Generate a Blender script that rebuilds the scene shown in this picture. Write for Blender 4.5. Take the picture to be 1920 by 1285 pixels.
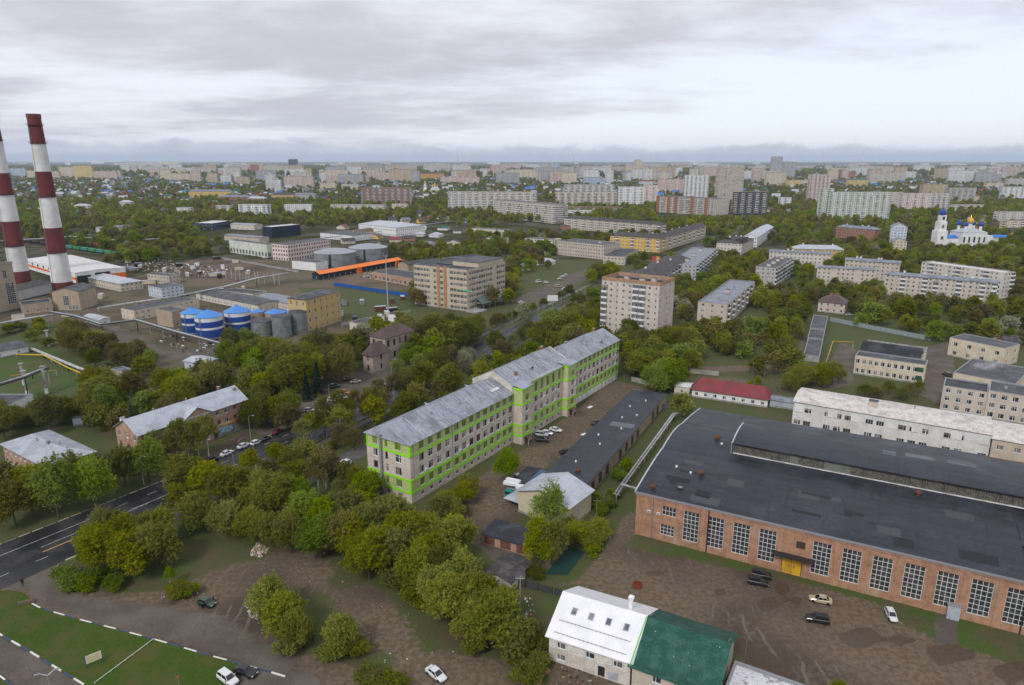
import bpy, math, random
import numpy as np
from mathutils import Vector, Matrix
rad = math.radians
for o in list(bpy.data.objects): bpy.data.objects.remove(o)
sc = bpy.context.scene
col = sc.collection

# ---------------------------------------------------------------- camera
CAM_H, FPX, PITCH, CX, CY = 90.0, 1280.0, rad(14.95), 960.0, 642.5   # metres, photo pixels, tilt below the horizon
cam_data = bpy.data.cameras.new('camera'); cam = bpy.data.objects.new('camera', cam_data); col.objects.link(cam)
cam_data.sensor_width = 36.0; cam_data.lens = 36.0*FPX/1920.0
cam_data.clip_start = 1.0; cam_data.clip_end = 120000.0
cam.location = (0, 0, CAM_H); cam.rotation_euler = (math.pi/2-PITCH, 0, 0)
sc.camera = cam

# ---------------------------------------------------------------- world: overcast sky
SUN_EL, SUN_AZ = 44.0, 208.0          # behind the camera, a little to its left
w = bpy.data.worlds.new('World'); sc.world = w; w.use_nodes = True
nt = w.node_tree; N = nt.nodes; Lk = nt.links
for n in list(N): N.remove(n)
def wn(t, **kw):
    n = N.new(t)
    for k, v in kw.items(): setattr(n, k, v)
    return n
def wl(a, b): Lk.new(a, b)
def wmath(op, a, b=None, c=None, clamp=False):
    n = wn('ShaderNodeMath', operation=op); n.use_clamp = clamp
    for i, x in enumerate((a, b, c)):
        if x is None: continue
        if isinstance(x, (int, float)): n.inputs[i].default_value = x
        else: wl(x, n.inputs[i])
    return n.outputs[0]
def wmix(f, a, b):
    n = wn('ShaderNodeMix', data_type='RGBA')
    if isinstance(f, (int, float)): n.inputs[0].default_value = f
    else: wl(f, n.inputs[0])
    for i, x in ((6, a), (7, b)):
        if isinstance(x, tuple): n.inputs[i].default_value = (*x, 1)
        else: wl(x, n.inputs[i])
    return n.outputs[2]
def wrange(x, a, b, c=0., d=1.):
    n = wn('ShaderNodeMapRange', interpolation_type='SMOOTHSTEP'); wl(x, n.inputs[0])
    for i, v in enumerate((a, b, c, d)): n.inputs[i+1].default_value = v
    return n.outputs[0]
def wnoise(vec, scale, detail=6, rough=.55, dist=0.):
    n = wn('ShaderNodeTexNoise'); wl(vec, n.inputs['Vector'])
    n.inputs['Scale'].default_value = scale; n.inputs['Detail'].default_value = detail
    n.inputs['Roughness'].default_value = rough; n.inputs['Distortion'].default_value = dist
    return n.outputs[0]
sky = wn('ShaderNodeTexSky', sky_type='NISHITA'); sky.sun_disc = False
sky.sun_elevation = rad(SUN_EL); sky.sun_rotation = rad(SUN_AZ); sky.altitude = 200
tc = wn('ShaderNodeTexCoord'); sep = wn('ShaderNodeSeparateXYZ'); wl(tc.outputs['Generated'], sep.inputs[0])
zz = wmath('MAXIMUM', sep.outputs[2], 0.0)
den = wmath('ADD', zz, 0.10)
comb = wn('ShaderNodeCombineXYZ')                                   # a flat cloud deck seen in perspective
wl(wmath('DIVIDE', sep.outputs[0], den), comb.inputs[0]); wl(wmath('DIVIDE', sep.outputs[1], den), comb.inputs[1])
mp = wn('ShaderNodeMapping'); wl(comb.outputs[0], mp.inputs[0]); mp.inputs['Rotation'].default_value = (0, 0, rad(-16)); mp.inputs['Scale'].default_value = (.95, 1.25, 1)
mp.inputs['Location'].default_value = (3.1, 1.7, .4)
big = wnoise(mp.outputs[0], .34, 3, .5, .3)
mid = wnoise(mp.outputs[0], 1.1, 5, .6, .35)
fine = wnoise(mp.outputs[0], 3.6, 4, .62, .2)
dens = wmath('ADD', wmath('MULTIPLY', big, .62), wmath('ADD', wmath('MULTIPLY', mid, .26), wmath('MULTIPLY', fine, .12)))
K = 10.0                                                            # colours are x10 because the Background runs at 0.1
def k(c): return tuple(x*K for x in c)
deck = wmix(wrange(dens, .38, .58), k((.70, .72, .79)), k((.465, .468, .53)))          # thin bright veil to grey deck
clear = wmix(.80, sky.outputs[0], k((.75, .785, .86)))
# the deck breaks up lower towards the horizon, more on the right-hand side of the view
thin = wmath('ADD', wrange(zz, .015, .30), wmath('MULTIPLY', sep.outputs[0], -.62))
cover = wrange(wmath('ADD', wmath('MULTIPLY', dens, 1.5), wmath('MULTIPLY', thin, .62)), .72, 1.12)
skyc = wmix(cover, clear, deck)
# low ragged bank of cloud standing on the horizon
cb = wn('ShaderNodeCombineXYZ'); wl(sep.outputs[0], cb.inputs[0]); wl(sep.outputs[1], cb.inputs[1]); wl(wmath('MULTIPLY', zz, 2.2), cb.inputs[2])
bn = wnoise(cb.outputs[0], 16, 5, .62, .6); bn2 = wnoise(cb.outputs[0], 3.2, 3, .5)
top = wmath('ADD', wmath('MULTIPLY', bn, .034), wmath('MULTIPLY', bn2, .020))
top = wmath('SUBTRACT', top, wmath('MULTIPLY', sep.outputs[0], .008))
bank = wrange(wmath('SUBTRACT', top, zz), .004, .013)
skyc = wmix(wmath('MULTIPLY', bank, .86), skyc, wmix(wrange(bn, .35, .7), k((.53, .55, .635)), k((.42, .435, .515))))
bg = wn('ShaderNodeBackground'); bg.inputs[1].default_value = 0.1; wl(skyc, bg.inputs[0])
ow = wn('ShaderNodeOutputWorld'); wl(bg.outputs[0], ow.inputs[0])

# ---------------------------------------------------------------- sun behind the overcast
sd = bpy.data.lights.new('sun', 'SUN'); sd.energy = 1.5; sd.angle = rad(11); sd.color = (1, .965, .92)
sun = bpy.data.objects.new('sun', sd); col.objects.link(sun); sun.location = (0, 0, 400)
_a = rad(SUN_AZ); _e = rad(SUN_EL)
sun_dir = Vector((math.sin(_a)*math.cos(_e), math.cos(_a)*math.cos(_e), math.sin(_e)))
sun.rotation_euler = sun_dir.to_track_quat('Z', 'Y').to_euler()

vs = sc.view_settings; vs.view_transform = 'Standard'; vs.look = 'None'; vs.gamma = 1; vs.use_curve_mapping = False
vs.exposure = 0.38
cy = sc.cycles
cy.max_bounces = 5; cy.diffuse_bounces = 3; cy.glossy_bounces = 2; cy.transmission_bounces = 2; cy.transparent_max_bounces = 4; cy.volume_bounces = 1
cy.use_denoising = True; cy.denoiser = 'OPENIMAGEDENOISE'; cy.denoising_input_passes = 'RGB_ALBEDO_NORMAL'; cy.denoising_prefilter = 'NONE'; cy.use_adaptive_sampling = True; cy.adaptive_threshold = .02
cy.sample_clamp_indirect = 4
w.cycles.sampling_method = 'MANUAL'; w.cycles.sample_map_resolution = 256
# ================================================================ helpers
rng = random.Random(7)
_c, _s = math.cos(PITCH), math.sin(PITCH)
def P(px, py, z=0.0):
    """The place at height z (metres) that the photograph shows at pixel px, py."""
    u = (px-CX)/FPX; v = (CY-py)/FPX
    t = (z-CAM_H)/(-_s+v*_c)
    return Vector((u*t, (_c+v*_s)*t))
def proj(x, y, z):
    zz = z-CAM_H; dep = y*_c-zz*_s
    if dep < 1: return (-9999, -9999, dep)
    return (CX+FPX*x/dep, CY-FPX*(y*_s+zz*_c)/dep, dep)
def tall(bx, by, ty):
    """Height of something whose foot is at pixel bx, by and whose top is at row ty."""
    p = P(bx, by); lo, hi = 0., 250.
    for _ in range(40):
        m = (lo+hi)/2
        if proj(p.x, p.y, m)[1] > ty: lo = m
        else: hi = m
    return lo

# ---------------------------------------------------------------- materials
MATS = {}
def nodes(name):
    m = bpy.data.materials.new(name); m.use_nodes = True
    t = m.node_tree; b = t.nodes.get('Principled BSDF')
    return m, t, b
class NB:
    def __init__(s, t): s.t = t
    def n(s, typ, ins=None, **kw):
        n = s.t.nodes.new(typ)
        for k_, v in kw.items(): setattr(n, k_, v)
        for k_, v in (ins or {}).items(): s.set(n, k_, v)
        return n
    def set(s, n, k_, v):
        if isinstance(v, bpy.types.NodeSocket): s.t.links.new(v, n.inputs[k_])
        else: n.inputs[k_].default_value = v
    def noise(s, vec, scale, detail=5, rough=.55, dist=0.):
        return s.n('ShaderNodeTexNoise', {'Vector': vec, 'Scale': scale, 'Detail': detail, 'Roughness': rough, 'Distortion': dist}).outputs[0]
    def math(s, op, a, b=0., clamp=False):
        n = s.n('ShaderNodeMath', {0: a, 1: b}, operation=op); n.use_clamp = clamp; return n.outputs[0]
    def mix(s, f, a, b, blend='MIX'):
        n = s.n('ShaderNodeMix', data_type='RGBA', blend_type=blend)
        s.set(n, 0, f)
        for i, x in ((6, a), (7, b)): s.set(n, i, (*x, 1) if isinstance(x, tuple) and len(x) == 3 else x)
        return n.outputs[2]
    def rng(s, x, a, b, c=0., d=1.):
        return s.n('ShaderNodeMapRange', {0: x, 1: a, 2: b, 3: c, 4: d}, interpolation_type='SMOOTHSTEP').outputs[0]
    def coords(s, jitter=True):
        tc = s.n('ShaderNodeTexCoord').outputs['Object']
        if not jitter: return tc
        r = s.n('ShaderNodeObjectInfo').outputs['Random']
        return s.n('ShaderNodeVectorMath', {0: tc, 1: s.n('ShaderNodeCombineXYZ', {0: s.math('MULTIPLY', r, 91.), 1: s.math('MULTIPLY', r, 57.), 2: 0.}).outputs[0]}, operation='ADD').outputs[0]
def mat(name, c, rough=.85, c2=None, sc_=.35, lo=.42, hi=.62, var=.25, fsc=4., streak=0., streak_c=None, spec=.25, metal=0., bump=0., bsc=6., seams=None, coat=0.):
    """Weathered paint / plaster / roofing: base colour c, patches of c2, fine mottling, rain streaks."""
    if name in MATS: return MATS[name]
    m, t, b = nodes(name); q = NB(t); v = q.coords()
    colr = (*c, 1)
    if c2: colr = q.mix(q.rng(q.noise(v, sc_, 4, .6, .3), lo, hi), c, c2)
    if streak:
        sv = q.n('ShaderNodeMapping', {0: v, 'Scale': (1.6, 1.6, .11)}).outputs[0]
        colr = q.mix(q.math('MULTIPLY', q.rng(q.noise(sv, 1., 3, .6), .48, .72), streak), colr, streak_c or tuple(x*.45 for x in c))
    if var:
        f = q.rng(q.noise(v, fsc, 2, .6), .25, .75, 1-var, 1+var*.6)
        colr = q.mix(1., colr, q.n('ShaderNodeCombineXYZ', {0: f, 1: f, 2: f}).outputs[0], 'MULTIPLY')
    q.set(b, 'Base Color', colr); b.inputs['Roughness'].default_value = rough
    b.inputs['Specular IOR Level'].default_value = spec; b.inputs['Metallic'].default_value = metal
    if coat: b.inputs['Coat Weight'].default_value = coat; b.inputs['Coat Roughness'].default_value = .06
    if bump:
        bp = q.n('ShaderNodeBump', {'Height': q.noise(v, bsc, 3, .6), 'Strength': bump, 'Distance': .1}); q.set(b, 'Normal', bp.outputs[0])
    MATS[name] = m; return m
def brick_mat(name, c, c2, mortar, stain=(.35, .28, .25), stain_amt=.5):
    if name in MATS: return MATS[name]
    m, t, b = nodes(name); q = NB(t); v = q.coords(False)
    sp = q.n('ShaderNodeSeparateXYZ', {0: v}); xy = q.math('ADD', sp.outputs[0], sp.outputs[1])
    bv = q.n('ShaderNodeCombineXYZ', {0: xy, 1: sp.outputs[2], 2: 0.}).outputs[0]
    br = q.n('ShaderNodeTexBrick', {'Vector': bv, 'Color1': (*c, 1), 'Color2': (*c2, 1), 'Mortar': (*mortar, 1), 'Scale': 1., 'Mortar Size': .012, 'Brick Width': .27, 'Row Height': .085})
    colr = br.outputs[0]
    f = q.rng(q.noise(v, .5, 4, .62), .25, .75, .72, 1.2)
    colr = q.mix(1., colr, q.n('ShaderNodeCombineXYZ', {0: f, 1: f, 2: f}).outputs[0], 'MULTIPLY')
    colr = q.mix(q.math('MULTIPLY', q.rng(q.noise(v, .16, 4, .65, .5), .55, .75), stain_amt), colr, stain)
    sv = q.n('ShaderNodeMapping', {0: v, 'Scale': (1.2, 1.2, .1)}).outputs[0]
    colr = q.mix(q.math('MULTIPLY', q.rng(q.noise(sv, 1., 3, .6), .52, .75), .4), colr, tuple(x*.45 for x in c))
    q.set(b, 'Base Color', colr); b.inputs['Roughness'].default_value = .9; b.inputs['Specular IOR Level'].default_value = .2
    MATS[name] = m; return m
def glass_mat(name, c=(.03, .034, .04), rough=.12):
    if name in MATS: return MATS[name]
    m, t, b = nodes(name); q = NB(t)
    r = q.n('ShaderNodeObjectInfo').outputs['Random']; v = q.coords()
    wv = q.n('ShaderNodeTexWhiteNoise', {0: q.n('ShaderNodeVectorMath', {0: v, 1: (1.3, 1.3, 2.9)}, operation='SNAP').outputs[0]}, noise_dimensions='3D').outputs[0]
    f = q.rng(wv, .62, .98)
    colr = q.mix(q.math('MULTIPLY', f, .7), c, (.28, .27, .25))        # some panes have pale curtains behind them
    q.set(b, 'Base Color', colr); b.inputs['Roughness'].default_value = rough; b.inputs['Specular IOR Level'].default_value = .6
    MATS[name] = m; return m
def leaf_mat(name, a, b_, hue=.03):
    if name in MATS: return MATS[name]
    m, t, b = nodes(name); q = NB(t)
    at = q.n('ShaderNodeAttribute', attribute_name='tint').outputs['Fac']
    colr = q.mix(at, a, b_)
    r = q.n('ShaderNodeObjectInfo').outputs['Random']
    hs = q.n('ShaderNodeHueSaturation', {'Hue': q.rng(r, 0, 1, .5-hue*.7, .5+hue*.15), 'Saturation': q.math('ADD', .85, q.math('MULTIPLY', q.math('FRACT', q.math('MULTIPLY', r, 7.3)), .3)), 'Value': q.math('ADD', .78, q.math('MULTIPLY', q.math('FRACT', q.math('MULTIPLY', r, 13.7)), .45)), 'Color': colr}).outputs[0]
    q.set(b, 'Base Color', hs); b.inputs['Roughness'].default_value = .8; b.inputs['Specular IOR Level'].default_value = .05
    tr = q.n('ShaderNodeBsdfTranslucent', {'Color': hs}); mx = q.n('ShaderNodeMixShader', {0: .42, 1: b.outputs[0], 2: tr.outputs[0]})
    t.links.new(mx.outputs[0], t.nodes['Material Output'].inputs[0])
    MATS[name] = m; return m

# ---------------------------------------------------------------- mesh builder
class MB:
    def __init__(s): s.v = []; s.f = []; s.m = []
    def face(s, pts, m=0):
        n = len(s.v); s.v += [tuple(p) for p in pts]; s.f.append(tuple(range(n, n+len(pts)))); s.m.append(m)
    def box(s, x0, x1, y0, y1, z0, z1, m=0, skip=''):
        n = len(s.v)
        s.v += [(x0, y0, z0), (x1, y0, z0), (x1, y1, z0), (x0, y1, z0), (x0, y0, z1), (x1, y0, z1), (x1, y1, z1), (x0, y1, z1)]
        for ch, q in (('b', (0, 3, 2, 1)), ('t', (4, 5, 6, 7)), ('f', (0, 1, 5, 4)), ('r', (1, 2, 6, 5)), ('k', (2, 3, 7, 6)), ('l', (3, 0, 4, 7))):
            if ch not in skip: s.f.append(tuple(n+i for i in q)); s.m.append(m)
        return s
    def prism(s, pts, z0, z1, m=0, mt=None):
        n = len(pts)
        s.face([(p[0], p[1], z1) for p in pts], m if mt is None else mt)
        for i in range(n):
            a, b = pts[i], pts[(i+1) % n]
            s.face([(a[0], a[1], z0), (b[0], b[1], z0), (b[0], b[1], z1), (a[0], a[1], z1)], m)
        return s
    def tube(s, path, r, n=8, m=0, r2=None, caps=True):
        path = [Vector(p) for p in path]; k_ = len(path); base = len(s.v)
        prev = None
        for i, p in enumerate(path):
            d = (path[min(i+1, k_-1)]-path[max(i-1, 0)]).normalized()
            a = d.cross(Vector((0, 0, 1)) if abs(d.z) < .95 else Vector((1, 0, 0))).normalized()
            if prev is not None and a.dot(prev) < 0: a = -a
            prev = a
            b = d.cross(a); rr = r if r2 is None else r+(r2-r)*i/max(1, k_-1)
            for j in range(n):
                t = 2*math.pi*j/n; s.v.append(tuple(p+(a*math.cos(t)+b*math.sin(t))*rr))
        for i in range(k_-1):
            for j in range(n):
                j2 = (j+1) % n
                s.f.append((base+i*n+j, base+i*n+j2, base+(i+1)*n+j2, base+(i+1)*n+j)); s.m.append(m)
        if caps:
            s.f.append(tuple(base+j for j in range(n))); s.m.append(m)
            s.f.append(tuple(base+(k_-1)*n+j for j in range(n))); s.m.append(m)
        return s
    def lathe(s, prof, n=24, m=0, c=(0, 0, 0), mf=None, cap=True):
        base = len(s.v)
        for r, z in prof:
            for j in range(n):
                t = 2*math.pi*j/n; s.v.append((c[0]+r*math.cos(t), c[1]+r*math.sin(t), c[2]+z))
        for i in range(len(prof)-1):
            for j in range(n):
                j2 = (j+1) % n
                s.f.append((base+i*n+j, base+i*n+j2, base+(i+1)*n+j2, base+(i+1)*n+j)); s.m.append(mf[i] if mf else m)
        if cap:
            s.f.append(tuple(base+(len(prof)-1)*n+j for j in range(n))); s.m.append(mf[-1] if mf else m)
        return s
    def mesh(s, name, mats, smooth=False):
        me = bpy.data.meshes.new(name); me.from_pydata(s.v, [], s.f)
        for q in (mats if isinstance(mats, (list, tuple)) else [mats]): me.materials.append(q)
        if any(s.m): me.polygons.foreach_set('material_index', s.m)
        if smooth: me.polygons.foreach_set('use_smooth', [True]*len(s.f))
        me.update(); return me
    def build(s, name, mats, parent=None, loc=(0, 0, 0), rz=0., smooth=False):
        return put(name, s.mesh(name, mats, smooth), parent, loc, rz)
def put(name, me, parent=None, loc=(0, 0, 0), rz=0.):
    o = bpy.data.objects.new(name, me); col.objects.link(o)
    o.location = loc; o.rotation_euler = (0, 0, rz)
    if parent is not None: o.parent = parent
    return o
def tag(o, label, cat, group=None):
    o['label'] = label; o['category'] = cat
    if group: o['group'] = group
    return o
def thing(name, label, cat, loc=(0, 0, 0), rz=0., group=None):
    o = bpy.data.objects.new(name, None); col.objects.link(o); o.location = loc; o.rotation_euler = (0, 0, rz)
    o.empty_display_size = .5
    return tag(o, label, cat, group)
def structure(o): o['kind'] = 'structure'; return o
def stuff(o): o['kind'] = 'stuff'; return o
KIDS = {}
def copy_tree(o, parent=None):
    c = o.copy(); col.objects.link(c); c.parent = parent
    for ch in o.children: copy_tree(ch, c)
    return c
ORD = 'first second third fourth fifth sixth seventh eighth ninth tenth eleventh twelfth thirteenth fourteenth fifteenth sixteenth seventeenth eighteenth nineteenth twentieth'.split()
TENS = {2: 'twenty', 3: 'thirty', 4: 'forty', 5: 'fifty', 6: 'sixty', 7: 'seventy', 8: 'eighty', 9: 'ninety'}
def ordinal(i):
    i += 1
    if i <= 20: return ORD[i-1]
    if i % 10 == 0: return TENS[i//10][:-1]+'ieth'
    return TENS[i//10]+'-'+ORD[i % 10-1]
FOOT = []      # footprints: x, y, angle, width, depth
ANCHOR = []    # (x, y, phrase) of things one can find
def local(fr, a, b):
    c, s_ = math.cos(fr[2]), math.sin(fr[2]); return Vector((fr[0]+a*c-b*s_, fr[1]+a*s_+b*c))
def fr2(L, R_, h, D):
    a, b = P(*L, h), P(*R_, h); e = b-a
    return (a.x, a.y, math.atan2(e.y, e.x), e.length, D), h
def fr3(L, C, R_, h=None, by=None):
    if by: h = tall(C[0], by, C[1])
    a, c, b = P(*L, h), P(*C, h), P(*R_, h); e1, e2 = c-a, b-c
    if e1.length >= e2.length:
        x = e1.normalized(); y = Vector((-x.y, x.x)); W = e1.length; D = max(4., e2.dot(y)); O = a
    else:
        y = e2.normalized(); x = Vector((y.y, -y.x)); W = max(4., e1.dot(x)); D = e2.length; O = c-x*W
    return (O.x, O.y, math.atan2(x.y, x.x), W, D), h
# ---------------------------------------------------------------- palette
G = glass_mat('window_glass'); G2 = glass_mat('old_window_glass', (.045, .05, .05), .25)
GFAC = mat('factory_glass', (.035, .038, .042), .2, c2=(.11, .11, .10), sc_=1.1, lo=.5, hi=.62, var=.3, spec=.5)
WHITE = mat('white_frame_paint', (.72, .73, .74), .5, var=.08)
OLDW = mat('weathered_frame_paint', (.34, .31, .27), .7, var=.2)
BROWNF = mat('brown_frame_paint', (.10, .06, .04), .6, var=.2)
GREENF = mat('green_tinted_frame', (.26, .40, .05), .6, var=.15)
GREENG = glass_mat('green_tinted_glass', (.10, .17, .02), .3)
SILL = mat('metal_sill', (.6, .61, .62), .5, var=.15)
def wall(name, c, amt=.18, **kw):
    return mat(name, tuple(min(.8, x*1.1) for x in c), .9, c2=tuple(x*.95 for x in c), sc_=.22, var=.10, fsc=2.5, streak=amt, **kw)
W_TAN = wall('tan_plaster', (.50, .43, .35)); W_PALE = wall('pale_plaster', (.56, .52, .46)); W_PINK = wall('pinkish_brick_paint', (.53, .455, .39))
W_WHITE = wall('white_plaster', (.70, .70, .69)); W_CREAM = wall('cream_plaster', (.58, .50, .38)); W_YEL = wall('yellow_plaster', (.62, .42, .13))
W_GREY = wall('grey_panel', (.42, .41, .40)); W_BEIGE = wall('beige_panel', (.52, .46, .38)); W_NAVY = wall('navy_cladding', (.02, .03, .05), .1)
W_LBLUE = wall('pale_blue_plaster', (.50, .56, .63)); W_ROSE = wall('rose_plaster', (.66, .53, .50)); W_GRN = wall('pale_green_plaster', (.55, .60, .52))
W_OCHRE = wall('ochre_plaster', (.55, .37, .17)); W_STONE = wall('old_stone', (.38, .30, .22), .5); W_ORANGE = mat('orange_cladding', (.75, .16, .02), .5, var=.12)
BRK = brick_mat('red_brick', (.42, .205, .11), (.33, .15, .08), (.38, .29, .22), stain=(.40, .30, .25), stain_amt=.75); BRK2 = brick_mat('orange_brick', (.46, .26, .17), (.39, .21, .13), (.42, .34, .28), stain=(.42, .36, .31), stain_amt=.6)
BRK3 = brick_mat('far_red_brick', (.33, .115, .06), (.28, .095, .05), (.3, .2, .15))
R_BIT = mat('bitumen_roof', (.014, .016, .022), .55, c2=(.045, .048, .058), sc_=.16, var=.3, fsc=1.5, spec=.4, bump=.15, bsc=2.)
R_BIT2 = mat('worn_bitumen_roof', (.05, .052, .06), .6, c2=(.10, .10, .11), sc_=.2, var=.3, fsc=2., spec=.35)
R_GREY = mat('galvanised_roof', (.30, .315, .35), .45, c2=(.21, .22, .25), sc_=.35, lo=.45, hi=.7, var=.22, fsc=3., spec=.5)
R_LGREY = mat('new_galvanised_roof', (.42, .45, .50), .4, c2=(.34, .36, .41), sc_=.3, var=.12, fsc=2., spec=.5)
R_BGREY = mat('blue_grey_roof', (.125, .145, .18), .45, c2=(.22, .245, .28), sc_=.3, var=.15, spec=.45)
R_SLATE = mat('dark_slate_roof', (.055, .05, .052), .8, c2=(.10, .095, .09), sc_=.5, var=.3)
R_BROWN = mat('brown_metal_roof', (.115, .075, .07), .5, c2=(.09, .06, .058), var=.2)
R_RED = mat('red_metal_roof', (.23, .045, .05), .5, c2=(.17, .045, .05), var=.2); R_GREEN = mat('green_metal_roof', (.014, .080, .056), .45, c2=(.035, .115, .085), sc_=.5, var=.3)
R_WHITE = mat('white_roof', (.66, .66, .66), .6, c2=(.50, .48, .46), sc_=.4, var=.15); R_BLUE = mat('blue_metal_roof', (.03, .17, .48), .45, var=.15)
R_ORANGE = mat('orange_metal_roof', (.78, .20, .03), .5, var=.12); CONC = mat('concrete', (.36, .35, .33), .9, c2=(.25, .24, .22), var=.25, streak=.3)
R_PALEW = mat('stained_white_roof', (.62, .59, .55), .8, c2=(.42, .38, .35), sc_=.35, lo=.4, hi=.7, var=.25, fsc=2.)
DARKM = mat('dark_metal', (.03, .03, .032), .5); GREYM = mat('grey_metal', (.25, .26, .28), .5, var=.2); RUST = mat('rusty_steel', (.16, .06, .03), .85, c2=(.08, .04, .03), sc_=2.)
WOOD = mat('raw_wood', (.35, .22, .11), .85, c2=(.25, .15, .08), sc_=2.)
MORTARED = mat('chimney_brick', (.30, .14, .09), .9, var=.3, fsc=6.)

# ---------------------------------------------------------------- windows, walls, roofs
WIN = {}
def winmesh(w_, h_, style='pvc', v=0):
    key = (round(w_, 2), round(h_, 2), style, v)
    if key in WIN: return WIN[key]
    b = MB(); t = .10 if style != 'grid' else .09; x = w_/2
    fm = {'pvc': WHITE, 'old': OLDW, 'brown': BROWNF, 'green': GREENF, 'grid': WHITE, 'bare': GREYM}[style]
    gm = GREENG if style == 'green' else (GFAC if style == 'grid' else G2 if style == 'old' else G)
    b.face([(-x, .05, 0), (x, .05, 0), (x, .05, h_), (-x, .05, h_)], 1)
    def bar(x0, x1, z0, z1): b.box(x0, x1, 0, .05, z0, z1, 0, 'kb' if z0 > .01 else 'k')
    bar(-x, x, 0, t); bar(-x, x, h_-t, h_); bar(-x, -x+t, t, h_-t); bar(x-t, x, t, h_-t)
    if style == 'grid':
        nx, nz = v
        for i in range(1, nx): q = -x+w_*i/nx; bar(q-t*.45, q+t*.45, t, h_-t)
        for i in range(1, nz): q = h_*i/nz; b.box(-x+t, x-t, .004, .05, q-t*.45, q+t*.45, 0, 'k')
    elif style != 'bare':
        if w_ > 1.0:
            q = -x+w_*(.36 if v % 2 == 0 else .62); bar(q-t*.5, q+t*.5, t, h_-t)
        if w_ > 2.0: bar(x-w_*.34-t*.5, x-w_*.34+t*.5, t, h_-t)
        if v >= 1 and w_ > .8: b.box(-x+t, x-t, .004, .05, h_*.70, h_*.70+t, 0, 'k')
    if style != 'grid': b.box(-x-.06, x+.06, -.24, .02, -.05, .015, 2)
    WIN[key] = b.mesh('window', [fm, gm, SILL]); return WIN[key]
def wall_face(b, o, ux, n, L, z0, z1, holes, m=0, rev=.22, slope=None):
    """A wall with real openings: o start, ux along, n outward; holes are (a0, a1, z0, z1)."""
    xs = sorted({0., L, *[round(h[0], 3) for h in holes], *[round(h[1], 3) for h in holes]})
    zs = sorted({z0, z1, *[round(h[2], 3) for h in holes], *[round(h[3], 3) for h in holes]})
    pt = lambda a, z, d=0.: (o[0]+ux[0]*a-n[0]*d, o[1]+ux[1]*a-n[1]*d, z)
    for j in range(len(zs)-1):
        zc = (zs[j]+zs[j+1])/2; row = [h for h in holes if h[2] < zc < h[3]]
        if not row:
            b.face([pt(0, zs[j]), pt(L, zs[j]), pt(L, zs[j+1]), pt(0, zs[j+1])], m); continue
        st = 0.
        for h in sorted(row):
            if h[0] > st+.001: b.face([pt(st, zs[j]), pt(h[0], zs[j]), pt(h[0], zs[j+1]), pt(st, zs[j+1])], m)
            st = h[1]
        if st < L-.001: b.face([pt(st, zs[j]), pt(L, zs[j]), pt(L, zs[j+1]), pt(st, zs[j+1])], m)
    for a0, a1, c0, c1 in holes:
        b.face([pt(a0, c0), pt(a1, c0), pt(a1, c0, rev), pt(a0, c0, rev)], m); b.face([pt(a0, c1), pt(a1, c1), pt(a1, c1, rev), pt(a0, c1, rev)], m)
        b.face([pt(a0, c0), pt(a0, c1), pt(a0, c1, rev), pt(a0, c0, rev)], m); b.face([pt(a1, c0), pt(a1, c1), pt(a1, c1, rev), pt(a1, c0, rev)], m)
def faces_of(W, D):
    return {'front': ((0, 0), (1, 0), (0, -1), W, 0.), 'right': ((W, 0), (0, 1), (1, 0), D, math.pi/2),
            'back': ((W, D), (-1, 0), (0, 1), W, math.pi), 'left': ((0, D), (0, -1), (-1, 0), D, -math.pi/2)}
def seen(fr, f):
    o, ux, n, L, rz = f; mid = local(fr, o[0]+ux[0]*L/2, o[1]+ux[1]*L/2)
    c, s_ = math.cos(fr[2]), math.sin(fr[2]); nw = Vector((n[0]*c-n[1]*s_, n[0]*s_+n[1]*c))
    return nw.dot(-mid.normalized()) > -.06
BALC = {}
def balcony_mesh(kind, w_=3.0):
    key = (kind, round(w_, 1))
    if key in BALC: return BALC[key]
    b = MB(); x = w_/2; d = 1.15
    b.box(-x, x, -d, 0, -.15, 0, 0); b.box(-x, x, -d-.03, -d, -.1, 1.0, 1); b.box(-x-.03, -x, -d, 0, -.1, 1.0, 1); b.box(x, x+.03, -d, 0, -.1, 1.0, 1)
    mats = [CONC, {'w': WHITE, 'b': W_LBLUE, 't': W_BEIGE, 'o': OLDW}[kind[0]], G, WHITE]
    if kind[1:] == 'g':
        b.box(-x+.02, x-.02, -d+.03, -d+.05, 1.0, 2.45, 2); b.box(-x, -x+.02, -d, 0, 1.0, 2.45, 2); b.box(x-.02, x, -d, 0, 1.0, 2.45, 2)
        for i in range(5):
            q = -x+w_*i/4; b.box(q-.05, q+.05, -d-.01, -d+.06, 1.0, 2.45, 3)
        b.box(-x-.05, x+.05, -d-.08, 0, 2.45, 2.55, 0)
    BALC[key] = b.mesh('balcony', mats); return BALC[key]
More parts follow.
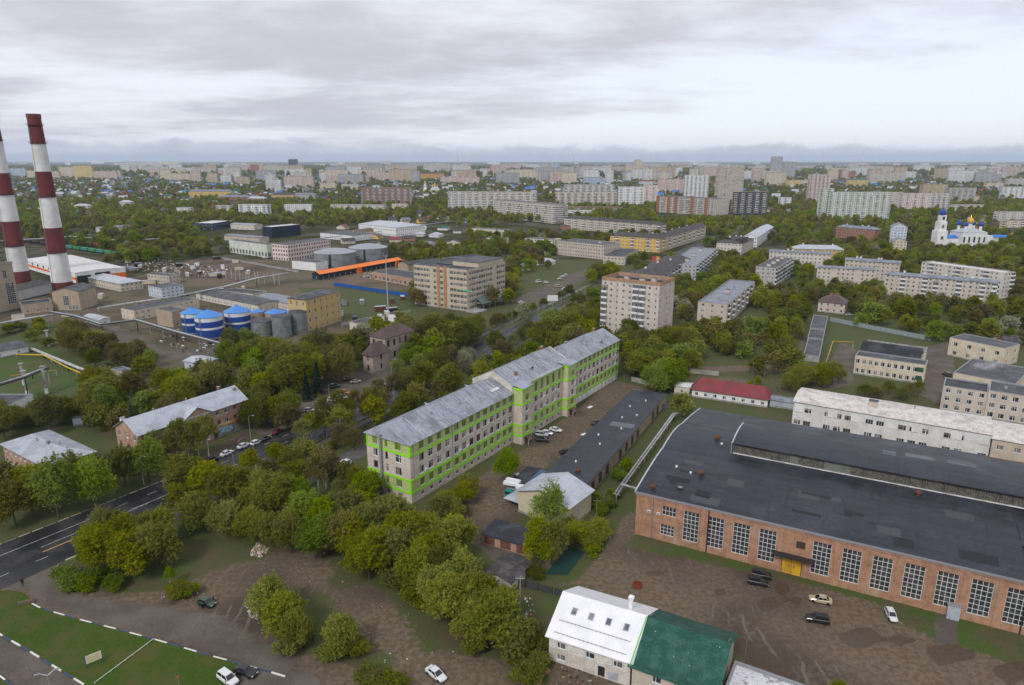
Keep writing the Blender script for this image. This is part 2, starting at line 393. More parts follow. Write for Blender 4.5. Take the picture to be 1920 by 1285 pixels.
def gable_roof(b, W, D, h, rh, ov=.5, axis='x', hip=0., seam=0., th=.12, m=0, dep=None):
    """Pitched roof; ridge along axis; hip > 0 pulls the ridge ends in by that share of half the width."""
    if axis == 'y': T = lambda a, c, z: (W-c, a, z); A, B_ = D, W
    else: T = lambda a, c, z: (a, c, z); A, B_ = W, D
    mid = B_/2; k_ = rh/mid; ze = h-ov*k_; i = hip*mid if hip else -ov
    e = [(-ov, -ov), (A+ov, -ov), (A+ov, B_+ov), (-ov, B_+ov)]; r0, r1 = (i, mid), (A-i, mid); zr = h+rh
    for dz, up in ((0, 1), (-th, 0)):
        f1 = [T(*e[0], ze+dz), T(*e[1], ze+dz), T(*r1, zr+dz), T(*r0, zr+dz)]; f2 = [T(*e[2], ze+dz), T(*e[3], ze+dz), T(*r0, zr+dz), T(*r1, zr+dz)]
        b.face(f1, m); b.face(f2, m)
        if hip:
            b.face([T(*e[1], ze+dz), T(*e[2], ze+dz), T(*r1, zr+dz)], m); b.face([T(*e[3], ze+dz), T(*e[0], ze+dz), T(*r0, zr+dz)], m)
    loop = [e[0], e[1], e[2], e[3]]
    if hip:
        for q in range(4):
            a, c = loop[q], loop[(q+1) % 4]; b.face([T(*a, ze-th), T(*c, ze-th), T(*c, ze), T(*a, ze)], m)
    else:
        for a, c in ((e[0], e[1]), (e[2], e[3])): b.face([T(*a, ze-th), T(*c, ze-th), T(*c, ze), T(*a, ze)], m)
        for a, r_, c in ((e[1], r1, e[2]), (e[3], r0, e[0])):
            b.face([T(*a, ze-th), T(*r_, zr-th), T(*r_, zr), T(*a, ze)], m); b.face([T(*r_, zr-th), T(*c, ze-th), T(*c, ze), T(*r_, zr)], m)
    if seam:                                     # standing seams, one thin rib each
        n = int((A+2*ov)/seam)
        for q in range(1, n):
            a = -ov+(A+2*ov)*q/n
            top = 1. if not hip else min(1., (a+ov)/(i+ov), (A+ov-a)/(i+ov))
            for sgn in (0, 1):
                y0 = -ov if not sgn else B_+ov; y1 = y0+(mid-y0)*top; z0 = ze; z1 = ze+(zr-ze)*top; g = .03; hh = .05
                b.face([T(a-g, y0, z0+hh), T(a+g, y0, z0+hh), T(a+g, y1, z1+hh), T(a-g, y1, z1+hh)], m)
                b.face([T(a-g, y0, z0), T(a-g, y0, z0+hh), T(a-g, y1, z1+hh), T(a-g, y1, z1)], m); b.face([T(a+g, y0, z0), T(a+g, y0, z0+hh), T(a+g, y1, z1+hh), T(a+g, y1, z1)], m)
        if hip:
            n2 = int((B_+2*ov)/seam)
            for q in range(1, n2):
                c = -ov+(B_+2*ov)*q/n2; top = 1-abs(c-mid)/(mid+ov); g = .03; hh = .05
                for sgn in (0, 1):
                    a0 = -ov if not sgn else A+ov; a1 = a0+(((i if not sgn else A-i))-a0)*top; z1 = ze+(zr-ze)*top
                    b.face([T(a0, c-g, ze+hh), T(a0, c+g, ze+hh), T(a1, c+g, z1+hh), T(a1, c-g, z1+hh)], m)
    return b
_vent = {}
def vent_mesh(kind):
    if kind not in _vent:
        b = MB()
        if kind == 'box': b.box(-.5, .5, -.35, .35, -.3, .9, 0); b.box(-.6, .6, -.45, .45, .9, 1.02, 1); _vent[kind] = b.mesh('roof_vent', [CONC, GREYM])
        elif kind == 'pipe': b.lathe([(.16, -.3), (.16, .8), (.34, .82), (.34, .9), (.02, 1.15)], 10, 0); _vent[kind] = b.mesh('vent_pipe', [GREYM])
        elif kind == 'chimney': b.box(-.45, .45, -.35, .35, -1.2, 1.3, 0); b.box(-.55, .55, -.45, .45, 1.3, 1.42, 1); _vent[kind] = b.mesh('chimney', [MORTARED, CONC])
        elif kind == 'white_chimney': b.box(-.6, .6, -.4, .4, -1.2, 1.3, 0); b.box(-.7, .7, -.5, .5, 1.3, 1.42, 1); _vent[kind] = b.mesh('chimney', [WHITE, GREYM])
        elif kind == 'hatch': b.box(-1.3, 1.3, -1, 1, -.3, 2.0, 0); b.box(-1.45, 1.45, -1.15, 1.15, 2.0, 2.12, 1); _vent[kind] = b.mesh('stair_head', [W_PINK, R_BIT2])
    return _vent[kind]
SIDES = ('front', 'right', 'back', 'left')
def building(name, label, cat, fr, h, floors, wallm=W_TAN, roof='flat', roofm=R_BIT, rh=2.5, hip=0., ov=.5, axis='x', seam=0., pitch=3.2, side_pitch=None, win=(1.4, 1.5),
             z1=None, style='pvc', pat='w', side_pat=None, bal='wg', near=True, root=None, off=(0, 0), parapet=.0, vents=(), band=None, anchor=None, base_h=.6, base_m=CONC, mixstyle=0., nowin=(), group=None, below=0.):
    """One building: walls with openings, a window object in each, balconies, roof."""
    ox, oy, ang, W, D = fr
    if root is None:
        root = thing(name, label, cat, (ox, oy, 0), ang, group); root['fr'] = [float(x) for x in fr]
        FOOT.append(fr); c = local(fr, W/2, D/2)
        if anchor: ANCHOR.append((c.x, c.y, anchor))
    fh = h/floors if z1 is None else (h-z1-.2)/floors
    zb = (0. if z1 is None else z1)
    dx, dy = off; r2 = random.Random(int(abs(ox*13+oy*7))+len(label)); F = faces_of(W, D); wb = MB(); wj = MB(); bj = MB()
    flat = roof == 'flat'; top = h+parapet
    for f in SIDES:
        o, ux, n, L, rz = F[f]; vis = seen(fr, F[f]); p_ = (side_pat if side_pat and f in ('left', 'right') else pat); pp = (side_pitch or pitch) if f in ('left', 'right') else pitch
        holes = []
        if vis and floors and f not in nowin and p_ != 'n':
            nb = max(1, int(round((L-.8)/pp))); sp = L/nb
            for i in range(floors):
                z0 = zb+i*fh+.9
                for j in range(nb):
                    ch = p_[j % len(p_)]
                    if ch == 'n': continue
                    wd, hg = win; hg = min(hg, fh-1.2)
                    if ch == 's': wd = min(.9, wd*.6)
                    if ch == 'v': wd = wd*1.6
                    if ch == 'd': wd = sp*.8
                    wd = min(wd, sp*.9); a = (j+.5)*sp
                    zc = z0+(fh*.5 if ch == 'h' else 0)
                    holes.append((round(a-wd/2, 3), round(a+wd/2, 3), round(zc, 3), round(zc+hg, 3)))
                    st = style if r2.random() > mixstyle else 'old'
                    if near:
                        q = put('window', winmesh(wd, hg, st, r2.choice((0, 1)) if st != 'grid' else (3, 3)), root, (dx+o[0]+ux[0]*a-n[0]*.16, dy+o[1]+ux[1]*a-n[1]*.16, zc), rz)
                    else:
                        P_ = lambda aa, z, d: (dx+o[0]+ux[0]*aa-n[0]*d, dy+o[1]+ux[1]*aa-n[1]*d, z)
                        a0, a1 = a-wd/2, a+wd/2; mm = 0 if r2.random() > .3 else 3
                        wj.face([P_(a0, zc, .15), P_(a1, zc, .15), P_(a1, zc+hg, .15), P_(a0, zc+hg, .15)], mm)
                        for q0, q1 in ((a0, a0+.12), (a0+wd*.5-.06, a0+wd*.5+.06), (a1-.12, a1)): wj.face([P_(q0, zc, .1), P_(q1, zc, .1), P_(q1, zc+hg, .1), P_(q0, zc+hg, .1)], 1)
                        wj.face([P_(a0, zc+hg-.12, .09), P_(a1, zc+hg-.12, .09), P_(a1, zc+hg, .09), P_(a0, zc+hg, .09)], 1); wj.face([P_(a0-.05, zc-.12, -.05), P_(a1+.05, zc-.12, -.05), P_(a1+.05, zc+.03, .1), P_(a0-.05, zc+.03, .1)], 1)
                    if ch == 'b' and i > 0:
                        kd = bal if r2.random() < .7 else r2.choice(('wg', 'tg', 'bg', 'o', 'w'))
                        loc = (dx+o[0]+ux[0]*a, dy+o[1]+ux[1]*a, zb+i*fh+.1)
                        if near: put('balcony', balcony_mesh(kd, min(3.2, sp*1.0)), root, loc, rz)
                        else:
                            P_ = lambda aa, z, d: (loc[0]+ux[0]*aa-n[0]*d, loc[1]+ux[1]*aa-n[1]*d, loc[2]+z)
                            x = min(1.6, sp*.48); mi = {'w': 0, 'b': 1, 't': 2, 'o': 3}[kd[0]]
                            zt = 1.0
                            bj.face([P_(-x, -.12, -1.1), P_(x, -.12, -1.1), P_(x, zt, -1.1), P_(-x, zt, -1.1)], mi)
                            for sg in (-x, x): bj.face([P_(sg, -.12, 0), P_(sg, -.12, -1.1), P_(sg, zt, -1.1), P_(sg, zt, 0)], mi)
                            bj.face([P_(-x, -.12, 0), P_(x, -.12, 0), P_(x, -.12, -1.1), P_(-x, -.12, -1.1)], 4)
                            if kd[1:] == 'g':
                                bj.face([P_(-x, zt, -1.06), P_(x, zt, -1.06), P_(x, 2.3, -1.06), P_(-x, 2.3, -1.06)], 5)
                                for sg in (-x, x): bj.face([P_(sg, zt, 0), P_(sg, zt, -1.06), P_(sg, 2.3, -1.06), P_(sg, 2.3, 0)], 5)
                                for s5 in (-1, -.5, 0, .5, 1): bj.face([P_(s5*x-.05, zt, -1.1), P_(s5*x+.05, zt, -1.1), P_(s5*x+.05, 2.3, -1.1), P_(s5*x-.05, 2.3, -1.1)], 0)
                                bj.face([P_(-x, 2.3, 0), P_(x, 2.3, 0), P_(x, 2.3, -1.15), P_(-x, 2.3, -1.15)], 4)
        wall_face(wb, (dx+o[0], dy+o[1]), ux, n, L, -below, top if flat else h, holes)
    if not flat and not hip:                       # gable triangles
        if axis == 'x':
            for x in (0, W): wb.face([(dx+x, dy, h), (dx+x, dy+D, h), (dx+x, dy+D/2, h+rh)])
        else:
            for y in (0, D): wb.face([(dx, dy+y, h), (dx+W, dy+y, h), (dx+W/2, dy+y, h+rh)])
    wb.build('wall', wallm, root)
    if wj.f: stuff(wj.build('window_grid', [G, WHITE, WHITE, G2], root))
    if bj.f: stuff(bj.build('balcony_stack', [WHITE, W_LBLUE, W_BEIGE, OLDW, CONC, G], root))
    if base_h and near:
        b = MB(); b.box(dx-.06, dx+W+.06, dy-.06, dy+D+.06, -.05-below, base_h, 0, 'bt'); b.face([(dx-.06, dy-.06, base_h), (dx+W+.06, dy-.06, base_h), (dx+W+.06, dy+D+.06, base_h), (dx-.06, dy+D+.06, base_h)]); b.build('plinth', base_m, root)
    if flat:
        b = MB(); zt = top-.45; b.face([(dx+.02, dy+.02, zt), (dx+W-.02, dy+.02, zt), (dx+W-.02, dy+D-.02, zt), (dx+.02, dy+D-.02, zt)]); rf = b.build('roof', roofm, root)
        b = MB(); e = .06; t = .34
        b.box(dx-e, dx+W+e, dy-e, dy+t, top, top+.09, 0); b.box(dx-e, dx+W+e, dy+D-t, dy+D+e, top, top+.09, 0); b.box(dx-e, dx+t, dy+t, dy+D-t, top, top+.088, 0); b.box(dx+W-t, dx+W+e, dy+t, dy+D-t, top, top+.088, 0)
        b.box(dx+t-.04, dx+W-t+.04, dy+t-.04, dy+t, zt-.02, top-.002, 0, 'tb'); b.box(dx+t-.04, dx+W-t+.04, dy+D-t, dy+D-t+.04, zt-.02, top-.002, 0, 'tb'); b.box(dx+t-.04, dx+t, dy+t, dy+D-t, zt-.02, top-.003, 0, 'tb'); b.box(dx+W-t, dx+W-t+.04, dy+t, dy+D-t, zt-.02, top-.003, 0, 'tb')
        b.build('parapet_coping', GREYM if near else CONC, root)
        zr = lambda x, y: zt
    else:
        b = MB(); gable_roof(b, W, D, h, rh, ov, axis, hip, seam); rf = b.build('roof', roofm, root, (dx, dy, 0))
        if axis == 'x': zr = lambda x, y: h+rh*(1-abs(y-D/2)/(D/2))
        else: zr = lambda x, y: h+rh*(1-abs(x-W/2)/(W/2))
    for kd, fx, fy in vents:
        x, y = fx*W, fy*D; put({'box': 'roof_vent', 'pipe': 'vent_pipe', 'hatch': 'stair_head'}.get(kd, 'chimney'), vent_mesh(kd), rf, ((dx if flat else 0)+x, (dy if flat else 0)+y, zr(x, y)))
    return root
def scatter_vents(n, kinds=('box', 'pipe'), seed=1, y=(.25, .75)):
    r_ = random.Random(seed); return [(r_.choice(kinds), r_.uniform(.06, .94), r_.uniform(*y)) for _ in range(n)]
# ================================================================ the setting: ground, roads, lawn
AV0, AVU = Vector((-124.0, 147.1)), Vector((.468, .8837))
AVN = Vector((AVU.y, -AVU.x))
def kerb_off(t): return float(np.interp(t, [-80, 0, 40, 80, 150, 220, 320, 400, 700], [-7, 0, 4, 5.4, 6.2, 6.0, 3.0, 0, 0]))
def av_w(t): return float(np.interp(t, [-80, 0, 30, 80, 700], [21, 20.5, 18.5, 17.5, 16.5]))
def AV(t, o): return AV0+AVU*t+AVN*(kerb_off(t)+o)
def poly(pts): return [P(*p) for p in pts]
GZ = []   # (world polygon, channel, value, softness)
def gz(pts, ch, v, soft=1.2, world=False): GZ.append((pts if world else poly(pts), ch, v, soft))
DIRT, ASPH, LUSH, WET = 0, 1, 2, 3
# whole industrial quarter, railway yard
gz([(-60, 470), (420, 455), (760, 470), (790, 560), (775, 605), (640, 650), (520, 650), (380, 690), (240, 700), (130, 640), (-60, 640)], DIRT, .55, 8)
gz([(130, 560), (250, 610), (330, 640), (300, 680), (240, 700), (160, 680), (60, 640), (-40, 620), (-40, 780), (160, 790), (260, 740), (210, 650)], LUSH, .95, 4); gz([(-40, 600), (130, 610), (260, 700), (160, 790), (-40, 800)], DIRT, .1, 5)
gz([(620, 545), (780, 560), (780, 590), (700, 600), (640, 590)], LUSH, .6, 4); gz([(560, 540), (780, 545), (780, 600), (640, 600)], DIRT, .25, 6)
gz([(300, 660), (400, 650), (460, 675), (370, 700)], ASPH, .9, 2); gz([(160, 590), (250, 620), (330, 660), (310, 690), (210, 640)], ASPH, .6, 3)
gz([(590, 510), (770, 500), (770, 520), (640, 535)], DIRT, .8, 4); gz([(330, 480), (480, 490), (560, 510), (400, 530), (230, 500)], DIRT, .95, 5)
# car park beside the avenue
gz([(470, 770), (600, 705), (735, 688), (760, 708), (640, 760), (540, 815), (480, 815)], ASPH, .85, 2)
gz([(300, 905), (470, 800), (480, 812), (320, 912)], DIRT, .7, 1.5)
# yard between the long office and the garages
gz([(985, 842), (1150, 715), (1200, 735), (1050, 855), (985, 905), (990, 930), (965, 985), (905, 990), (990, 1015), (985, 1060), (930, 1050), (880, 1010), (815, 985), (775, 962), (850, 925), (940, 872)], DIRT, 1., 1.5)
gz([(900, 1000), (990, 1030), (985, 1062), (935, 1062), (905, 1035)], ASPH, .8, 1.5)
gz([(1080, 790), (1160, 715), (1240, 735), (1195, 735), (1050, 850), (1000, 850)], DIRT, .9, 2)
# factory yard
gz([(1172, 965), (1192, 958), (1188, 1004), (1170, 1022), (1215, 1036), (1290, 1048), (1390, 1070), (1490, 1092), (1570, 1112), (1640, 1132), (1700, 1175), (1770, 1205), (1850, 1228), (1960, 1270), (1960, 1330), (1480, 1330), (1350, 1190), (1230, 1140), (1090, 1097), (1045, 1098), (1090, 1082), (1135, 1030)], DIRT, .85, 1.2)
gz([(1172, 965), (1192, 958), (1188, 1004), (1170, 1022), (1215, 1036), (1290, 1048), (1390, 1070), (1490, 1092), (1570, 1112), (1640, 1132), (1700, 1175), (1770, 1205), (1850, 1228), (1960, 1270), (1960, 1330), (1480, 1330), (1350, 1190), (1230, 1140), (1090, 1097), (1045, 1098), (1090, 1082), (1135, 1030)], ASPH, .42, 1.2)
gz([(1755, 1140), (1792, 1150), (1800, 1215), (1750, 1200)], ASPH, .9, .8)
gz([(1170, 1020), (1260, 1030), (1470, 1080), (1760, 1150), (1960, 1200), (1960, 1262), (1850, 1225), (1700, 1170), (1640, 1128), (1480, 1088), (1380, 1066), (1215, 1034)], LUSH, .85, 1.5)
for c in ((1465, 1105, 22, 16), (1440, 1132, 26, 18), (1615, 1195, 46, 22), (1780, 1225, 60, 22), (1900, 1262, 50, 25), (1230, 1075, 24, 9), (1350, 1110, 20, 10), (1490, 1125, 20, 12), (1690, 1200, 30, 12)):
    gz([(c[0]+c[2]*math.cos(a)*rng.uniform(.6, 1.1), c[1]+c[3]*math.sin(a)*rng.uniform(.6, 1.1)) for a in np.linspace(0, 6.28, 11)[:-1]], WET, 1., .8)
for c in ((1010, 830, 40, 14), (900, 960, 50, 18), (1080, 775, 40, 12), (420, 1160, 60, 12), (300, 1130, 80, 10), (560, 1250, 60, 16)):
    gz([(c[0]+c[2]*math.cos(a)*rng.uniform(.6, 1.1), c[1]+c[3]*math.sin(a)*rng.uniform(.6, 1.1)) for a in np.linspace(0, 6.28, 11)[:-1]], WET, .55, 1.5)
# rough lot in front, worn tracks
LOT = [(105, 1056), (103, 1080), (118, 1110), (210, 1116), (290, 1112), (350, 1092), (430, 1062), (500, 1060), (560, 1085), (470, 1110), (462, 1150), (495, 1178), (560, 1222), (640, 1245), (720, 1300), (520, 1330), (430, 1330), (455, 1247), (290, 1200), (80, 1143), (60, 1133), (45, 1112), (0, 1106), (-40, 1120), (-40, 1085), (40, 1075)]
gz(LOT, DIRT, 1., 1.2); gz([(105, 1056), (103, 1080), (118, 1110), (290, 1130), (420, 1150), (560, 1235), (640, 1300), (430, 1330), (455, 1247), (290, 1200), (80, 1143), (45, 1112), (0, 1106), (-40, 1120), (-40, 1085)], ASPH, .75, 3)
gz([(430, 1062), (560, 1030), (640, 1060), (600, 1110), (500, 1100)], DIRT, .75, 3); gz([(610, 1110), (700, 1090), (760, 1150), (800, 1230), (900, 1250), (940, 1300), (760, 1300), (740, 1240), (660, 1180)], DIRT, .7, 3)
gz([(330, 1050), (420, 1000), (560, 1030), (640, 1060), (760, 1130), (840, 1200), (700, 1200), (520, 1120)], LUSH, .15, 5)
gz([(740, 1245), (830, 1225), (960, 1240), (1000, 1300), (740, 1300)], DIRT, .9, 2)
gz([(1030, 1290), (1040, 1235), (1190, 1260), (1180, 1330), (1010, 1330)], DIRT, 1., .8); gz([(940, 1090), (1010, 1075), (1060, 1110), (1020, 1150), (960, 1140)], LUSH, .5, 2)
gz([(-40, 1195), (0, 1190), (80, 1237), (160, 1285), (200, 1330), (40, 1330), (20, 1285), (0, 1268), (-40, 1250)], ASPH, 1., .8)
gz([(1020, 1060), (1060, 1025), (1095, 1035), (1060, 1075)], DIRT, .8, 1)
# right-hand school and depot yards
gz([(1575, 640), (1605, 655), (1600, 720), (1545, 735), (1550, 690)], ASPH, .9, 2); gz([(1735, 650), (1785, 640), (1790, 700), (1770, 760), (1725, 740), (1740, 690)], ASPH, 1., 2)
gz([(1500, 690), (1300, 700), (1290, 690), (1500, 680)], DIRT, .8, 1.5); gz([(1290, 700), (1500, 690), (1490, 600), (1300, 620)], LUSH, .55, 6)
gz([(1485, 690), (1500, 690), (1515, 630), (1505, 620)], DIRT, .7, 1.5)
gz([(1255, 740), (1270, 700), (1500, 715), (1490, 760), (1300, 750)], DIRT, .5, 3)
gz([(960, 560), (1100, 500), (1110, 520), (1000, 590)], ASPH, .6, 3)

gx0, gx1, gy0, gy1, gs = -300., 330., 70., 640., 1.6
nx, ny = int((gx1-gx0)/gs)+1, int((gy1-gy0)/gs)+1
X, Y = np.meshgrid(gx0+np.arange(nx)*gs, gy0+np.arange(ny)*gs); px_, py_ = X.ravel(), Y.ravel()
def smooth_mask(pts, soft):
    pts = np.array([(p.x, p.y) for p in pts]); lo, hi = pts.min(0)-soft*2, pts.max(0)+soft*2
    sel = np.where((px_ > lo[0]) & (px_ < hi[0]) & (py_ > lo[1]) & (py_ < hi[1]))[0]
    if not len(sel): return sel, np.zeros(0)
    x, y = px_[sel], py_[sel]; ins = np.zeros(len(sel), bool); d2 = np.full(len(sel), 1e9)
    for i in range(len(pts)):
        ax, ay = pts[i]; bx, by = pts[(i+1) % len(pts)]
        c = (ay > y) != (by > y)
        with np.errstate(divide='ignore', invalid='ignore'): ins ^= c & (x < (bx-ax)*(y-ay)/(by-ay if by != ay else 1e-9)+ax)
        ex, ey = bx-ax, by-ay; tt = np.clip(((x-ax)*ex+(y-ay)*ey)/(ex*ex+ey*ey+1e-9), 0, 1); d2 = np.minimum(d2, (x-ax-tt*ex)**2+(y-ay-tt*ey)**2)
    sdist = np.sqrt(d2)*np.where(ins, 1, -1); f = np.clip(.5+sdist/(2*soft), 0, 1); return sel, f*f*(3-2*f)
masks = np.zeros((len(px_), 4), np.float32); masks[:, 0] = .22; masks[:, 2] = .38
for pts, ch, v, soft in GZ:
    sel, f = smooth_mask(pts, soft); masks[sel, ch] = masks[sel, ch]*(1-f)+v*f
vz = .02*np.sin(px_*.21)*np.sin(py_*.17)
vv = np.stack([px_, py_, vz-.03], 1); idx = np.arange(nx*ny).reshape(ny, nx)
ff = np.stack([idx[:-1, :-1], idx[:-1, 1:], idx[1:, 1:], idx[1:, :-1]], -1).reshape(-1, 4)
me = bpy.data.meshes.new('ground'); me.vertices.add(len(vv)); me.vertices.foreach_set('co', vv.astype(np.float32).ravel())
me.loops.add(ff.size); me.loops.foreach_set('vertex_index', ff.astype(np.int32).ravel()); me.polygons.add(len(ff)); me.polygons.foreach_set('loop_start', np.arange(0, ff.size, 4, dtype=np.int32)); me.update()
ca = me.color_attributes.new('surface', 'FLOAT_COLOR', 'POINT'); ca.data.foreach_set('color', masks.ravel())
def ground_mat():
    m, t, b = nodes('earth_and_grass'); q = NB(t); v = q.n('ShaderNodeTexCoord').outputs['Object']
    at = q.n('ShaderNodeAttribute', attribute_name='surface'); sp = q.n('ShaderNodeSeparateColor', {0: at.outputs['Color']}); wet = at.outputs['Alpha']
    n1 = q.noise(v, .12, 4, .62); n2 = q.noise(v, .9, 4, .62); n3 = q.noise(v, 5., 2, .65); n0 = q.noise(v, .03, 2, .5)
    jit = q.math('ADD', q.math('MULTIPLY', q.math('SUBTRACT', n1, .5), .9), q.math('MULTIPLY', q.math('SUBTRACT', n2, .5), 1.2))
    grass = q.mix(sp.outputs[2], (.070, .072, .024), (.046, .088, .012)); grass = q.mix(q.rng(n1, .42, .68), grass, (.085, .070, .032)); grass = q.mix(q.math('MULTIPLY', q.rng(n2, .5, .75), .5), grass, (.03, .055, .012))
    dirt = q.mix(q.rng(n2, .35, .68), (.100, .070, .046), (.165, .122, .085)); dirt = q.mix(q.rng(n0, .45, .65), dirt, (.068, .048, .034))
    asph = q.mix(q.rng(n1, .35, .65), (.088, .074, .060), (.128, .108, .086)); asph = q.mix(q.math('MULTIPLY', q.rng(n2, .55, .75), .6), asph, (.070, .060, .050))
    fd = q.rng(q.math('ADD', sp.outputs[0], q.math('MULTIPLY', jit, .55)), .38, .62); fa = q.rng(q.math('ADD', sp.outputs[1], q.math('MULTIPLY', jit, .5)), .42, .62)
    wv = q.n('ShaderNodeTexWave', {'Vector': v, 'Scale': .11, 'Distortion': 14., 'Detail': 3., 'Detail Scale': .35}, wave_type='BANDS').outputs[1]; rut = q.math('MULTIPLY', q.math('MULTIPLY', q.rng(wv, .84, .99), q.rng(n1, .48, .64)), q.rng(n0, .46, .6))
    dirt = q.mix(q.math('MULTIPLY', rut, .55), dirt, (.20, .165, .13)); asph = q.mix(q.math('MULTIPLY', rut, .3), asph, (.17, .15, .13))
    ck = q.n('ShaderNodeTexVoronoi', {'Vector': v, 'Scale': .22}, feature='DISTANCE_TO_EDGE').outputs[0]; asph = q.mix(q.math('MULTIPLY', q.rng(ck, .03, .005), .22), asph, (.05, .045, .04))
    c = q.mix(fa, q.mix(fd, grass, dirt), asph)
    fw = q.rng(q.math('ADD', wet, q.math('MULTIPLY', jit, .6)), .45, .62)
    c = q.mix(q.math('MULTIPLY', fw, .85), c, (.075, .052, .034))
    f = q.rng(n3, .25, .75, .78, 1.2); c = q.mix(1., c, q.n('ShaderNodeCombineXYZ', {0: f, 1: f, 2: f}).outputs[0], 'MULTIPLY')
    q.set(b, 'Base Color', c); q.set(b, 'Roughness', q.math('SUBTRACT', .95, q.math('MULTIPLY', fw, .68))); b.inputs['Specular IOR Level'].default_value = .35
    bp = q.n('ShaderNodeBump', {'Height': q.math('ADD', n2, q.math('MULTIPLY', n3, .5)), 'Strength': .32, 'Distance': .2}); q.set(b, 'Normal', bp.outputs[0])
    return m
me.materials.append(ground_mat()); structure(put('ground', me))
def far_mat():
    m, t, b = nodes('far_land'); q = NB(t); v = q.n('ShaderNodeTexCoord').outputs['Object']
    n1 = q.noise(v, .004, 3, .6); n2 = q.noise(v, .02, 4, .65); n3 = q.noise(v, .0004, 3, .55)
    c = q.mix(q.rng(n2, .4, .62), (.045, .052, .022), (.11, .10, .075)); c = q.mix(q.rng(n1, .55, .7), c, (.05, .06, .03)); c = q.mix(q.rng(n3, .5, .62), c, (.025, .036, .018))
    q.set(b, 'Base Color', c); b.inputs['Roughness'].default_value = 1.; b.inputs['Specular IOR Level'].default_value = .0
    return m
b = MB()
for i in range(-4, 4):
    for j in range(0, 5): b.face([(i*9000, j*9000-1000, -.30), ((i+1)*9000, j*9000-1000, -.30), ((i+1)*9000, (j+1)*9000-1000, -.30), (i*9000, (j+1)*9000-1000, -.30)])
structure(b.build('terrain', far_mat()))

# ---------------------------------------------------------------- the avenue
def wet_asphalt(name, c, c2):
    m, t, b = nodes(name); q = NB(t); v = q.n('ShaderNodeTexCoord').outputs['Object']; n1 = q.noise(v, .15, 3, .6); n2 = q.noise(v, 2.5, 3, .6)
    c_ = q.mix(q.rng(n1, .4, .65), c, c2); f = q.rng(n2, .25, .75, .8, 1.2); c_ = q.mix(1., c_, q.n('ShaderNodeCombineXYZ', {0: f, 1: f, 2: f}).outputs[0], 'MULTIPLY')
    q.set(b, 'Base Color', c_); q.set(b, 'Roughness', q.rng(n1, .35, .7, .38, .66)); b.inputs['Specular IOR Level'].default_value = .35
    q.set(b, 'Normal', q.n('ShaderNodeBump', {'Height': n2, 'Strength': .2, 'Distance': .02}).outputs[0]); return m
ASPHALT = wet_asphalt('wet_asphalt', (.018, .018, .020), (.040, .039, .041)); PATH = wet_asphalt('path_asphalt', (.085, .08, .078), (.12, .11, .105))
LINE = mat('road_paint', (.62, .62, .60), .7, c2=(.35, .34, .33), sc_=1.2, var=.15); LINEY = mat('orange_road_paint', (.60, .36, .10), .7, var=.2)
KERB = mat('kerb_concrete', (.33, .31, .28), .9, c2=(.22, .21, .19), var=.2); KWHITE = mat('white_kerb_paint', (.68, .66, .62), .7, var=.15); KBLUE = mat('blue_kerb_paint', (.05, .08, .16), .7, var=.2); KYEL = mat('cream_kerb_paint', (.60, .52, .36), .7, var=.2)
def ribbon(ts, o0, o1, z, b=None, m=0):
    b = b or MB()
    for t0, t1 in zip(ts[:-1], ts[1:]):
        f0 = o0(t0) if callable(o0) else o0; f1 = o0(t1) if callable(o0) else o0; g0 = o1(t0) if callable(o1) else o1; g1 = o1(t1) if callable(o1) else o1
        b.face([(*AV(t0, f0), z), (*AV(t0, g0), z), (*AV(t1, g1), z), (*AV(t1, f1), z)], m)
    return b
TS = [float(x) for x in range(-80, 701, 10)]
road = structure(ribbon(TS, 0., av_w, .035).build('road', ASPHALT))
structure(ribbon([float(x) for x in range(12, 401, 8)], lambda t: av_w(t)+1.6, lambda t: av_w(t)+4., .03).build('footpath', PATH))
structure(ribbon([float(x) for x in range(225, 421, 8)], -7.5, -4.5, .03).build('footpath', PATH))
structure(ribbon([float(x) for x in range(58, 121, 6)], 32., 39., .026).build('service_road', PATH))
ribbon([-40., 20.], 5.3, 5.45, .043).build('road_marking', LINE, road)
def dash(t0, t1, o, m=LINE, w_=.15): ribbon([t0, t1], o-w_/2, o+w_/2, .044).build('road_marking', m, road)
dash(4., 30., 9.6); dash(3., 11., 12.2, LINEY, .3); dash(12., 24., 12.2, LINE)
for t in range(-32, 330, 8):
    dash(t, t+2.6, 15.2 if t < 30 else 13.4)
    if t > 14: dash(t+1, t+3.6, 4.6)
for t in range(26, 330, 12): dash(t, t+11.4 if t < 60 else t+5, 9.2)
# kerb stones along the avenue: single stones where they can be told apart
kerb = structure(ribbon([float(x) for x in range(126, 421, 10)], -.18, 0., .15).build('kerb', KERB))
kb = MB(); kb.box(-1.22, 1.22, -.1, .1, -.1, .15, 0, 'b'); KSTONE = kb.mesh('kerb_stone', KERB); kb = MB(); kb.box(-1.22, 1.22, -.1, .1, -.1, .15, 0, 'b'); KSTONEC = kb.mesh('kerb_stone', KYEL)
def kerb_line(pts, parent, meshes, step=2.5, z=0.):
    acc = 0; k_ = 0
    for a, c in zip(pts[:-1], pts[1:]):
        d = c-a; L = d.length; s0 = acc
        while s0+step*.5 < L:
            p = a+d*((s0+step/2)/L) if s0+step/2 < L else c
            put('kerb_stone', meshes[k_ % len(meshes)], parent, (p.x, p.y, z), math.atan2(d.y, d.x)); s0 += step; k_ += 1
        acc = max(0, s0-L) if s0 > L else 0
kerb_line([AV(t, -.1) for t in range(-20, 127, 3)], kerb, [KSTONEC, KERB and KSTONE, KSTONEC], 2.5)
kerb_line([AV(t, av_w(t)+.1) for t in range(10, 127, 3)], kerb, [KSTONE], 2.5)
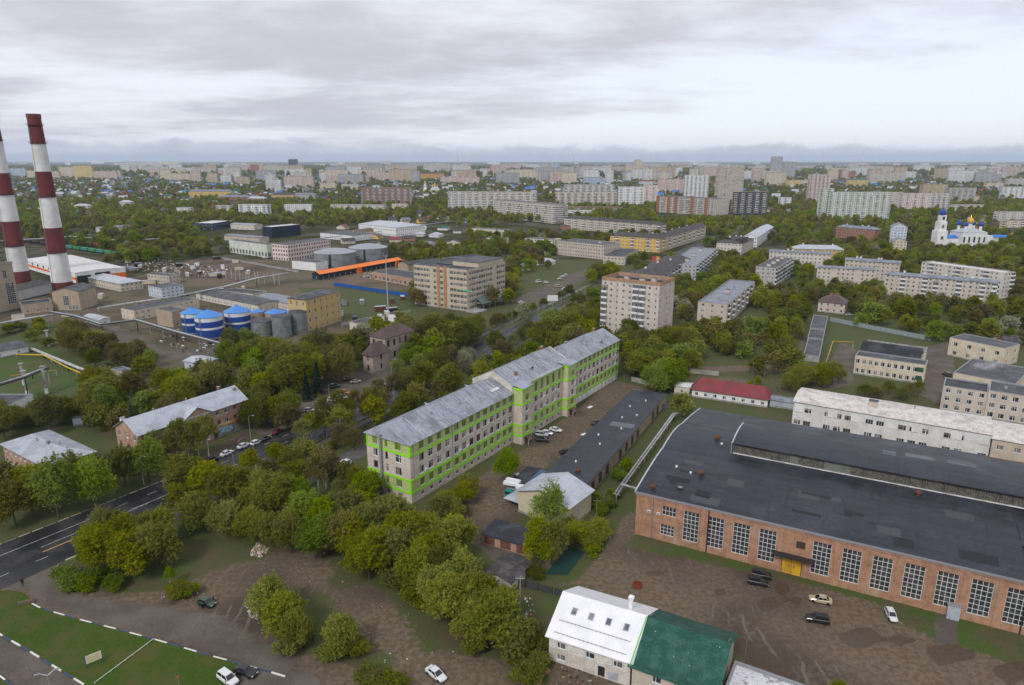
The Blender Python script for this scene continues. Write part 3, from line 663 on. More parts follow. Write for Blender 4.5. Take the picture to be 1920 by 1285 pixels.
# ---------------------------------------------------------------- lawns with painted kerbs
def grass_mat(name, a, b2, dry):
    m, t, b = nodes(name); q = NB(t); v = q.n('ShaderNodeTexCoord').outputs['Object']; n1 = q.noise(v, .18, 3, .6); n2 = q.noise(v, 1.6, 4, .65); n3 = q.noise(v, 9., 2, .6)
    c = q.mix(q.rng(n2, .3, .7), a, b2); c = q.mix(q.math('MULTIPLY', q.rng(n1, .42, .66), .85), c, dry); f = q.rng(n3, .2, .8, .6, 1.35)
    c = q.mix(1., c, q.n('ShaderNodeCombineXYZ', {0: f, 1: f, 2: f}).outputs[0], 'MULTIPLY'); q.set(b, 'Base Color', c); b.inputs['Roughness'].default_value = .9; b.inputs['Specular IOR Level'].default_value = .15
    q.set(b, 'Normal', q.n('ShaderNodeBump', {'Height': q.math('ADD', n2, n3), 'Strength': .8, 'Distance': .15}).outputs[0]); return m
LAWN = grass_mat('mown_grass', (.040, .078, .008), (.058, .100, .012), (.090, .085, .024))
kb = MB(); kb.box(-1.5, 1.5, -.13, .13, -.1, .2, 0, 'b'); KW = kb.mesh('kerb_stone', KWHITE); kb = MB(); kb.box(-1.5, 1.5, -.125, .125, -.1, .2, 0, 'b'); KB_ = kb.mesh('kerb_stone', KBLUE)
E1 = poly([(60, 1133), (80, 1143), (150, 1163), (220, 1181), (290, 1200), (345, 1216), (400, 1232), (456, 1247)]); E2 = poly([(-40, 1165), (0, 1190), (40, 1213), (80, 1237), (120, 1262), (160, 1286), (190, 1305)])
def lawn(pts, name='lawn'):
    b = MB(); b.prism([(p.x, p.y) for p in pts], -.05, .12); return structure(b.build(name, LAWN))
lw = lawn(poly([(-60, 1135), (-20, 1112), (15, 1107), (40, 1111), (54, 1121)])+E1+poly([(438, 1268), (425, 1292), (400, 1320)])+E2[::-1])
kerb_line(E1+poly([(500, 1259), (530, 1268)]), lw, [KW, KB_], 3.1); kerb_line(E2, lw, [KW, KB_], 3.1); kerb_line(poly([(456, 1247), (438, 1268), (425, 1292)]), lw, [KW, KB_], 3.1)
l2 = lawn(poly([(-60, 1232), (-10, 1262), (22, 1287), (50, 1312), (-60, 1330)])); kerb_line(poly([(-40, 1243), (-10, 1261), (22, 1286), (48, 1310)]), l2, [KW, KB_], 3.1)
kerb_line(poly([(150, 1040), (112, 1056), (104, 1068), (106, 1090), (120, 1109)]), kerb, [KW, KSTONE], 3.1)
# ================================================================ the long office building with the green-marked storeys
GREENL = mat('green_overlay_line', (.26, .72, .01), .6, var=.04); GREENW = mat('green_overlay_storey', (.46, .52, .22), .8, c2=(.38, .44, .19), var=.12, streak=.15)  # added green overlay graphic, built as wall bands; not the office's own paint
W_MAIN = mat('old_pink_plaster', (.60, .52, .45), .9, c2=(.50, .42, .36), sc_=.3, var=.18, streak=.32, streak_c=(.30, .25, .22)); W_GAB = mat('white_rendered_gable', (.66, .63, .56), .9, c2=(.5, .46, .4), sc_=.4, streak=.3)
R_MAIN = mat('patched_galvanised_roof', (.30, .315, .365), .42, c2=(.20, .21, .235), sc_=.22, lo=.48, hi=.66, var=.25, fsc=2.2, spec=.5)
R_MAIN2 = mat('weathered_roof_sheet', (.22, .235, .275), .45, c2=(.16, .17, .19), sc_=.3, var=.2, spec=.45); R_MAIN3 = mat('newer_roof_sheet', (.40, .415, .46), .4, c2=(.33, .34, .38), sc_=.3, var=.15, spec=.5)
MO = P(768, 833, 17.5); MU = Vector((.55003, .83514)); MANG = math.atan2(MU.y, MU.x)
main = thing('office_building', 'very long four-storey plaster office with two storeys marked in bright green', 'building', (MO.x, MO.y, 0), MANG)
FOOT.append((MO.x, MO.y, MANG, 131, 16.5)); FOOT.append((local((MO.x, MO.y, MANG), 48, -5).x, local((MO.x, MO.y, MANG), 48, -5).y, MANG, 41, 6)); ANCHOR.append((MO.x+9, MO.y+8, 'near end of the green-marked office')); ANCHOR.append((MO.x+50, MO.y+95, 'far end of the green-marked office'))
mr = random.Random(3)
FL = [(3.0, 'g'), (6.6, 'p'), (10.2, 'p'), (13.8, 'g')]
def office_wall(o, ux, n, L, top, cols, rz, wide=1.95, tall_top=False, base=True, name='wall'):
    """One face of the office: basement, four storeys, openings at the given columns."""
    holes = []
    for z, kd in FL:
        for a in cols:
            w_ = a[1] if isinstance(a, tuple) else wide; a_ = a[0] if isinstance(a, tuple) else a
            hh = 2.25 if not (tall_top and z > 13) else 3.6
            z0 = z+.8 if not (tall_top and z > 13) else z+.7
            holes.append((round(a_-w_/2, 3), round(a_+w_/2, 3), z0, round(min(z0+hh, top-.5), 3)))
            st = 'green' if kd == 'g' else ('pvc' if mr.random() < .76 else mr.choice(('old', 'brown')))
            q = put('window', winmesh(w_, round(min(z0+hh, top-.5)-z0, 3), st, mr.choice((0, 1, 1))), main, (o[0]+ux[0]*a_-n[0]*.16, o[1]+ux[1]*a_-n[1]*.16, z0), rz)
            if kd == 'p' and mr.random() < .33:
                put('air_conditioner', AC, main, (o[0]+ux[0]*(a_+w_/2+.6)+n[0]*.02, o[1]+ux[1]*(a_+w_/2+.6)+n[1]*.02, z0+.1), rz)
    if base:
        for a in cols[::1]:
            a_ = a[0] if isinstance(a, tuple) else a
            holes.append((round(a_-.55, 3), round(a_+.55, 3), .9, 2.1)); put('window', winmesh(1.1, 1.2, 'old', 0), main, (o[0]+ux[0]*a_-n[0]*.16, o[1]+ux[1]*a_-n[1]*.16, .9), rz)
    for z0, z1_, m in ((0., 3.0, 0), (3.0, 6.6, 1), (6.6, 13.8, 0), (13.8, top, 1)):
        b = MB(); wall_face(b, o, ux, n, L, z0, z1_, [h for h in holes if z0 <= h[2] < z1_]); b.build(name, [W_MAIN, GREENW][m], main)
    for z in (3.0, 6.65, 13.75, top-.4):
        b = MB(); d = .10; e = .10
        p0 = (o[0]-ux[0]*e, o[1]-ux[1]*e); A_ = lambda a, q, zz_: (p0[0]+ux[0]*a+n[0]*q, p0[1]+ux[1]*a+n[1]*q, zz_)
        L2 = L+2*e; t = .30
        b.face([A_(0, d, z-t), A_(L2, d, z-t), A_(L2, d, z+t), A_(0, d, z+t)]); b.face([A_(0, d, z+t), A_(L2, d, z+t), A_(L2, .004, z+t), A_(0, .004, z+t)]); b.face([A_(0, d, z-t), A_(L2, d, z-t), A_(L2, .004, z-t), A_(0, .004, z-t)])
        b.face([A_(0, d, z-t), A_(0, d, z+t), A_(0, .004, z+t), A_(0, .004, z-t)]); b.face([A_(L2, d, z-t), A_(L2, d, z+t), A_(L2, .004, z+t), A_(L2, .004, z-t)]); b.build('green_band', GREENL, main)
def green_post(o, n, ux, top, lo=13.8):
    for z0, z1_ in ((lo+.35, top-.76), (3.36, 6.29)):
        b = MB(); q = lambda a, d, z: (o[0]+ux[0]*a+n[0]*d, o[1]+ux[1]*a+n[1]*d, z)
        b.face([q(-.25, .08, z0), q(.25, .08, z0), q(.25, .08, z1_), q(-.25, .08, z1_)]); b.face([q(-.25, 0, z0), q(-.25, .08, z0), q(-.25, .08, z1_), q(-.25, 0, z1_)]); b.face([q(.25, 0, z0), q(.25, .08, z0), q(.25, .08, z1_), q(.25, 0, z1_)]); b.build('green_band', GREENL, main)
b = MB(); b.box(-.42, .42, -.32, 0, 0, .6, 0); b.box(-.3, .3, -.335, -.32, .06, .54, 1); AC = b.mesh('air_conditioner', [WHITE, GREYM])
T1, T2 = 17.5, 19.3
office_wall((0, 0), (1, 0), (0, -1), 49.8, T1, [4.6, 8.4, 12.1, 15.9, 20, 23.6, 27.2, 30.7, 34.3, 37.8, 41.3, 44.9, 48.2], 0.)
office_wall((0, 16), (0, -1), (-1, 0), 16., T1, [(3.2, 1.6), (7.4, 1.0), (11.6, 2.1)], -math.pi/2)
green_post((.3, 0), (0, -1), (1, 0), T1); green_post((0, 15.7), (-1, 0), (0, -1), T1); green_post((0, .3), (-1, 0), (0, -1), T1)
office_wall((49.8, -3.6), (1, 0), (0, -1), 6.0, T2, [3.0], 0.); office_wall((49.8, 0), (0, -1), (-1, 0), 3.6, T2, [], -math.pi/2); office_wall((55.8, -3.6), (0, 1), (1, 0), 2.2, T2, [], math.pi/2)
office_wall((55.8, -1.4), (1, 0), (0, -1), 24.4, T2, [2.2, 6.0, 9.9, 13.8, 17.7, 21.8], 0., 1.7, True)
office_wall((80.2, -3.6), (1, 0), (0, -1), 6.4, T2, [3.6], 0.); office_wall((80.2, -1.4), (0, -1), (-1, 0), 2.2, T2, [], -math.pi/2); office_wall((86.6, -3.6), (0, 1), (1, 0), 3.6, T2, [], math.pi/2)
office_wall((86.6, 0), (1, 0), (0, -1), 44.2, T1, [3+3.65*i for i in range(12)], 0.); green_post((44.0+86.5, 0), (0, -1), (1, 0), T1)
office_wall((130.8, 0), (0, 1), (1, 0), 16., T1, [4, 8, 12], math.pi/2)
b = MB(); b.face([(130.8, 16, 0), (0, 16, 0), (0, 16, T1), (130.8, 16, T1)]); b.build('wall', W_MAIN, main)
b = MB(); b.face([(49.8, 16.01, T1), (86.6, 16.01, T1), (86.6, 16.01, T2), (49.8, 16.01, T2)]); b.build('wall', W_MAIN, main)
for x in (49.8, 86.6):                                                                     # the taller middle part's rendered gable walls
    b = MB(); b.face([(x, 0, T1-.6), (x, 16, T1-.6), (x, 16, T2+.25), (x, 8, T2+4.0), (x, 0, T2+.25)]); b.box(x-.3, x+.0, -.01, 16.02, T1-.6, T1, 0)
    b.face([(x-.35, 0, T1-.6), (x-.35, 16, T1-.6), (x-.35, 16, T2+.25), (x-.35, 8, T2+4.0), (x-.35, 0, T2+.25)]); b.face([(x-.4, -.1, T2+.3), (x+.05, -.1, T2+.3), (x+.05, 8, T2+4.05), (x-.4, 8, T2+4.05)]); b.face([(x-.4, 16.1, T2+.3), (x+.05, 16.1, T2+.3), (x+.05, 8, T2+4.05), (x-.4, 8, T2+4.05)]); b.build('gable_wall', W_GAB, main)
def office_roof(x0, W, h, rh, hipl, hipr, name='roof'):
    b = MB(); mid, ov, D = 8., .55, 16.; kz = rh/mid; ze = h-ov*kz; zr = h+rh; a0, a1 = x0-(ov if hipl else 0), x0+W+(ov if hipr else 0); r0, r1 = (x0+7 if hipl else x0), (x0+W-7 if hipr else x0+W)
    def slope(pts):
        b.face(pts); b.face([(p[0], p[1], p[2]-.15) for p in pts])
    n = int((a1-a0)/.65); tpf = lambda a: min(1., (a-a0)/(r0-a0) if hipl else 1., (a1-a)/(a1-r1) if hipr else 1.)
    for i in range(n):
        u, v = a0+(a1-a0)*i/n, a0+(a1-a0)*(i+1)/n
        for y0 in (-ov, D+ov):
            cuts = [0., mr.uniform(.2, .4), mr.uniform(.5, .7), 1.]
            for c0, c1 in zip(cuts[:-1], cuts[1:]):
                f_ = lambda a, c: (a, y0+(mid-y0)*tpf(a)*c, ze+(zr-ze)*tpf(a)*c); b.face([f_(u, c0), f_(v, c0), f_(v, c1), f_(u, c1)], mr.choice((0, 0, 0, 1, 2)))
        b.face([(u, -ov, ze-.15), (v, -ov, ze-.15), (v, mid, zr-.15), (u, mid, zr-.15)])
    if hipl: slope([(a0, D+ov, ze), (a0, -ov, ze), (r0, mid, zr)])
    if hipr: slope([(a1, -ov, ze), (a1, D+ov, ze), (r1, mid, zr)])
    for p, q in (((a0, -ov), (a1, -ov)), ((a1, D+ov), (a0, D+ov)), ((a0, D+ov), (a0, -ov)), ((a1, -ov), (a1, D+ov))): b.face([(*p, ze-.15), (*q, ze-.15), (*q, ze), (*p, ze)])
    n = int((a1-a0)/.65)
    for i in range(1, n):
        a = a0+(a1-a0)*i/n; tp = 1.
        if hipl: tp = min(tp, (a-a0)/(r0-a0))
        if hipr: tp = min(tp, (a1-a)/(a1-r1))
        for y0 in (-ov, D+ov):
            y1 = y0+(mid-y0)*tp; z1_ = ze+(zr-ze)*tp; g, e = .055, .10
            b.face([(a-g, y0, ze+e), (a+g, y0, ze+e), (a+g, y1, z1_+e), (a-g, y1, z1_+e)]); b.face([(a-g, y0, ze), (a-g, y0, ze+e), (a-g, y1, z1_+e), (a-g, y1, z1_)]); b.face([(a+g, y0, ze), (a+g, y0, ze+e), (a+g, y1, z1_+e), (a+g, y1, z1_)])
    for hip_, xa, xr in ((hipl, a0, r0), (hipr, a1, r1)):
        if not hip_: continue
        for i in range(1, 26):
            c = -ov+(D+2*ov)*i/26; tp = 1-abs(c-mid)/(mid+ov); g, e = .055, .10; x1 = xa+(xr-xa)*tp; z1_ = ze+(zr-ze)*tp
            b.face([(xa, c-g, ze+e), (xa, c+g, ze+e), (x1, c+g, z1_+e), (x1, c-g, z1_+e)]); b.face([(xa, c-g, ze), (xa, c-g, ze+e), (x1, c-g, z1_+e), (x1, c-g, z1_)])
    return b.build(name, [R_MAIN, R_MAIN2, R_MAIN3], main)
rf1 = office_roof(0, 49.4, T1+.05, 3.9, True, False); rf2 = office_roof(49.81, 36.4, T2+.05, 3.9, False, False); rf3 = office_roof(86.62, 44.2, T1+.05, 3.9, False, True)
for x0, x1, y1 in ((49.9, 55.9, -3.7), (80.1, 86.5, -3.7)):
    b = MB(); b.face([(x0-.3, y1-.3, T2+.02), (x1+.3, y1-.3, T2+.02), (x1+.3, .9, T2+.72), (x0-.3, .9, T2+.72)]); b.face([(x0-.3, y1-.3, T2-.1), (x1+.3, y1-.3, T2-.1), (x1+.3, y1-.3, T2+.02), (x0-.3, y1-.3, T2+.02)]); b.build('roof', R_MAIN, main)
b = MB(); b.face([(56.2, -2.0, T2-.08), (79.8, -2.0, T2-.08), (79.8, -.4, T2+.12), (56.2, -.4, T2+.12)]); b.build('roof', R_MAIN, main)
def office_bit(nm, me, x, y, up=0.):
    rfx = rf1 if x < 49.6 else (rf2 if x < 86.5 else rf3); z = (T2 if 49.6 < x < 86.5 else T1)+3.9*(1-abs(y-8)/8)+up
    return put(nm, me, rfx, (x, y, z))
b = MB(); b.face([(-1.1, -1.3, .02), (1.1, -1.3, .02), (0, 1.4, .75)]); b.face([(-1.1, -1.3, .0), (0, -1.3, .85), (0, 1.4, .75)]); b.face([(1.1, -1.3, .0), (0, -1.3, .85), (0, 1.4, .75)]); b.face([(-1.0, -1.25, 0), (1.0, -1.25, 0), (0, -1.25, .8)], 1); DORM = b.mesh('dormer_vent', [R_MAIN, DARKM])
d_ = put('dormer_vent', DORM, rf1, (2.9, 5.0, T1+1.45), -math.pi/2); office_bit('dormer_vent', DORM, 42, 12.4, -.2); office_bit('dormer_vent', DORM, 22, 12.4, -.2); office_bit('dormer_vent', DORM, 66, 4.0, -.2); office_bit('dormer_vent', DORM, 118, 3.2, -.2)
for x, y, kd in ((56.5, 3.4, 'chimney'), (88.5, 6.5, 'chimney'), (89.2, 9, 'chimney'), (84.5, 10, 'chimney'), (107, 5.0, 'pipe'), (109, 6, 'pipe'), (111, 5, 'pipe'), (112, 7, 'pipe'), (108, 3.6, 'pipe'), (125, 9, 'chimney'), (15, 5, 'pipe'), (27, 4, 'pipe'), (100, 8.6, 'box')): office_bit('chimney' if kd == 'chimney' else 'vent_pipe', vent_mesh(kd), x, y)
b = MB(); b.face([(-2.2, -.5, .08), (2.2, -.5, .08), (2.2, .5, .52), (-2.2, .5, .52)]); office_bit('roof_patch', b.mesh('roof_patch', R_WHITE), 44.5, 3.5, -.1)
b = MB(); b.box(-.35, .35, -.7, 0, -.2, 17.2, 0); b.build('flue_duct', GREYM, main, (-.02, 10.3, .8), -math.pi/2)
for x in (1.2, 17.9, 49.0, 87.4, 129.5):
    b = MB(); b.tube([(x, -.16, .3), (x, -.16, 17.2)], .07, 6); b.build('drainpipe', GREYM, main)
for x0, w_ in ((52.3, 2.6), (82.6, 2.4)):
    b = MB(); b.box(x0-1.6, x0+1.6, -5.6, -3.6, 2.5, 2.68, 0); b.box(x0-1.5, x0-1.3, -5.5, -5.3, 0, 2.5, 1); b.box(x0+1.3, x0+1.5, -5.5, -5.3, 0, 2.5, 1); b.build('entrance_canopy', [R_BROWN, CONC], main)
    b = MB(); b.box(x0-.8, x0+.8, -3.72, -3.6, .1, 2.3, 0); b.build('door', BROWNF, main)
b = MB()
for i in range(11): b.box(92+i*3.4, 94.6+i*3.4, -.14, -.01, .5, 2.6, 0)
stuff(b.build('white_panel_strip', W_WHITE, main))

# ================================================================ red-brick factory hall
FO = P(1190, 1001); FU = Vector((.8800, -.4750)).normalized(); FANG = math.atan2(FU.y, FU.x); FL_, FD = 118., 66.; FH = 11.6
fac = thing('factory_hall', 'huge red-brick factory hall with tall white gridded windows and black bitumen roof', 'factory', (FO.x, FO.y, 0), FANG)
FFR = (FO.x, FO.y, FANG, FL_, FD); FOOT.append(FFR); ANCHOR.append((FO.x, FO.y, 'left end of the red-brick factory hall'))
ANCHOR.append((local(FFR, 45, 0).x, local(FFR, 45, 0).y, 'yellow gate of the red-brick factory hall'))
holes = []
def fwin(x, z0, z1_, w_, nx_, nz_):
    holes.append((round(x-w_/2, 3), round(x+w_/2, 3), z0, z1_)); put('window', winmesh(w_, z1_-z0, 'grid', (nx_, nz_)), fac, (x, .2, z0), 0)
fwin(8.2, 7.0, 9.4, 3.4, 4, 2); fwin(8.0, 1.7, 4.5, 3.4, 4, 3)
for i in range(4): fwin(13.6+5.75*i, 1.7, 9.5, 3.7, 4, 7)
for i in range(13): fwin(42.1+5.85*i, 1.7, 9.5, 3.7, 4, 7)
holes.append((34.3, 38.5, 0.05, 4.6))
wb = MB(); wall_face(wb, (0, 0), (1, 0), (0, -1), FL_, 0, FH, holes, rev=.35); fwall = wb.build('brick_front', BRK, fac)
def fz(y):     # roof height over depth: three shallow vaulted bays
    if y <= 22: return FH+.15+2.6*math.sin(y/22*1.35)/math.sin(1.35)
    if y <= 44: return 14.1+1.3*math.sin((y-22)/22*math.pi)**.9
    return 14.2-2.7*((y-44)/22)**1.3
ys = [-.35]+[float(x) for x in np.linspace(1.5, 21.9, 9)]+[22.05]+[float(x) for x in np.linspace(24, 43.9, 9)]+[44.05]+[float(x) for x in np.linspace(46, 66.3, 9)]
b = MB()
for x in (0., FL_):
    pts = [(x, 0, 0)]+[(x, y, fz(y)-.12) for y in ys if 0 <= y <= 66]+[(x, 66, 0)]; b.face(pts)
b.face([(0, 66, 0), (FL_, 66, 0), (FL_, 66, fz(66)-.1), (0, 66, fz(66)-.1)]); b.build('brick_wall', BRK, fac)
b = MB(); xs = [-.3, 18, 38, 58, 78.2, 78.6, 98, FL_+.3]
for y0, y1 in zip(ys[:-1], ys[1:]):
    for x0, x1 in zip(xs[:-1], xs[1:]):
        dz = lambda x: -.35 if x > 78.4 else 0.
        b.face([(x0, y0, fz(y0)+dz(x0)), (x1, y0, fz(y0)+dz(x1)), (x1, y1, fz(y1)+dz(x1)), (x0, y1, fz(y1)+dz(x0))])
def fac_roof_mat():
    m, t, bs = nodes('factory_bitumen'); q = NB(t); v = q.n('ShaderNodeTexCoord').outputs['Object']; sp = q.n('ShaderNodeSeparateXYZ', {0: v})
    n1 = q.noise(v, .12, 6, .6, .4); n2 = q.noise(v, 1.2, 6, .65); sv = q.n('ShaderNodeMapping', {0: v, 'Scale': (.9, .06, .2)}).outputs[0]; n3 = q.noise(sv, 1., 5, .6)
    strip = q.n('ShaderNodeTexBrick', {'Vector': v, 'Color1': (.015, .018, .026, 1), 'Color2': (.027, .031, .042, 1), 'Mortar': (.008, .009, .012, 1), 'Scale': 1., 'Mortar Size': .04, 'Brick Width': 10., 'Row Height': 1.0}).outputs[0]
    c = q.mix(q.math('MULTIPLY', q.rng(n1, .42, .7), .7), strip, (.048, .053, .066)); c = q.mix(q.math('MULTIPLY', q.rng(n3, .55, .72), .45), c, (.010, .008, .008))
    f = q.rng(n2, .25, .75, .75, 1.25); c = q.mix(1., c, q.n('ShaderNodeCombineXYZ', {0: f, 1: f, 2: f}).outputs[0], 'MULTIPLY'); q.set(bs, 'Base Color', c)
    q.set(bs, 'Roughness', q.rng(n1, .3, .7, .42, .65)); bs.inputs['Specular IOR Level'].default_value = .4
    q.set(bs, 'Normal', q.n('ShaderNodeBump', {'Height': q.math('ADD', n2, q.math('MULTIPLY', n1, 2.)), 'Strength': .25, 'Distance': .2}).outputs[0]); return m
FROOF = fac_roof_mat(); froof = b.build('roof', FROOF, fac)
for i in range(34):                               # patches of newer and older felt
    x0, y0 = mr.uniform(1, 76), mr.uniform(.8, 20) if i < 26 else mr.uniform(46, 62); w_, d_ = mr.uniform(1.5, 7), mr.choice((1., 1., 2., 3.)); b = MB()
    for k_ in range(3): ya, yb = y0+d_*k_/3, y0+d_*(k_+1)/3; b.face([(x0, ya, fz(ya)+.03), (x0+w_, ya, fz(ya)+.03), (x0+w_, yb, fz(yb)+.03), (x0, yb, fz(yb)+.03)])
    b.build('felt_patch', mat('felt_patch_%d' % (i % 3), ((.011, .012, .016), (.034, .038, .048), (.055, .058, .066))[i % 3], .6, var=.3, spec=.4), fac)
b = MB(); b.box(-.45, FL_+.4, -.42, -.36, FH-.35, FH+.2, 0); b.build('eaves_gutter', GREYM, fac)
b = MB()
for y0, y1 in zip(ys[:-1], ys[1:]): b.face([(-.5, y0, fz(y0)+.12), (-.1, y0, fz(y0)+.12), (-.1, y1, fz(y1)+.12), (-.5, y1, fz(y1)+.12)]); b.face([(-.5, y0, fz(y0)-.35), (-.5, y0, fz(y0)+.12), (-.5, y1, fz(y1)+.12), (-.5, y1, fz(y1)-.35)])
b.build('verge_flashing', R_LGREY, fac)
# brick piers, cornice, string course
for i, x in enumerate([.45, 11.0, 16.4, 22.2, 27.9, 33.6, 39.3]+[45.0+5.85*j for j in range(12)]):
    b = MB(); b.box(x-.4, x+.4, -.14, 0, 0, FH-.9, 0, 'b'); b.build('brick_pier', BRK, fac)
b = MB(); b.box(-.1, FL_+.1, -.22, -.0, FH-.85, FH-.35, 0); b.build('brick_cornice', BRK, fac)
for x in (17.6, 78.5, 4.2):
    b = MB(); b.tube([(x, -.34, .2), (x, -.34, FH-.4)], .12, 8); b.build('drainpipe', DARKM if x > 5 else GREYM, fac)
for x in (36.4,):
    for sx in (-1, 1):
        b = MB(); b.box(x+(0.03 if sx > 0 else -1.98), x+(1.98 if sx > 0 else -.03), .1, .2, .06, 4.5, 0); 
        for z in (.5, 2.2, 3.9): b.box(x+(0.1 if sx > 0 else -1.9), x+(1.9 if sx > 0 else -.1), .05, .1, z, z+.16, 0)
        b.box(x+sx*.5-.06, x+sx*.5+.06, .04, .1, 1.6, 2.4, 1); gate = b.build('gate_leaf', [mat('yellow_gate_paint', (.62, .36, .02), .6, c2=(.5, .28, .03), var=.15), DARKM], fac)
b = MB(); b.box(32.3, 41.0, -2.0, -.01, 4.85, 5.05, 0); b.box(32.4, 40.9, -.12, -.02, 4.4, 4.85, 0); b.build('gate_canopy', DARKM, fac)
b = MB(); b.box(36.9, 38.7, -.1, -.005, 7.0, 8.6, 0); b.build('boarded_window', mat('dark_boards', (.05, .045, .035), .8, var=.3), fac)
for x, z in ((3.6, 6.8), (6.0, 6.8)): put('air_conditioner', AC, fac, (x-.3, -.01, z))
b = MB(); b.box(66.2, 68.4, -1.2, -.01, 0, 3.1, 0); b.box(66.0, 68.6, -1.35, 0, 3.1, 3.22, 1); b.build('door_porch', [R_LGREY, GREYM], fac)
for i, (x0, x1, z0, z1_) in enumerate(((28.5, 37, 8.8, 11.0), (1.6, 4.5, 4.4, 6.0), (65, 69, 9.9, 10.8), (47, 52, 9.9, 10.7))):
    pass
# roof lantern along the middle of the hall
LX0, LX1, LY0, LY1, LH = 17.5, FL_-1, 26.5, 42., 18.0
LPAN = mat('grimy_lantern_glazing', (.085, .08, .066), .5, c2=(.15, .14, .115), sc_=1.4, var=.45, fsc=3., streak=.6, streak_c=(.03, .025, .02)); LPAN2 = mat('cleaned_lantern_glazing', (.17, .19, .16), .5, var=.3, streak=.5)
lan = MB(); lan.box(LX0, LX1, LY0+.1, LY1-.1, 13.5, LH-.1, 0, 'tb'); lan.build('lantern_frame', DARKM, fac)
pm = {}
for kd, mm in (('a', LPAN), ('b', LPAN2)):
    b = MB(); b.box(0, 1.94, -.06, 0, 0, 2.7, 0)
    for i in range(5): b.box(.02+i*.47, .07+i*.47, -.12, -.06, 0, 2.7, 1)
    pm[kd] = b.mesh('lantern_panel', [mm, mat('lantern_bar', (.22, .20, .17), .8, var=.3)])
lr = random.Random(5); z0l = fz(LY0)+.35
for i in range(int((LX1-LX0)/2)): put('lantern_panel', pm['b' if i in (7, 11, 12, 13) else 'a'], fac, (LX0+i*2, LY0+.1, z0l-lr.uniform(0, .05)))
b = MB(); b.box(LX0-.1, LX1, LY0-.12, LY0+.1, z0l-.28, z0l-.02, 0); b.build('lantern_sill', R_WHITE, fac)
b = MB(); yl = [float(x) for x in np.linspace(LY0-.5, LY1+.5, 9)]; zl = lambda y: LH+.9*(1-((y-(LY0+LY1)/2)/((LY1-LY0)/2+.5))**2)
for y0, y1 in zip(yl[:-1], yl[1:]): b.face([(LX0-.4, y0, zl(y0)), (LX1, y0, zl(y0)), (LX1, y1, zl(y1)), (LX0-.4, y1, zl(y1))])
b.face([(LX0-.4, yl[0], LH-.3), (LX1, yl[0], LH-.3), (LX1, yl[0], LH), (LX0-.4, yl[0], LH)]); b.face([(LX0-.4, yl[0], LH-.3)]+[(LX0-.4, y, zl(y)) for y in yl]+[(LX0-.4, yl[-1], LH-.3)]); b.build('lantern_roof', FROOF, fac)
b = MB()
for y0, y1 in zip(yl[:-1], yl[1:]): b.face([(LX0-.55, y0, zl(y0)+.06), (LX0-.2, y0, zl(y0)+.06), (LX0-.2, y1, zl(y1)+.06), (LX0-.55, y1, zl(y1)+.06)])
b.box(LX0-.55, LX0-.42, yl[0]-.1, yl[0]+.3, z0l-.2, LH+.1, 0); b.build('lantern_flashing', R_LGREY, fac)
for x0, x1, y0, y1 in ((52, 55, 35, 38), (57, 63, 36, 39), (66, 72, 36.5, 39.5)):
    b = MB(); b.face([(x0, y0, zl(y0)+.02), (x1, y0, zl(y0)+.02), (x1, y1, zl(y1)+.02), (x0, y1, zl(y1)+.02)]); b.build('roof_patch', mat('grey_roof_patch', (.13, .14, .155), .6, var=.3), fac)
b = MB(); b.lathe([(.45, 0), (.45, .5), (.8, .55), (.75, .95), (.2, 1.2)], 10, 0); RV = b.mesh('roof_ventilator', RUST); b = MB(); b.lathe([(.2, 0), (.2, .4), (.34, .42), (.1, .7)], 8, 0); RVW = b.mesh('roof_ventilator', WHITE)
for x, y, me in ((3.2, 2.3, RV), (12.6, 12.5, RV), (10.0, 12, RVW), (6, 13.5, RVW), (12, 33, RV), (13.8, 30, RVW), (90, 3, RV), (98, 2.0, RVW), (60, 24, RV)): put('roof_ventilator', me, fac, (x, y, fz(y)-.05-(.35 if x > 78.4 else 0)))
b = MB(); b.box(-.7, .7, -.7, .7, 0, .25, 0); b.box(-.45, .45, -.45, .45, .25, .3, 1); b.build('roof_hatch', [DARKM, GREYM], fac, (9.3, 5.0, fz(5)-.05))

# ================================================================ long black-roofed garage block, store house, small garages
GO = P(1085, 926, 4.6); GE = P(1249, 739, 4.6); gv = GE-GO; GANG = math.atan2(gv.y, gv.x)-math.pi/2
gx = Vector((math.cos(GANG), math.sin(GANG))); GW = 13.; go = GO-gx*GW; GD = gv.length
gar = thing('garage_block', 'long low garage block with black bitumen roof beside the muddy yard', 'garage', (go.x, go.y, 0), GANG); GFR = (go.x, go.y, GANG, GW, GD); FOOT.append(GFR); ANCHOR.append((local(GFR, 6, 45).x, local(GFR, 6, 45).y, 'long black-roofed garage block'))
wb = MB(); hs = []
for i in range(14):
    a = 5+i*6.1
    if i not in (4, 9, 10, 13): hs.append((a-1.5, a+1.5, .05, 3.4))
wall_face(wb, (GW, 0), (0, 1), (1, 0), GD, 0, 4.6, hs, rev=.3); wall_face(wb, (0, 0), (1, 0), (0, -1), GW, 0, 4.6, []); wall_face(wb, (0, GD), (0, -1), (-1, 0), GD, 0, 4.3, []); wall_face(wb, (GW, GD), (-1, 0), (0, 1), GW, 0, 4.5, []); wb.build('wall', W_STONE, gar)
GDOOR = [mat('dark_garage_door', (.045, .04, .038), .7, c2=(.09, .06, .045), sc_=1.), mat('brown_garage_door', (.10, .065, .045), .8, c2=(.06, .04, .03), sc_=1.), mat('green_garage_door', (.05, .08, .06), .8, var=.3)]
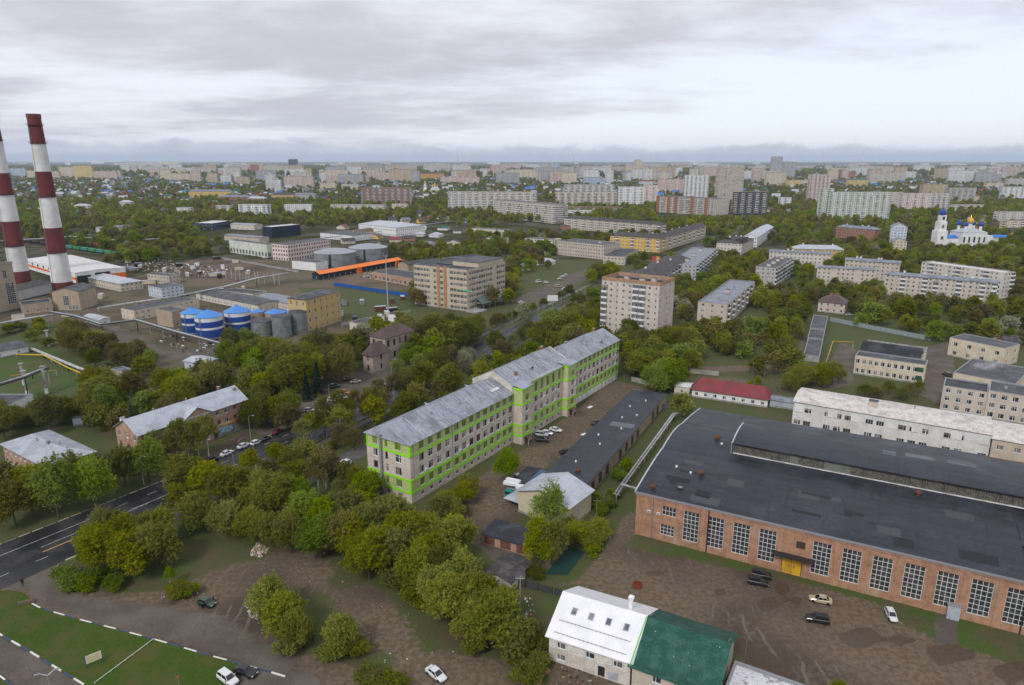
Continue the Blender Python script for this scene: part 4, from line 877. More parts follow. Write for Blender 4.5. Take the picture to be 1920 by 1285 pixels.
for i, h_ in enumerate(hs):
    b = MB(); b.box(-1.5, -.02, 0, .1, 0, 3.35, 0); b.box(.02, 1.5, 0, .1, 0, 3.35, 0); b.box(-.2, -.12, -.05, 0, 1.4, 1.9, 1); b.build('garage_door', [GDOOR[i % 3 if i % 4 else 2], GREYM], gar, (GW-.18, (h_[0]+h_[1])/2, .06), math.pi/2)
b = MB(); b.face([(-.4, -.3, 4.35), (GW+.45, -.3, 4.75), (GW+.45, GD+.3, 4.75), (-.4, GD+.3, 4.35)]); b.face([(GW+.45, -.3, 4.55), (GW+.45, GD+.3, 4.55), (GW+.45, GD+.3, 4.75), (GW+.45, -.3, 4.75)]); b.face([(-.4, -.3, 4.15), (GW+.45, -.3, 4.55), (GW+.45, -.3, 4.75), (-.4, -.3, 4.35)]); grf = b.build('roof', FROOF, gar)
for x, y, kd in ((5, 18, 'w'), (8, 12, 'r'), (4, 40, 'w'), (9, 48, 'w'), (6, 58, 'w'), (10, 62, 'w'), (5, 70, 'w'), (7, 33, 'w'), (8.5, 78, 'w')): put('roof_ventilator', RVW if kd == 'w' else RV, grf, (x, y, 4.36+.4*x/GW))
b = MB(); b.face([(4, 50, 4.515), (12, 50, 4.755), (12, 54, 4.755), (4, 54, 4.515)]); b.build('roof_patch', mat('grey_roof_patch', (.13, .14, .155), .6, var=.3), gar)
# lean-to with blue sheet and stacked white tubs at the garage block's near end
lean = local(GFR, -7.5, -2); lt = thing('lean_to_shed', 'low dark lean-to shed with a blue sheet on its roof by the garage block', 'shed', (lean.x, lean.y, 0), GANG); FOOT.append((lean.x, lean.y, GANG, 7, 15))
b = MB(); b.box(0, 7.4, 0, 14, 0, 3.0, 0, 'tb'); b.build('wall', mat('grey_sheet', (.28, .28, .3), .6, var=.2), lt); b = MB(); b.face([(-.3, -.3, 3.0), (7.3, -.3, 3.3), (7.3, 14.3, 3.3), (-.3, 14.3, 3.0)]); b.build('roof', R_BIT, lt); b = MB(); b.face([(4.2, .3, 3.25), (6.6, .3, 3.35), (6.6, 13.5, 3.35), (4.2, 13.5, 3.25)]); b.build('blue_sheet', mat('blue_sheet_roof', (.06, .11, .2), .5, var=.25), lt)
b = MB(); b.box(3.0, 4.6, -.08, -.01, .1, 2.5, 0); b.build('door', mat('rust_door', (.25, .09, .05), .8, var=.3), lt)
b = MB(); b.box(-2.2, 2.2, -.55, .55, 0, .75, 0); b.box(-2.0, 2.0, -.42, .42, .75, .95, 0); TUB = b.mesh('white_tub', WHITE)
for (x, y, z, a, lb) in ((.8, 1.2, 3.02, .1, 'long white tub lying nearest the edge on the lean-to roof'), (5.2, .2, 3.4, .25, 'long white tub on the lean-to roof above its rusty door'), (.6, 3.0, 3.05, .0, 'second long white tub behind the first on the lean-to roof')):
    p = local((lean.x, lean.y, GANG, 0, 0), x, y); tag(put('white_tub', TUB, None, (p.x, p.y, z), GANG+a), lb, 'tub', 'white tubs on the lean-to')
# yellow store house with grey roof in front of the garage block
SA = P(972, 918, 6.5); SC = P(1066, 950, 6.5); sv_ = SC-SA; SANG = math.atan2(sv_.y, sv_.x)
W_STORE = mat('pale_yellow_render', (.60, .52, .33), .9, c2=(.55, .50, .40), sc_=.3, var=.15, streak=.4, streak_c=(.3, .27, .22))
st = building('store_house', 'pale yellow store house with plain grey pitched roof before the garage block', 'building', (SA.x, SA.y, SANG, sv_.length, 11.5), 6.4, 1, W_STORE, 'gable', R_LGREY, 2.6, 0, .7, 'y', 0, pitch=30, win=(1.0, 1.1), nowin=('right',), near=True, anchor='pale yellow store house')
b = MB(); b.box(-5.2, -.3, .3, 6, 2.2, 2.32, 0); b.box(-5.1, -5, .4, .5, 0, 2.2, 0); b.box(-5.1, -5, 5.8, 5.9, 0, 2.2, 0); b.build('side_canopy', R_LGREY, st)
b = MB(); b.box(-.14, -.01, 3, 4.2, .1, 2.2, 0); b.build('door', BROWNF, st)
# three joined brick garages
for gi in range(3):
    a0 = P(903, 1000, 2.6); a1 = P(990, 1025, 2.6); e = a1-a0; ga = math.atan2(e.y, e.x); wd = 4.4; p = a0+e.normalized()*wd*gi
    g = thing('brick_garage', ('leftmost', 'middle', 'rightmost')[gi]+' of three small brick garages with black roofs and brown doors', 'garage', (p.x, p.y, 0), ga, 'small brick garages'); FOOT.append((p.x, p.y, ga, wd, 6.5))
    wb = MB(); wall_face(wb, (0, 0), (1, 0), (0, -1), wd-.02, 0, 2.55, [(.75, 3.65, .03, 2.15)], rev=.2); wb.box(0, wd-.02, .01, 6.5, 0, 2.5, 0, 'tbf'); wb.build('wall', BRK2, g)
    b = MB(); b.box(.78, 2.18, .12, .2, .05, 2.1, 0); b.box(2.22, 3.62, .12, .2, .05, 2.1, 0)
    for z in (.5, 1.1, 1.7): b.box(.8, 3.6, .1, .12, z, z+.05, 0)
    b.build('garage_door', mat('red_brown_door', (.20, .085, .065), .8, c2=(.15, .07, .055), sc_=1.5), g)
    b = MB(); b.face([(-.05, -.3, 2.6+.02*gi), (wd+.05, -.3, 2.6+.02*gi), (wd+.05, 6.8, 3.2+.02*gi), (-.05, 6.8, 3.2+.02*gi)]); b.face([(-.05, -.3, 2.45+.02*gi), (wd+.05, -.3, 2.45+.02*gi), (wd+.05, -.3, 2.6+.02*gi), (-.05, -.3, 2.6+.02*gi)]); b.build('roof', R_BIT, g)
ANCHOR.append((a0.x+5, a0.y+3, 'three small brick garages'))
# derelict dark shed at the end of the thicket
p0 = P(905, 1075, 2.8); p1 = P(958, 1093, 2.8); e = p1-p0
building('old_shed', 'low old shed with dark sagging roof and whitewashed end wall behind the thicket', 'shed', (p0.x, p0.y, math.atan2(e.y, e.x), e.length, 9), 2.7, 1, W_PALE, 'gable', R_SLATE, 1.0, 0, .3, 'y', 0, pitch=40, nowin=SIDES)

# ================================================================ white metal-roofed workshop and green-roofed house
HW = thing('white_roofed_workshop', 'block-built workshop with bright white metal roof and four skylights', 'building', (0, 0, 0))
hb = P(1030, 1238); hR = P(1185, 1243.5, 5.6); hL = P(1023.4, 1191, 5.6); e = hR-hL; ha = math.atan2(e.y, e.x); HWL = e.length-.8; hx = Vector((math.cos(ha), math.sin(ha))); hy = Vector((-hx.y, hx.x))
rl = P(1058, 1108, 9.6); HWD = max(8., (rl-hL).dot(hy)*2-1.2); ho = hL+hx*.4+hy*.6; HW.location = (ho.x, ho.y, 0); HW.rotation_euler = (0, 0, ha); HFR = (ho.x, ho.y, ha, HWL, HWD); FOOT.append((ho.x-2, ho.y-2, ha, HWL+20, HWD+2)); ANCHOR.append((ho.x+8, ho.y+2, 'white-roofed workshop'))
W_BLOCK = mat('aerated_block_wall', (.62, .57, .51), .95, c2=(.52, .46, .40), sc_=.5, var=.22, fsc=5., streak=.3)
wb = MB(); hh_ = [(1.6, 3.3, 3.1, 4.4), (1.6, 3.3, .6, 1.9), (7.2, 8.9, 3.1, 4.4), (12.4, 14.1, 3.1, 4.4), (9.6, 10.9, .02, 2.3)]; hh_ = [h for h in hh_ if h[1] < HWL-.2]
wall_face(wb, (0, 0), (1, 0), (0, -1), HWL, 0, 5.6, hh_); wall_face(wb, (HWL, 0), (0, 1), (1, 0), HWD, 0, 5.6, []); wall_face(wb, (0, HWD), (0, -1), (-1, 0), HWD, 0, 5.6, []); wall_face(wb, (HWL, HWD), (-1, 0), (0, 1), HWL, 0, 5.6, []); wb.face([(0, 0, 5.6), (0, HWD, 5.6), (0, HWD/2, 9.5)]); wb.face([(HWL, 0, 5.6), (HWL, HWD, 5.6), (HWL, HWD/2, 9.5)]); wb.build('wall', W_BLOCK, HW)
for h_ in hh_:
    if h_[2] > .5: put('window', winmesh(round(h_[1]-h_[0], 2), round(h_[3]-h_[2], 2), 'pvc', 0), HW, ((h_[0]+h_[1])/2, .16, h_[2]))
b = MB(); b.face([(9.6, .5, 0), (10.9, .5, 0), (10.9, .5, 2.3), (9.6, .5, 2.3)]); b.build('doorway', DARKM, HW)
for x in (11.6, 14.0):
    if x+1.6 < HWL: b = MB(); b.box(x, x+1.7, -.1, -.01, .3, 1.9, 0); b.build('leaning_sheet', R_LGREY, HW)
bl = MB(); bl.box(0, .58, -.03, 0, 0, .27, 0, 'kb'); BLK = bl.mesh('block', mat('pale_block', (.68, .66, .60), .95, var=.15)); br_ = random.Random(4)
for i in range(int(HWL/.62)):                     # the rough pale block courses under the eaves
    for j in range(6):
        x, z = .05+i*.62+(.3 if j % 2 else 0), 2.9+j*.30
        if x+.6 > HWL or any(h[0]-.6 < x < h[1] and h[2]-.3 < z < h[3] for h in hh_) or br_.random() < .22: continue
        put('block', BLK, HW, (x, -.004, z))
WMETAL = mat('white_metal_roof', (.78, .78, .79), .35, c2=(.72, .72, .74), var=.04, spec=.5)
b = MB(); gable_roof(b, HWL, HWD, 5.6, 3.9, .6, 'x', 0, .55); wrf = b.build('roof', WMETAL, HW)
kz = 3.9/(HWD/2); sl = math.atan(kz)
for i in range(4):
    x = 3.0+i*(HWL-5.4)/3.; y = HWD*.31
    b = MB(); b.box(-.52, .52, -.72, .72, 0, .14, 0); b.box(-.40, .40, -.60, .60, .14, .16, 1); o = b.build('skylight', [R_LGREY, glass_mat('skylight_glass', (.10, .09, .13), .1)], wrf, (x, y, 5.6+y*kz)); o.rotation_euler = (sl, 0, 0)
for f_ in (.17, .03):
    b = MB(); y = HWD*f_; z = 5.6+y*kz; b.tube([(.9, y, z+.22), (HWL-.9, y, z+.22)], .03, 6); b.tube([(.9, y+.03, z+.12), (HWL-.9, y+.03, z+.12)], .025, 6)
    for i in range(int((HWL-1.8)/.8)): b.box(.9+i*.8, .95+i*.8, y-.05, y+.1, z-.02, z+.26, 0)
    b.build('snow_guard', GREYM, wrf)
b = MB(); b.box(-.35, .35, -.35, .35, -1.2, 2.1, 0); b.box(-.5, .5, -.5, .5, 2.1, 2.2, 0); b.face([(-.5, -.5, 2.5), (.5, -.5, 2.5), (0, 0, 2.9)]); b.box(-.48, .48, -.48, .48, 2.5, 2.56, 0); b.build('flue_stack', WMETAL, wrf, (HWL*.80, HWD*.62, 5.6+3.9*.76))
# green roof house joined to its right
gA = Vector((HWL+.35, -.2)); HG = thing('green_roofed_house', 'house with dark green metal roof joined to the white-roofed workshop', 'building', (*local(HFR, HWL+.45, -.4), 0), ha-rad(2)); GW2, GD2 = 14.2, HWD+.4
wb = MB(); hg = [(3.6, 5.2, 3.0, 4.3), (7.2, 8.4, 3.0, 4.3), (10.5, 12.1, 3.0, 4.3)]; wall_face(wb, (0, 0), (1, 0), (0, -1), GW2, 0, 5.4, hg); wb.box(0, GW2, .01, GD2, 0, 5.3, 0, 'tbf'); wb.face([(0, 0, 5.3), (0, GD2, 5.3), (0, GD2*.55, 9.3)]); wb.face([(GW2, 0, 5.3), (GW2, GD2, 5.3), (GW2, GD2*.55, 9.3)]); wb.build('wall', mat('pinkish_siding', (.52, .44, .37), .8, var=.15), HG)
for h_ in hg: put('window', winmesh(round(h_[1]-h_[0], 2), 1.3, 'pvc', 0), HG, ((h_[0]+h_[1])/2, .16, h_[2]))
b = MB(); gable_roof(b, GW2, GD2, 5.4, 3.9, .7, 'x', 0, .35); grf2 = b.build('roof', R_GREEN, HG)
b = MB(); kz2 = 3.9/(GD2/2); b.tube([(.4, -.1, 5.55), (GW2-.4, -.1, 5.55)], .035, 6); b.tube([(.4, 0, 5.72), (GW2-.4, 0, 5.72)], .035, 6); b.build('snow_guard', R_GREEN, grf2)
b = MB(); b.box(-.12, -.02, -.5, GD2/2, 5.2, 5.35, 0); b.face([(-.36, -.7, 5.32), (-.18, -.7, 5.32), (-.18, GD2/2, 9.42), (-.36, GD2/2, 9.42)]); b.build('bright_green_flashing', mat('bright_green_trim', (.10, .48, .06), .5), HG)
b = MB(); pr = random.Random(2)
for i in range(6): x, y = pr.uniform(1, GW2-1), pr.uniform(.5, GD2*.45); z = 5.42+y*kz2; s_ = pr.uniform(.05, .11); b.lathe([(s_, z), (s_*.6, z+.05), (.01, z+.07)], 6, 0, (x, y, 0))
stuff(b.build('fallen_blossom', WHITE, HG))
# tube slide in front of it
sl_ = P(1212, 1262); ts = thing('tube_slide', 'dark green playground tube slide against the green-roofed house', 'slide', (sl_.x, sl_.y-1.2, 0)); b = MB(); b.tube([(1.1, 1.0, 3.2), (.6, .2, 3.1), (-.1, -.4, 2.6), (-.7, -.8, 1.9), (-.9, -1.6, 1.2), (-.4, -2.4, .8)], .85, 14); b.build('tube', R_GREEN, ts, smooth=True); b = MB(); b.tube([(.6, .2, 0), (.6, .2, 3.0)], .1, 8); b.tube([(-.8, -1.2, 0), (-.8, -1.2, 1.4)], .1, 8); b.build('support', GREYM, ts)
# flat white roof at the right of the green house
q0 = local((HG.location.x, HG.location.y, ha-rad(2), 0, 0), GW2+.8, 2.2)
fb = building('flat_roofed_store', 'low store with flat white peeling roof right of the green-roofed house', 'building', (q0.x, q0.y, ha-rad(4), 14.5, 9.2), 3.6, 1, W_PALE, 'flat', mat('peeling_white_roof', (.60, .60, .62), .7, c2=(.20, .19, .19), sc_=.8, lo=.55, hi=.68, var=.25), pitch=5, near=True, anchor='flat white-roofed store')

# ================================================================ left: brick three-storey, hip-roofed house, white sheds
fr, h = fr3((219, 790), (258, 815), (461, 747), 10.4)
W_BR3 = BRK2
fr = (fr[0], fr[1], fr[2], fr[3], fr[4])
a = P(258, 815, 10.4); c = P(461, 747.5, 10.4); e = c-a; bang = math.atan2(e.y, e.x)
bb = building('brick_office', 'three-storey orange brick office with grey seamed gable roof beside the avenue', 'building', (a.x, a.y, bang, e.length, 12.5), 10.4, 3, BRK2, 'gable', R_LGREY, 3.6, 0, .6, 'x', .6, pitch=3.1, side_pitch=4, win=(1.3, 1.7), vents=[('chimney', .86, .55), ('pipe', .55, .6), ('pipe', .26, .62), ('box', .97, .35), ('white_chimney', .02, .72)], base_h=3.3, base_m=mat('grey_ground_storey', (.30, .28, .26), .9, c2=(.22, .2, .19), streak=.3), anchor='orange brick office', mixstyle=.3)
BL = e.length
b = MB(); px0, px1 = BL*.40, BL*.63; pm_ = (px0+px1)/2; b.box(px0, px1, -.25, 0, 0, 10.4, 0, 'bk'); b.face([(px0, -.25, 10.4), (px1, -.25, 10.4), (pm_, -.25, 13.0)]); b.build('projecting_bay', BRK2, bb)
b = MB(); 
for s0, s1 in ((px0-.6, pm_), (px1+.6, pm_)): b.face([(s0, -.7, 10.2), (s1, -.7, 13.1), (s1, 5.0, 13.1), (s0, 1.0 if False else -.1, 10.25)]); b.face([(s0, -.7, 10.05), (s1, -.7, 12.95), (s1, -.7, 13.1), (s0, -.7, 10.2)])
b.build('bay_roof', R_LGREY, bb)
for i, xx in enumerate((px0+1.8, pm_, px1-1.8)):
    for z in (.9+.0, 4.4, 7.9): put('window', winmesh(1.3, 1.7, 'pvc', 1), bb, (xx, -.30, z))
b = MB(); b.box(0, 5.2, -.18, 0, 0, .75, 0); b.build('yellow_signboard', mat('yellow_sign', (.62, .42, .08), .6, c2=(.5, .33, .1), sc_=2.), bb, (BL*.74, -.02, 3.6)); b = MB(); b.box(0, 5.0, -.16, 0, 0, 1.9, 0); b.build('blue_signboard', mat('blue_sign', (.10, .32, .50), .6, c2=(.5, .56, .6), sc_=1.2, lo=.5, hi=.55), bb, (BL*.70, -.08, 1.2)); b = MB(); b.box(0, 1.8, -1.2, 0, 2.6, 2.75, 0); b.box(.3, 1.5, -.12, -.07, .1, 2.3, 0); b.build('entrance', BROWNF, bb, (BL*.64, -.06, 0)); b = MB(); b.box(0, 1.6, -.9, 0, 0, 1.1, 0); b.build('balcony', mat('brown_balcony', (.2, .11, .06), .8), bb, (BL*.855, -.01, 3.7))
fr, h = fr3((4, 831), (88, 874), (168, 842), 6.6)
building('hip_roofed_house', 'low building with wide pale grey hipped roof among the trees by the avenue', 'building', fr, h, 2, BRK2, 'hip', R_LGREY, 2.2, .9, .7, 'x', .6, pitch=3.2, vents=[('pipe', .4, .4), ('box', .6, .45), ('pipe', .7, .6)], anchor='pale grey hip-roofed building')
a = P(-38, 790, 6.3); c = P(62, 741, 6.3); e = c-a
building('white_boiler_house', 'white flat-roofed boiler house cut by the picture edge, below the pipes', 'building', (a.x, a.y, math.atan2(e.y, e.x), e.length, 16), 6.3, 1, W_WHITE, 'flat', R_BIT2, pitch=8, win=(1.2, 1.4), anchor='white boiler house', parapet=.4)
fr, h = fr3((-30, 664), (-2, 663), (52, 649), 3.4)
a = P(-20, 662, 3.4); c = P(52, 649, 3.4); e = c-a
building('gas_station_hut', 'low white industrial hut with dark roof beside the yellow pipe', 'building', (a.x, a.y, math.atan2(e.y, e.x), e.length, 16), 3.4, 1, W_WHITE, 'gable', R_BIT2, 1.4, 0, .4, 'x', 0, pitch=6, win=(1.1, 1.1))
# ================================================================ buildings of the middle distance
def B(name, label, pts, h=None, by=None, D=None, **kw):
    cat = kw.pop('cat', 'building')
    if D is not None: fr, h = fr2(pts[0], pts[1], h if h else tall(pts[1][0], by, pts[1][1]), D)
    else: fr, h = fr3(*pts, h, by)
    fl = kw.pop('floors', max(1, int(h/3.0)))
    return building(name, label, cat, fr, h, fl, **kw)
T = 'apartment_block'
tw = B(T, 'nine-storey tan tower block with orange brick parapet behind the long office', [(1129, 525), (1237, 537), (1255, 526)], 28.5, floors=9, wallm=wall('tower_pink_panel', (.56, .49, .43)), pat='bwswwb', side_pat='wnw', pitch=3.6, side_pitch=4, win=(1.4, 1.4), parapet=.0, roofm=R_BIT, anchor='nine-storey tan tower', base_h=1.)
fr = tw['fr']; b = MB(); q = 0
for sx, L_ in (('x', fr[3]), ('y', fr[4])):
    pass
PARB = brick_mat('parapet_brick', (.45, .25, .13), (.38, .2, .1), (.4, .33, .25))
b.box(-.12, fr[3]+.12, -.12, 0, 28.6, 30.4, 0); b.box(-.12, fr[3]+.12, fr[4], fr[4]+.12, 28.6, 30.4, 0); b.box(-.12, 0, 0, fr[4], 28.6, 30.4, 0); b.box(fr[3], fr[3]+.12, 0, fr[4], 28.6, 30.4, 0); b.build('brick_parapet', PARB, tw)
for i in range(int(fr[3]/1.1)):
    b = MB(); b.box(i*1.1+.1, i*1.1+.35, -.24, -.12, 28.6, 30.3, 0); b.build('parapet_rib', PARB, tw)
for fx, fy in ((.3, .5), (.6, .4), (.75, .6)): put('stair_head', vent_mesh('hatch'), tw, (fx*fr[3], fy*fr[4], 28.3))
for fx in (.15, .45, .5, .9): b = MB(); b.tube([(fx*fr[3], 2, 28), (fx*fr[3], 2, 32.2)], .05, 5); b.build('aerial', DARKM, tw)
B(T, 'four-storey pink block with flat blue-grey roof among trees right of the tower', [(1307, 567), (1364, 571), (1416, 528)], 13, floors=4, wallm=W_PINK, side_pat='wbww', bal='wg', pitch=4.5, side_pitch=3.4, roofm=R_BGREY, vents=[('hatch', .5, .45), ('box', .5, .2), ('box', .5, .7), ('pipe', .4, .85)], anchor='pink block with blue-grey roof')
B(T, 'long four-storey block with dark slate gable roof behind the tan tower', [(1181, 514), (1224, 525), (1296, 486)], 13.5, floors=4, wallm=W_GREY, roof='gable', roofm=R_SLATE, rh=3.5, axis='y', vents=[('white_chimney', .3, .3), ('white_chimney', .35, .55), ('white_chimney', .6, .7), ('pipe', .5, .45)], side_pat='wbw', near=False, anchor='slate-roofed block')
B(T, 'long five-storey block with flat pale grey roof along the avenue', [(1262, 487), (1306, 498), (1345, 466)], 14, floors=5, wallm=W_GREY, roofm=R_BGREY, side_pat='wbbw', near=False, vents=[('hatch', .5, .2), ('hatch', .5, .5), ('hatch', .5, .8)])
yb = B('corner_house', 'bright yellow four-storey corner house with dark slate roof', [(1144, 441), (1237, 447), (1243, 444)], 14.5, floors=4, wallm=W_YEL, roof='gable', roofm=R_SLATE, rh=3.6, hip=.8, near=False, pat='wwbww', bal='wg', anchor='bright yellow corner house', vents=[('white_chimney', .8, .5), ('white_chimney', .3, .6)], pitch=3.4)
f0 = yb['fr']; a = P(1237, 447, 14.5); c = P(1324, 423, 14.5); e = c-a; ga = math.atan2(e.y, e.x)
building('corner_house', 'long yellow plaster wing of the corner house, running back along the avenue', 'building', (a.x+.3, a.y+.3, ga, e.length, 14), 14.3, 4, W_CREAM, 'gable', R_SLATE, 3.6, .8, .5, 'x', near=False, pitch=3.4, pat='wwwbw', vents=[('white_chimney', .2, .4), ('white_chimney', .35, .5), ('white_chimney', .5, .5), ('white_chimney', .7, .6)])
B(T, 'very long five-storey block with dark roof behind the yellow corner house', [(1058, 408), (1238, 421)], 15, D=14, floors=5, wallm=W_TAN, roof='hip', roofm=R_SLATE, rh=2.5, hip=.8, near=False, pat='wwbw', anchor='long dark-roofed five-storey block')
B('office_block', 'four-storey office with pink and teal panel stripes and stair tower', [(1046, 452), (1132, 460), (1142, 453)], 13.5, floors=4, wallm=W_BEIGE, near=False, roofm=R_BIT2, pitch=3., vents=[('box', .8, .5), ('hatch', .75, .5), ('box', .3, .4)], anchor='pink-striped office')
fq, hq = fr3((1046, 452), (1132, 460), (1142, 453), 13.5); so = bpy.data.objects[[o.name for o in col.objects if o.get('label', '').startswith('four-storey office with pink')][0]]
for i in range(int(fq[3]/3)):
    b = MB(); b.box(i*3+.1, i*3+.5, -.08, -.005, .5, 13., 0); b.build('panel_stripe', [mat('pink_panel', (.5, .26, .22), .7, var=.2), mat('teal_panel', (.25, .36, .36), .7, var=.2)][1 if i % 7 == 5 else 0], so)
b = MB(); b.box(-3.6, -.05, -.6, 6, 0, 15.5, 0); b.box(-2.4, -1.2, -.7, -.6, 1, 14.5, 1); b.build('stair_tower', [W_BEIGE, G], so)
B('office_block', 'small white three-storey office with black windows left of the pink-striped office', [(984, 447), (1036, 450)], 9.5, D=13, floors=3, wallm=W_WHITE, near=False, roofm=R_BIT2, win=(2.2, 1.7), pitch=3.6)
B('shop_building', 'low two-storey tan building with black roof in front of the yellow corner house', [(1135, 478), (1172, 482), (1196, 467)], 7.5, floors=2, wallm=W_TAN, near=False, roofm=R_BIT)
# right-hand park and its five-storey blocks
B(T, 'five-storey tan block standing left and in front of the row of park blocks', [(1533, 501), (1642, 507)], 14.2, D=12, floors=5, wallm=W_PINK, roof='gable', rh=.9, roofm=R_BGREY, ov=.4, near=False, pat='wwwnw', pitch=3.0, anchor='left tan park block')
B(T, 'five-storey tan block with white chimneys behind the left park block', [(1585, 487), (1688, 494)], 14.2, D=12, floors=5, wallm=W_TAN, roof='gable', rh=1.2, roofm=R_BGREY, near=False, vents=[('white_chimney', .2, .5), ('white_chimney', .27, .5), ('white_chimney', .6, .5), ('white_chimney', .65, .5)], pat='wwww')
B(T, 'long five-storey tan block with white balconies at right, nearest of the park blocks', [(1660, 514), (1872, 531)], 14.3, D=12, floors=5, wallm=W_PINK, roof='gable', rh=1.2, roofm=R_BGREY, near=True, pat='wwsbwwsbwb', bal='wg', pitch=3.1, base_h=.9, vents=[('white_chimney', .17, .5), ('white_chimney', .36, .5), ('white_chimney', .55, .5), ('white_chimney', .78, .5), ('white_chimney', .85, .5)], anchor='white-balconied park block')
B(T, 'pale six-storey panel block stepping behind the white-balconied park block', [(1729, 491), (1884, 512), (1890, 508)], 17.5, floors=6, wallm=W_PALE, near=False, pat='wwbwwn', roofm=R_WHITE, anchor='pale panel block')
B(T, 'five-storey grey block with flat dark roof seen end-on beside the park trees', [(1433, 492), (1455, 503), (1487, 484)], 15, floors=5, wallm=W_GREY, roofm=R_BIT2, side_pat='bwb', near=False, vents=[('hatch', .5, .15), ('hatch', .5, .4), ('hatch', .5, .65), ('hatch', .5, .9)])
B(T, 'long four-storey pale block with blue-grey roof left of the park blocks', [(1443, 471), (1558, 477)], 12.5, D=12, floors=4, wallm=W_PALE, roof='gable', rh=1., roofm=R_BGREY, near=False, vents=[('white_chimney', .3, .5), ('white_chimney', .38, .5), ('white_chimney', .7, .5)])
B('tan_house', 'ochre three-storey house with pale metal roof beyond the park blocks', [(1490, 466), (1583, 468)], 10, D=14, floors=3, wallm=W_OCHRE, roof='gable', rh=3, hip=.8, roofm=R_LGREY, near=False, vents=[('white_chimney', .2, .5), ('white_chimney', .8, .5)])
B('brick_house', 'red-brick block with grey roof and white chimneys among the far park trees', [(1568, 425), (1641, 431)], 13, D=14, floors=4, wallm=BRK3, roof='gable', rh=2.5, hip=.8, roofm=R_BGREY, near=False, vents=[('white_chimney', .2, .5), ('white_chimney', .6, .5), ('white_chimney', .75, .5)])
B('town_house', 'narrow white and peach town house with red gable at the park edge', [(1672, 425), (1702, 426)], 18, D=16, floors=6, wallm=W_LBLUE, roof='gable', axis='y', rh=4, roofm=R_BGREY, near=False, pitch=3.)
B('town_house', 'small peach annex with grey pitched roof before the narrow town house', [(1674, 452), (1701, 453)], 11, D=16, floors=4, wallm=W_CREAM, roof='gable', axis='y', rh=3, roofm=R_BGREY, near=False, pitch=3.)
B('white_house', 'white three-storey house with dark hipped roof at the end of the avenue', [(1347, 453), (1391, 457), (1414, 447)], 11, floors=3, wallm=W_PALE, roof='hip', hip=.9, rh=4, roofm=R_SLATE, near=False, vents=[('white_chimney', .3, .4), ('white_chimney', .5, .5), ('white_chimney', .7, .5)])
B('white_house', 'long white house with pale grey roof behind the dark hip-roofed white house', [(1400, 440), (1420, 445), (1450, 425)], 11, floors=3, wallm=W_WHITE, roof='gable', axis='y', rh=3, roofm=R_LGREY, near=False, vents=[('white_chimney', .5, .3), ('white_chimney', .5, .7)])
hs_ = B('small_house', 'two-storey tan house with brown hipped roof and tall chimneys near the garages', [(1535, 564), (1585, 569)], 6.8, D=13, floors=2, wallm=W_PINK, roof='hip', hip=.95, rh=4.0, roofm=R_BROWN, ov=.6, pitch=3.2, vents=[('chimney', .38, .36), ('chimney', .64, .40)], anchor='brown hip-roofed house')
# school, depots and workshop on the right
sch = B('school_building', 'two-storey cream school with long rows of white windows and flat grey roof', [(1604, 667), (1736, 686)], 8.2, D=9, floors=2, wallm=W_CREAM, roofm=R_BIT2, pitch=2.3, win=(1.5, 1.9), parapet=.2, side_pat='n', anchor='cream school', vents=[('pipe', .5, .5), ('pipe', .87, .7)])
sf = sch['fr']; g1 = local(sf, .5, 9.3)
building('gymnasium', 'school hall with black pitched roof and grey metal slope behind the cream school', 'building', (g1.x, g1.y, sf[2], sf[3]*.86, 16), 7.0, 2, W_CREAM, 'gable', R_BIT, 4.2, 0, .5, 'x', near=False, nowin=SIDES)
g2 = local(sf, 0, 26.5); building('school_annex', 'low cream rear wing with grey roof behind the black-roofed hall', 'building', (g2.x, g2.y, sf[2], sf[3]*.92, 10), 7.4, 2, W_CREAM, 'flat', R_BGREY, near=False, pitch=3.2)
b = MB(); b.box(0, .05, -.01, 2.2, 0, 1.9, 0); PAN = b.mesh('green_panel', mat('dark_green_panel', (.02, .10, .04), .7))
for z in (1.6, 5.2): put('green_panel', PAN, sch, (sf[3]-3.0, -.1, z), -math.pi/2)
B('depot', 'two-storey cream depot with black roof at the right picture edge', [(1781, 634), (1885, 655)], 8.5, D=14, floors=2, wallm=W_CREAM, roofm=R_BIT2, pitch=6, near=True, win=(1.8, 1.8), parapet=.3, anchor='cream depot')
dp = B('boiler_room', 'low depot hall with wide black roof below the two-storey depot', [(1788, 700), (1905, 722)], 5.0, D=30, floors=1, wallm=W_CREAM, roofm=R_BIT2, pitch=5, near=True, parapet=.3, vents=[('pipe', .15, .6), ('pipe', .3, .8), ('pipe', .7, .5)], anchor='wide black-roofed depot hall')
B('office_block', 'three-storey cream brick office at lower right with black roof and brick cornice', [(1769, 724), (1853, 737)], 9.4, D=12, floors=3, wallm=W_PINK, roofm=R_BIT, pitch=3.1, win=(1.6, 1.6), parapet=.2, anchor='cream brick office')
B('office_block', 'taller end of the cream brick office, cut by the right picture edge', [(1854, 733), (1960, 750)], 10.4, D=14, floors=3, wallm=W_PINK, roofm=R_BIT2, pitch=3.3, win=(1.8, 1.7), parapet=.2, vents=[('box', .3, .5)])
ws = B('workshop', 'long two-storey workshop with stained white roof behind the factory lantern', [(1489, 752), (1860, 815)], 9.2, D=17, floors=2, wallm=mat('white_panel_wall', (.70, .70, .71), .8, c2=(.62, .60, .57), sc_=.3, var=.1, streak=.25), roof='gable', rh=1.2, roofm=R_PALEW, ov=.4, pitch=3.1, win=(2.3, 1.7), pat='wwnwwwn', side_pat='n', anchor='long white-roofed workshop', vents=[('hatch', .42, .35), ('pipe', .4, .6), ('pipe', .63, .62)], mixstyle=.3)
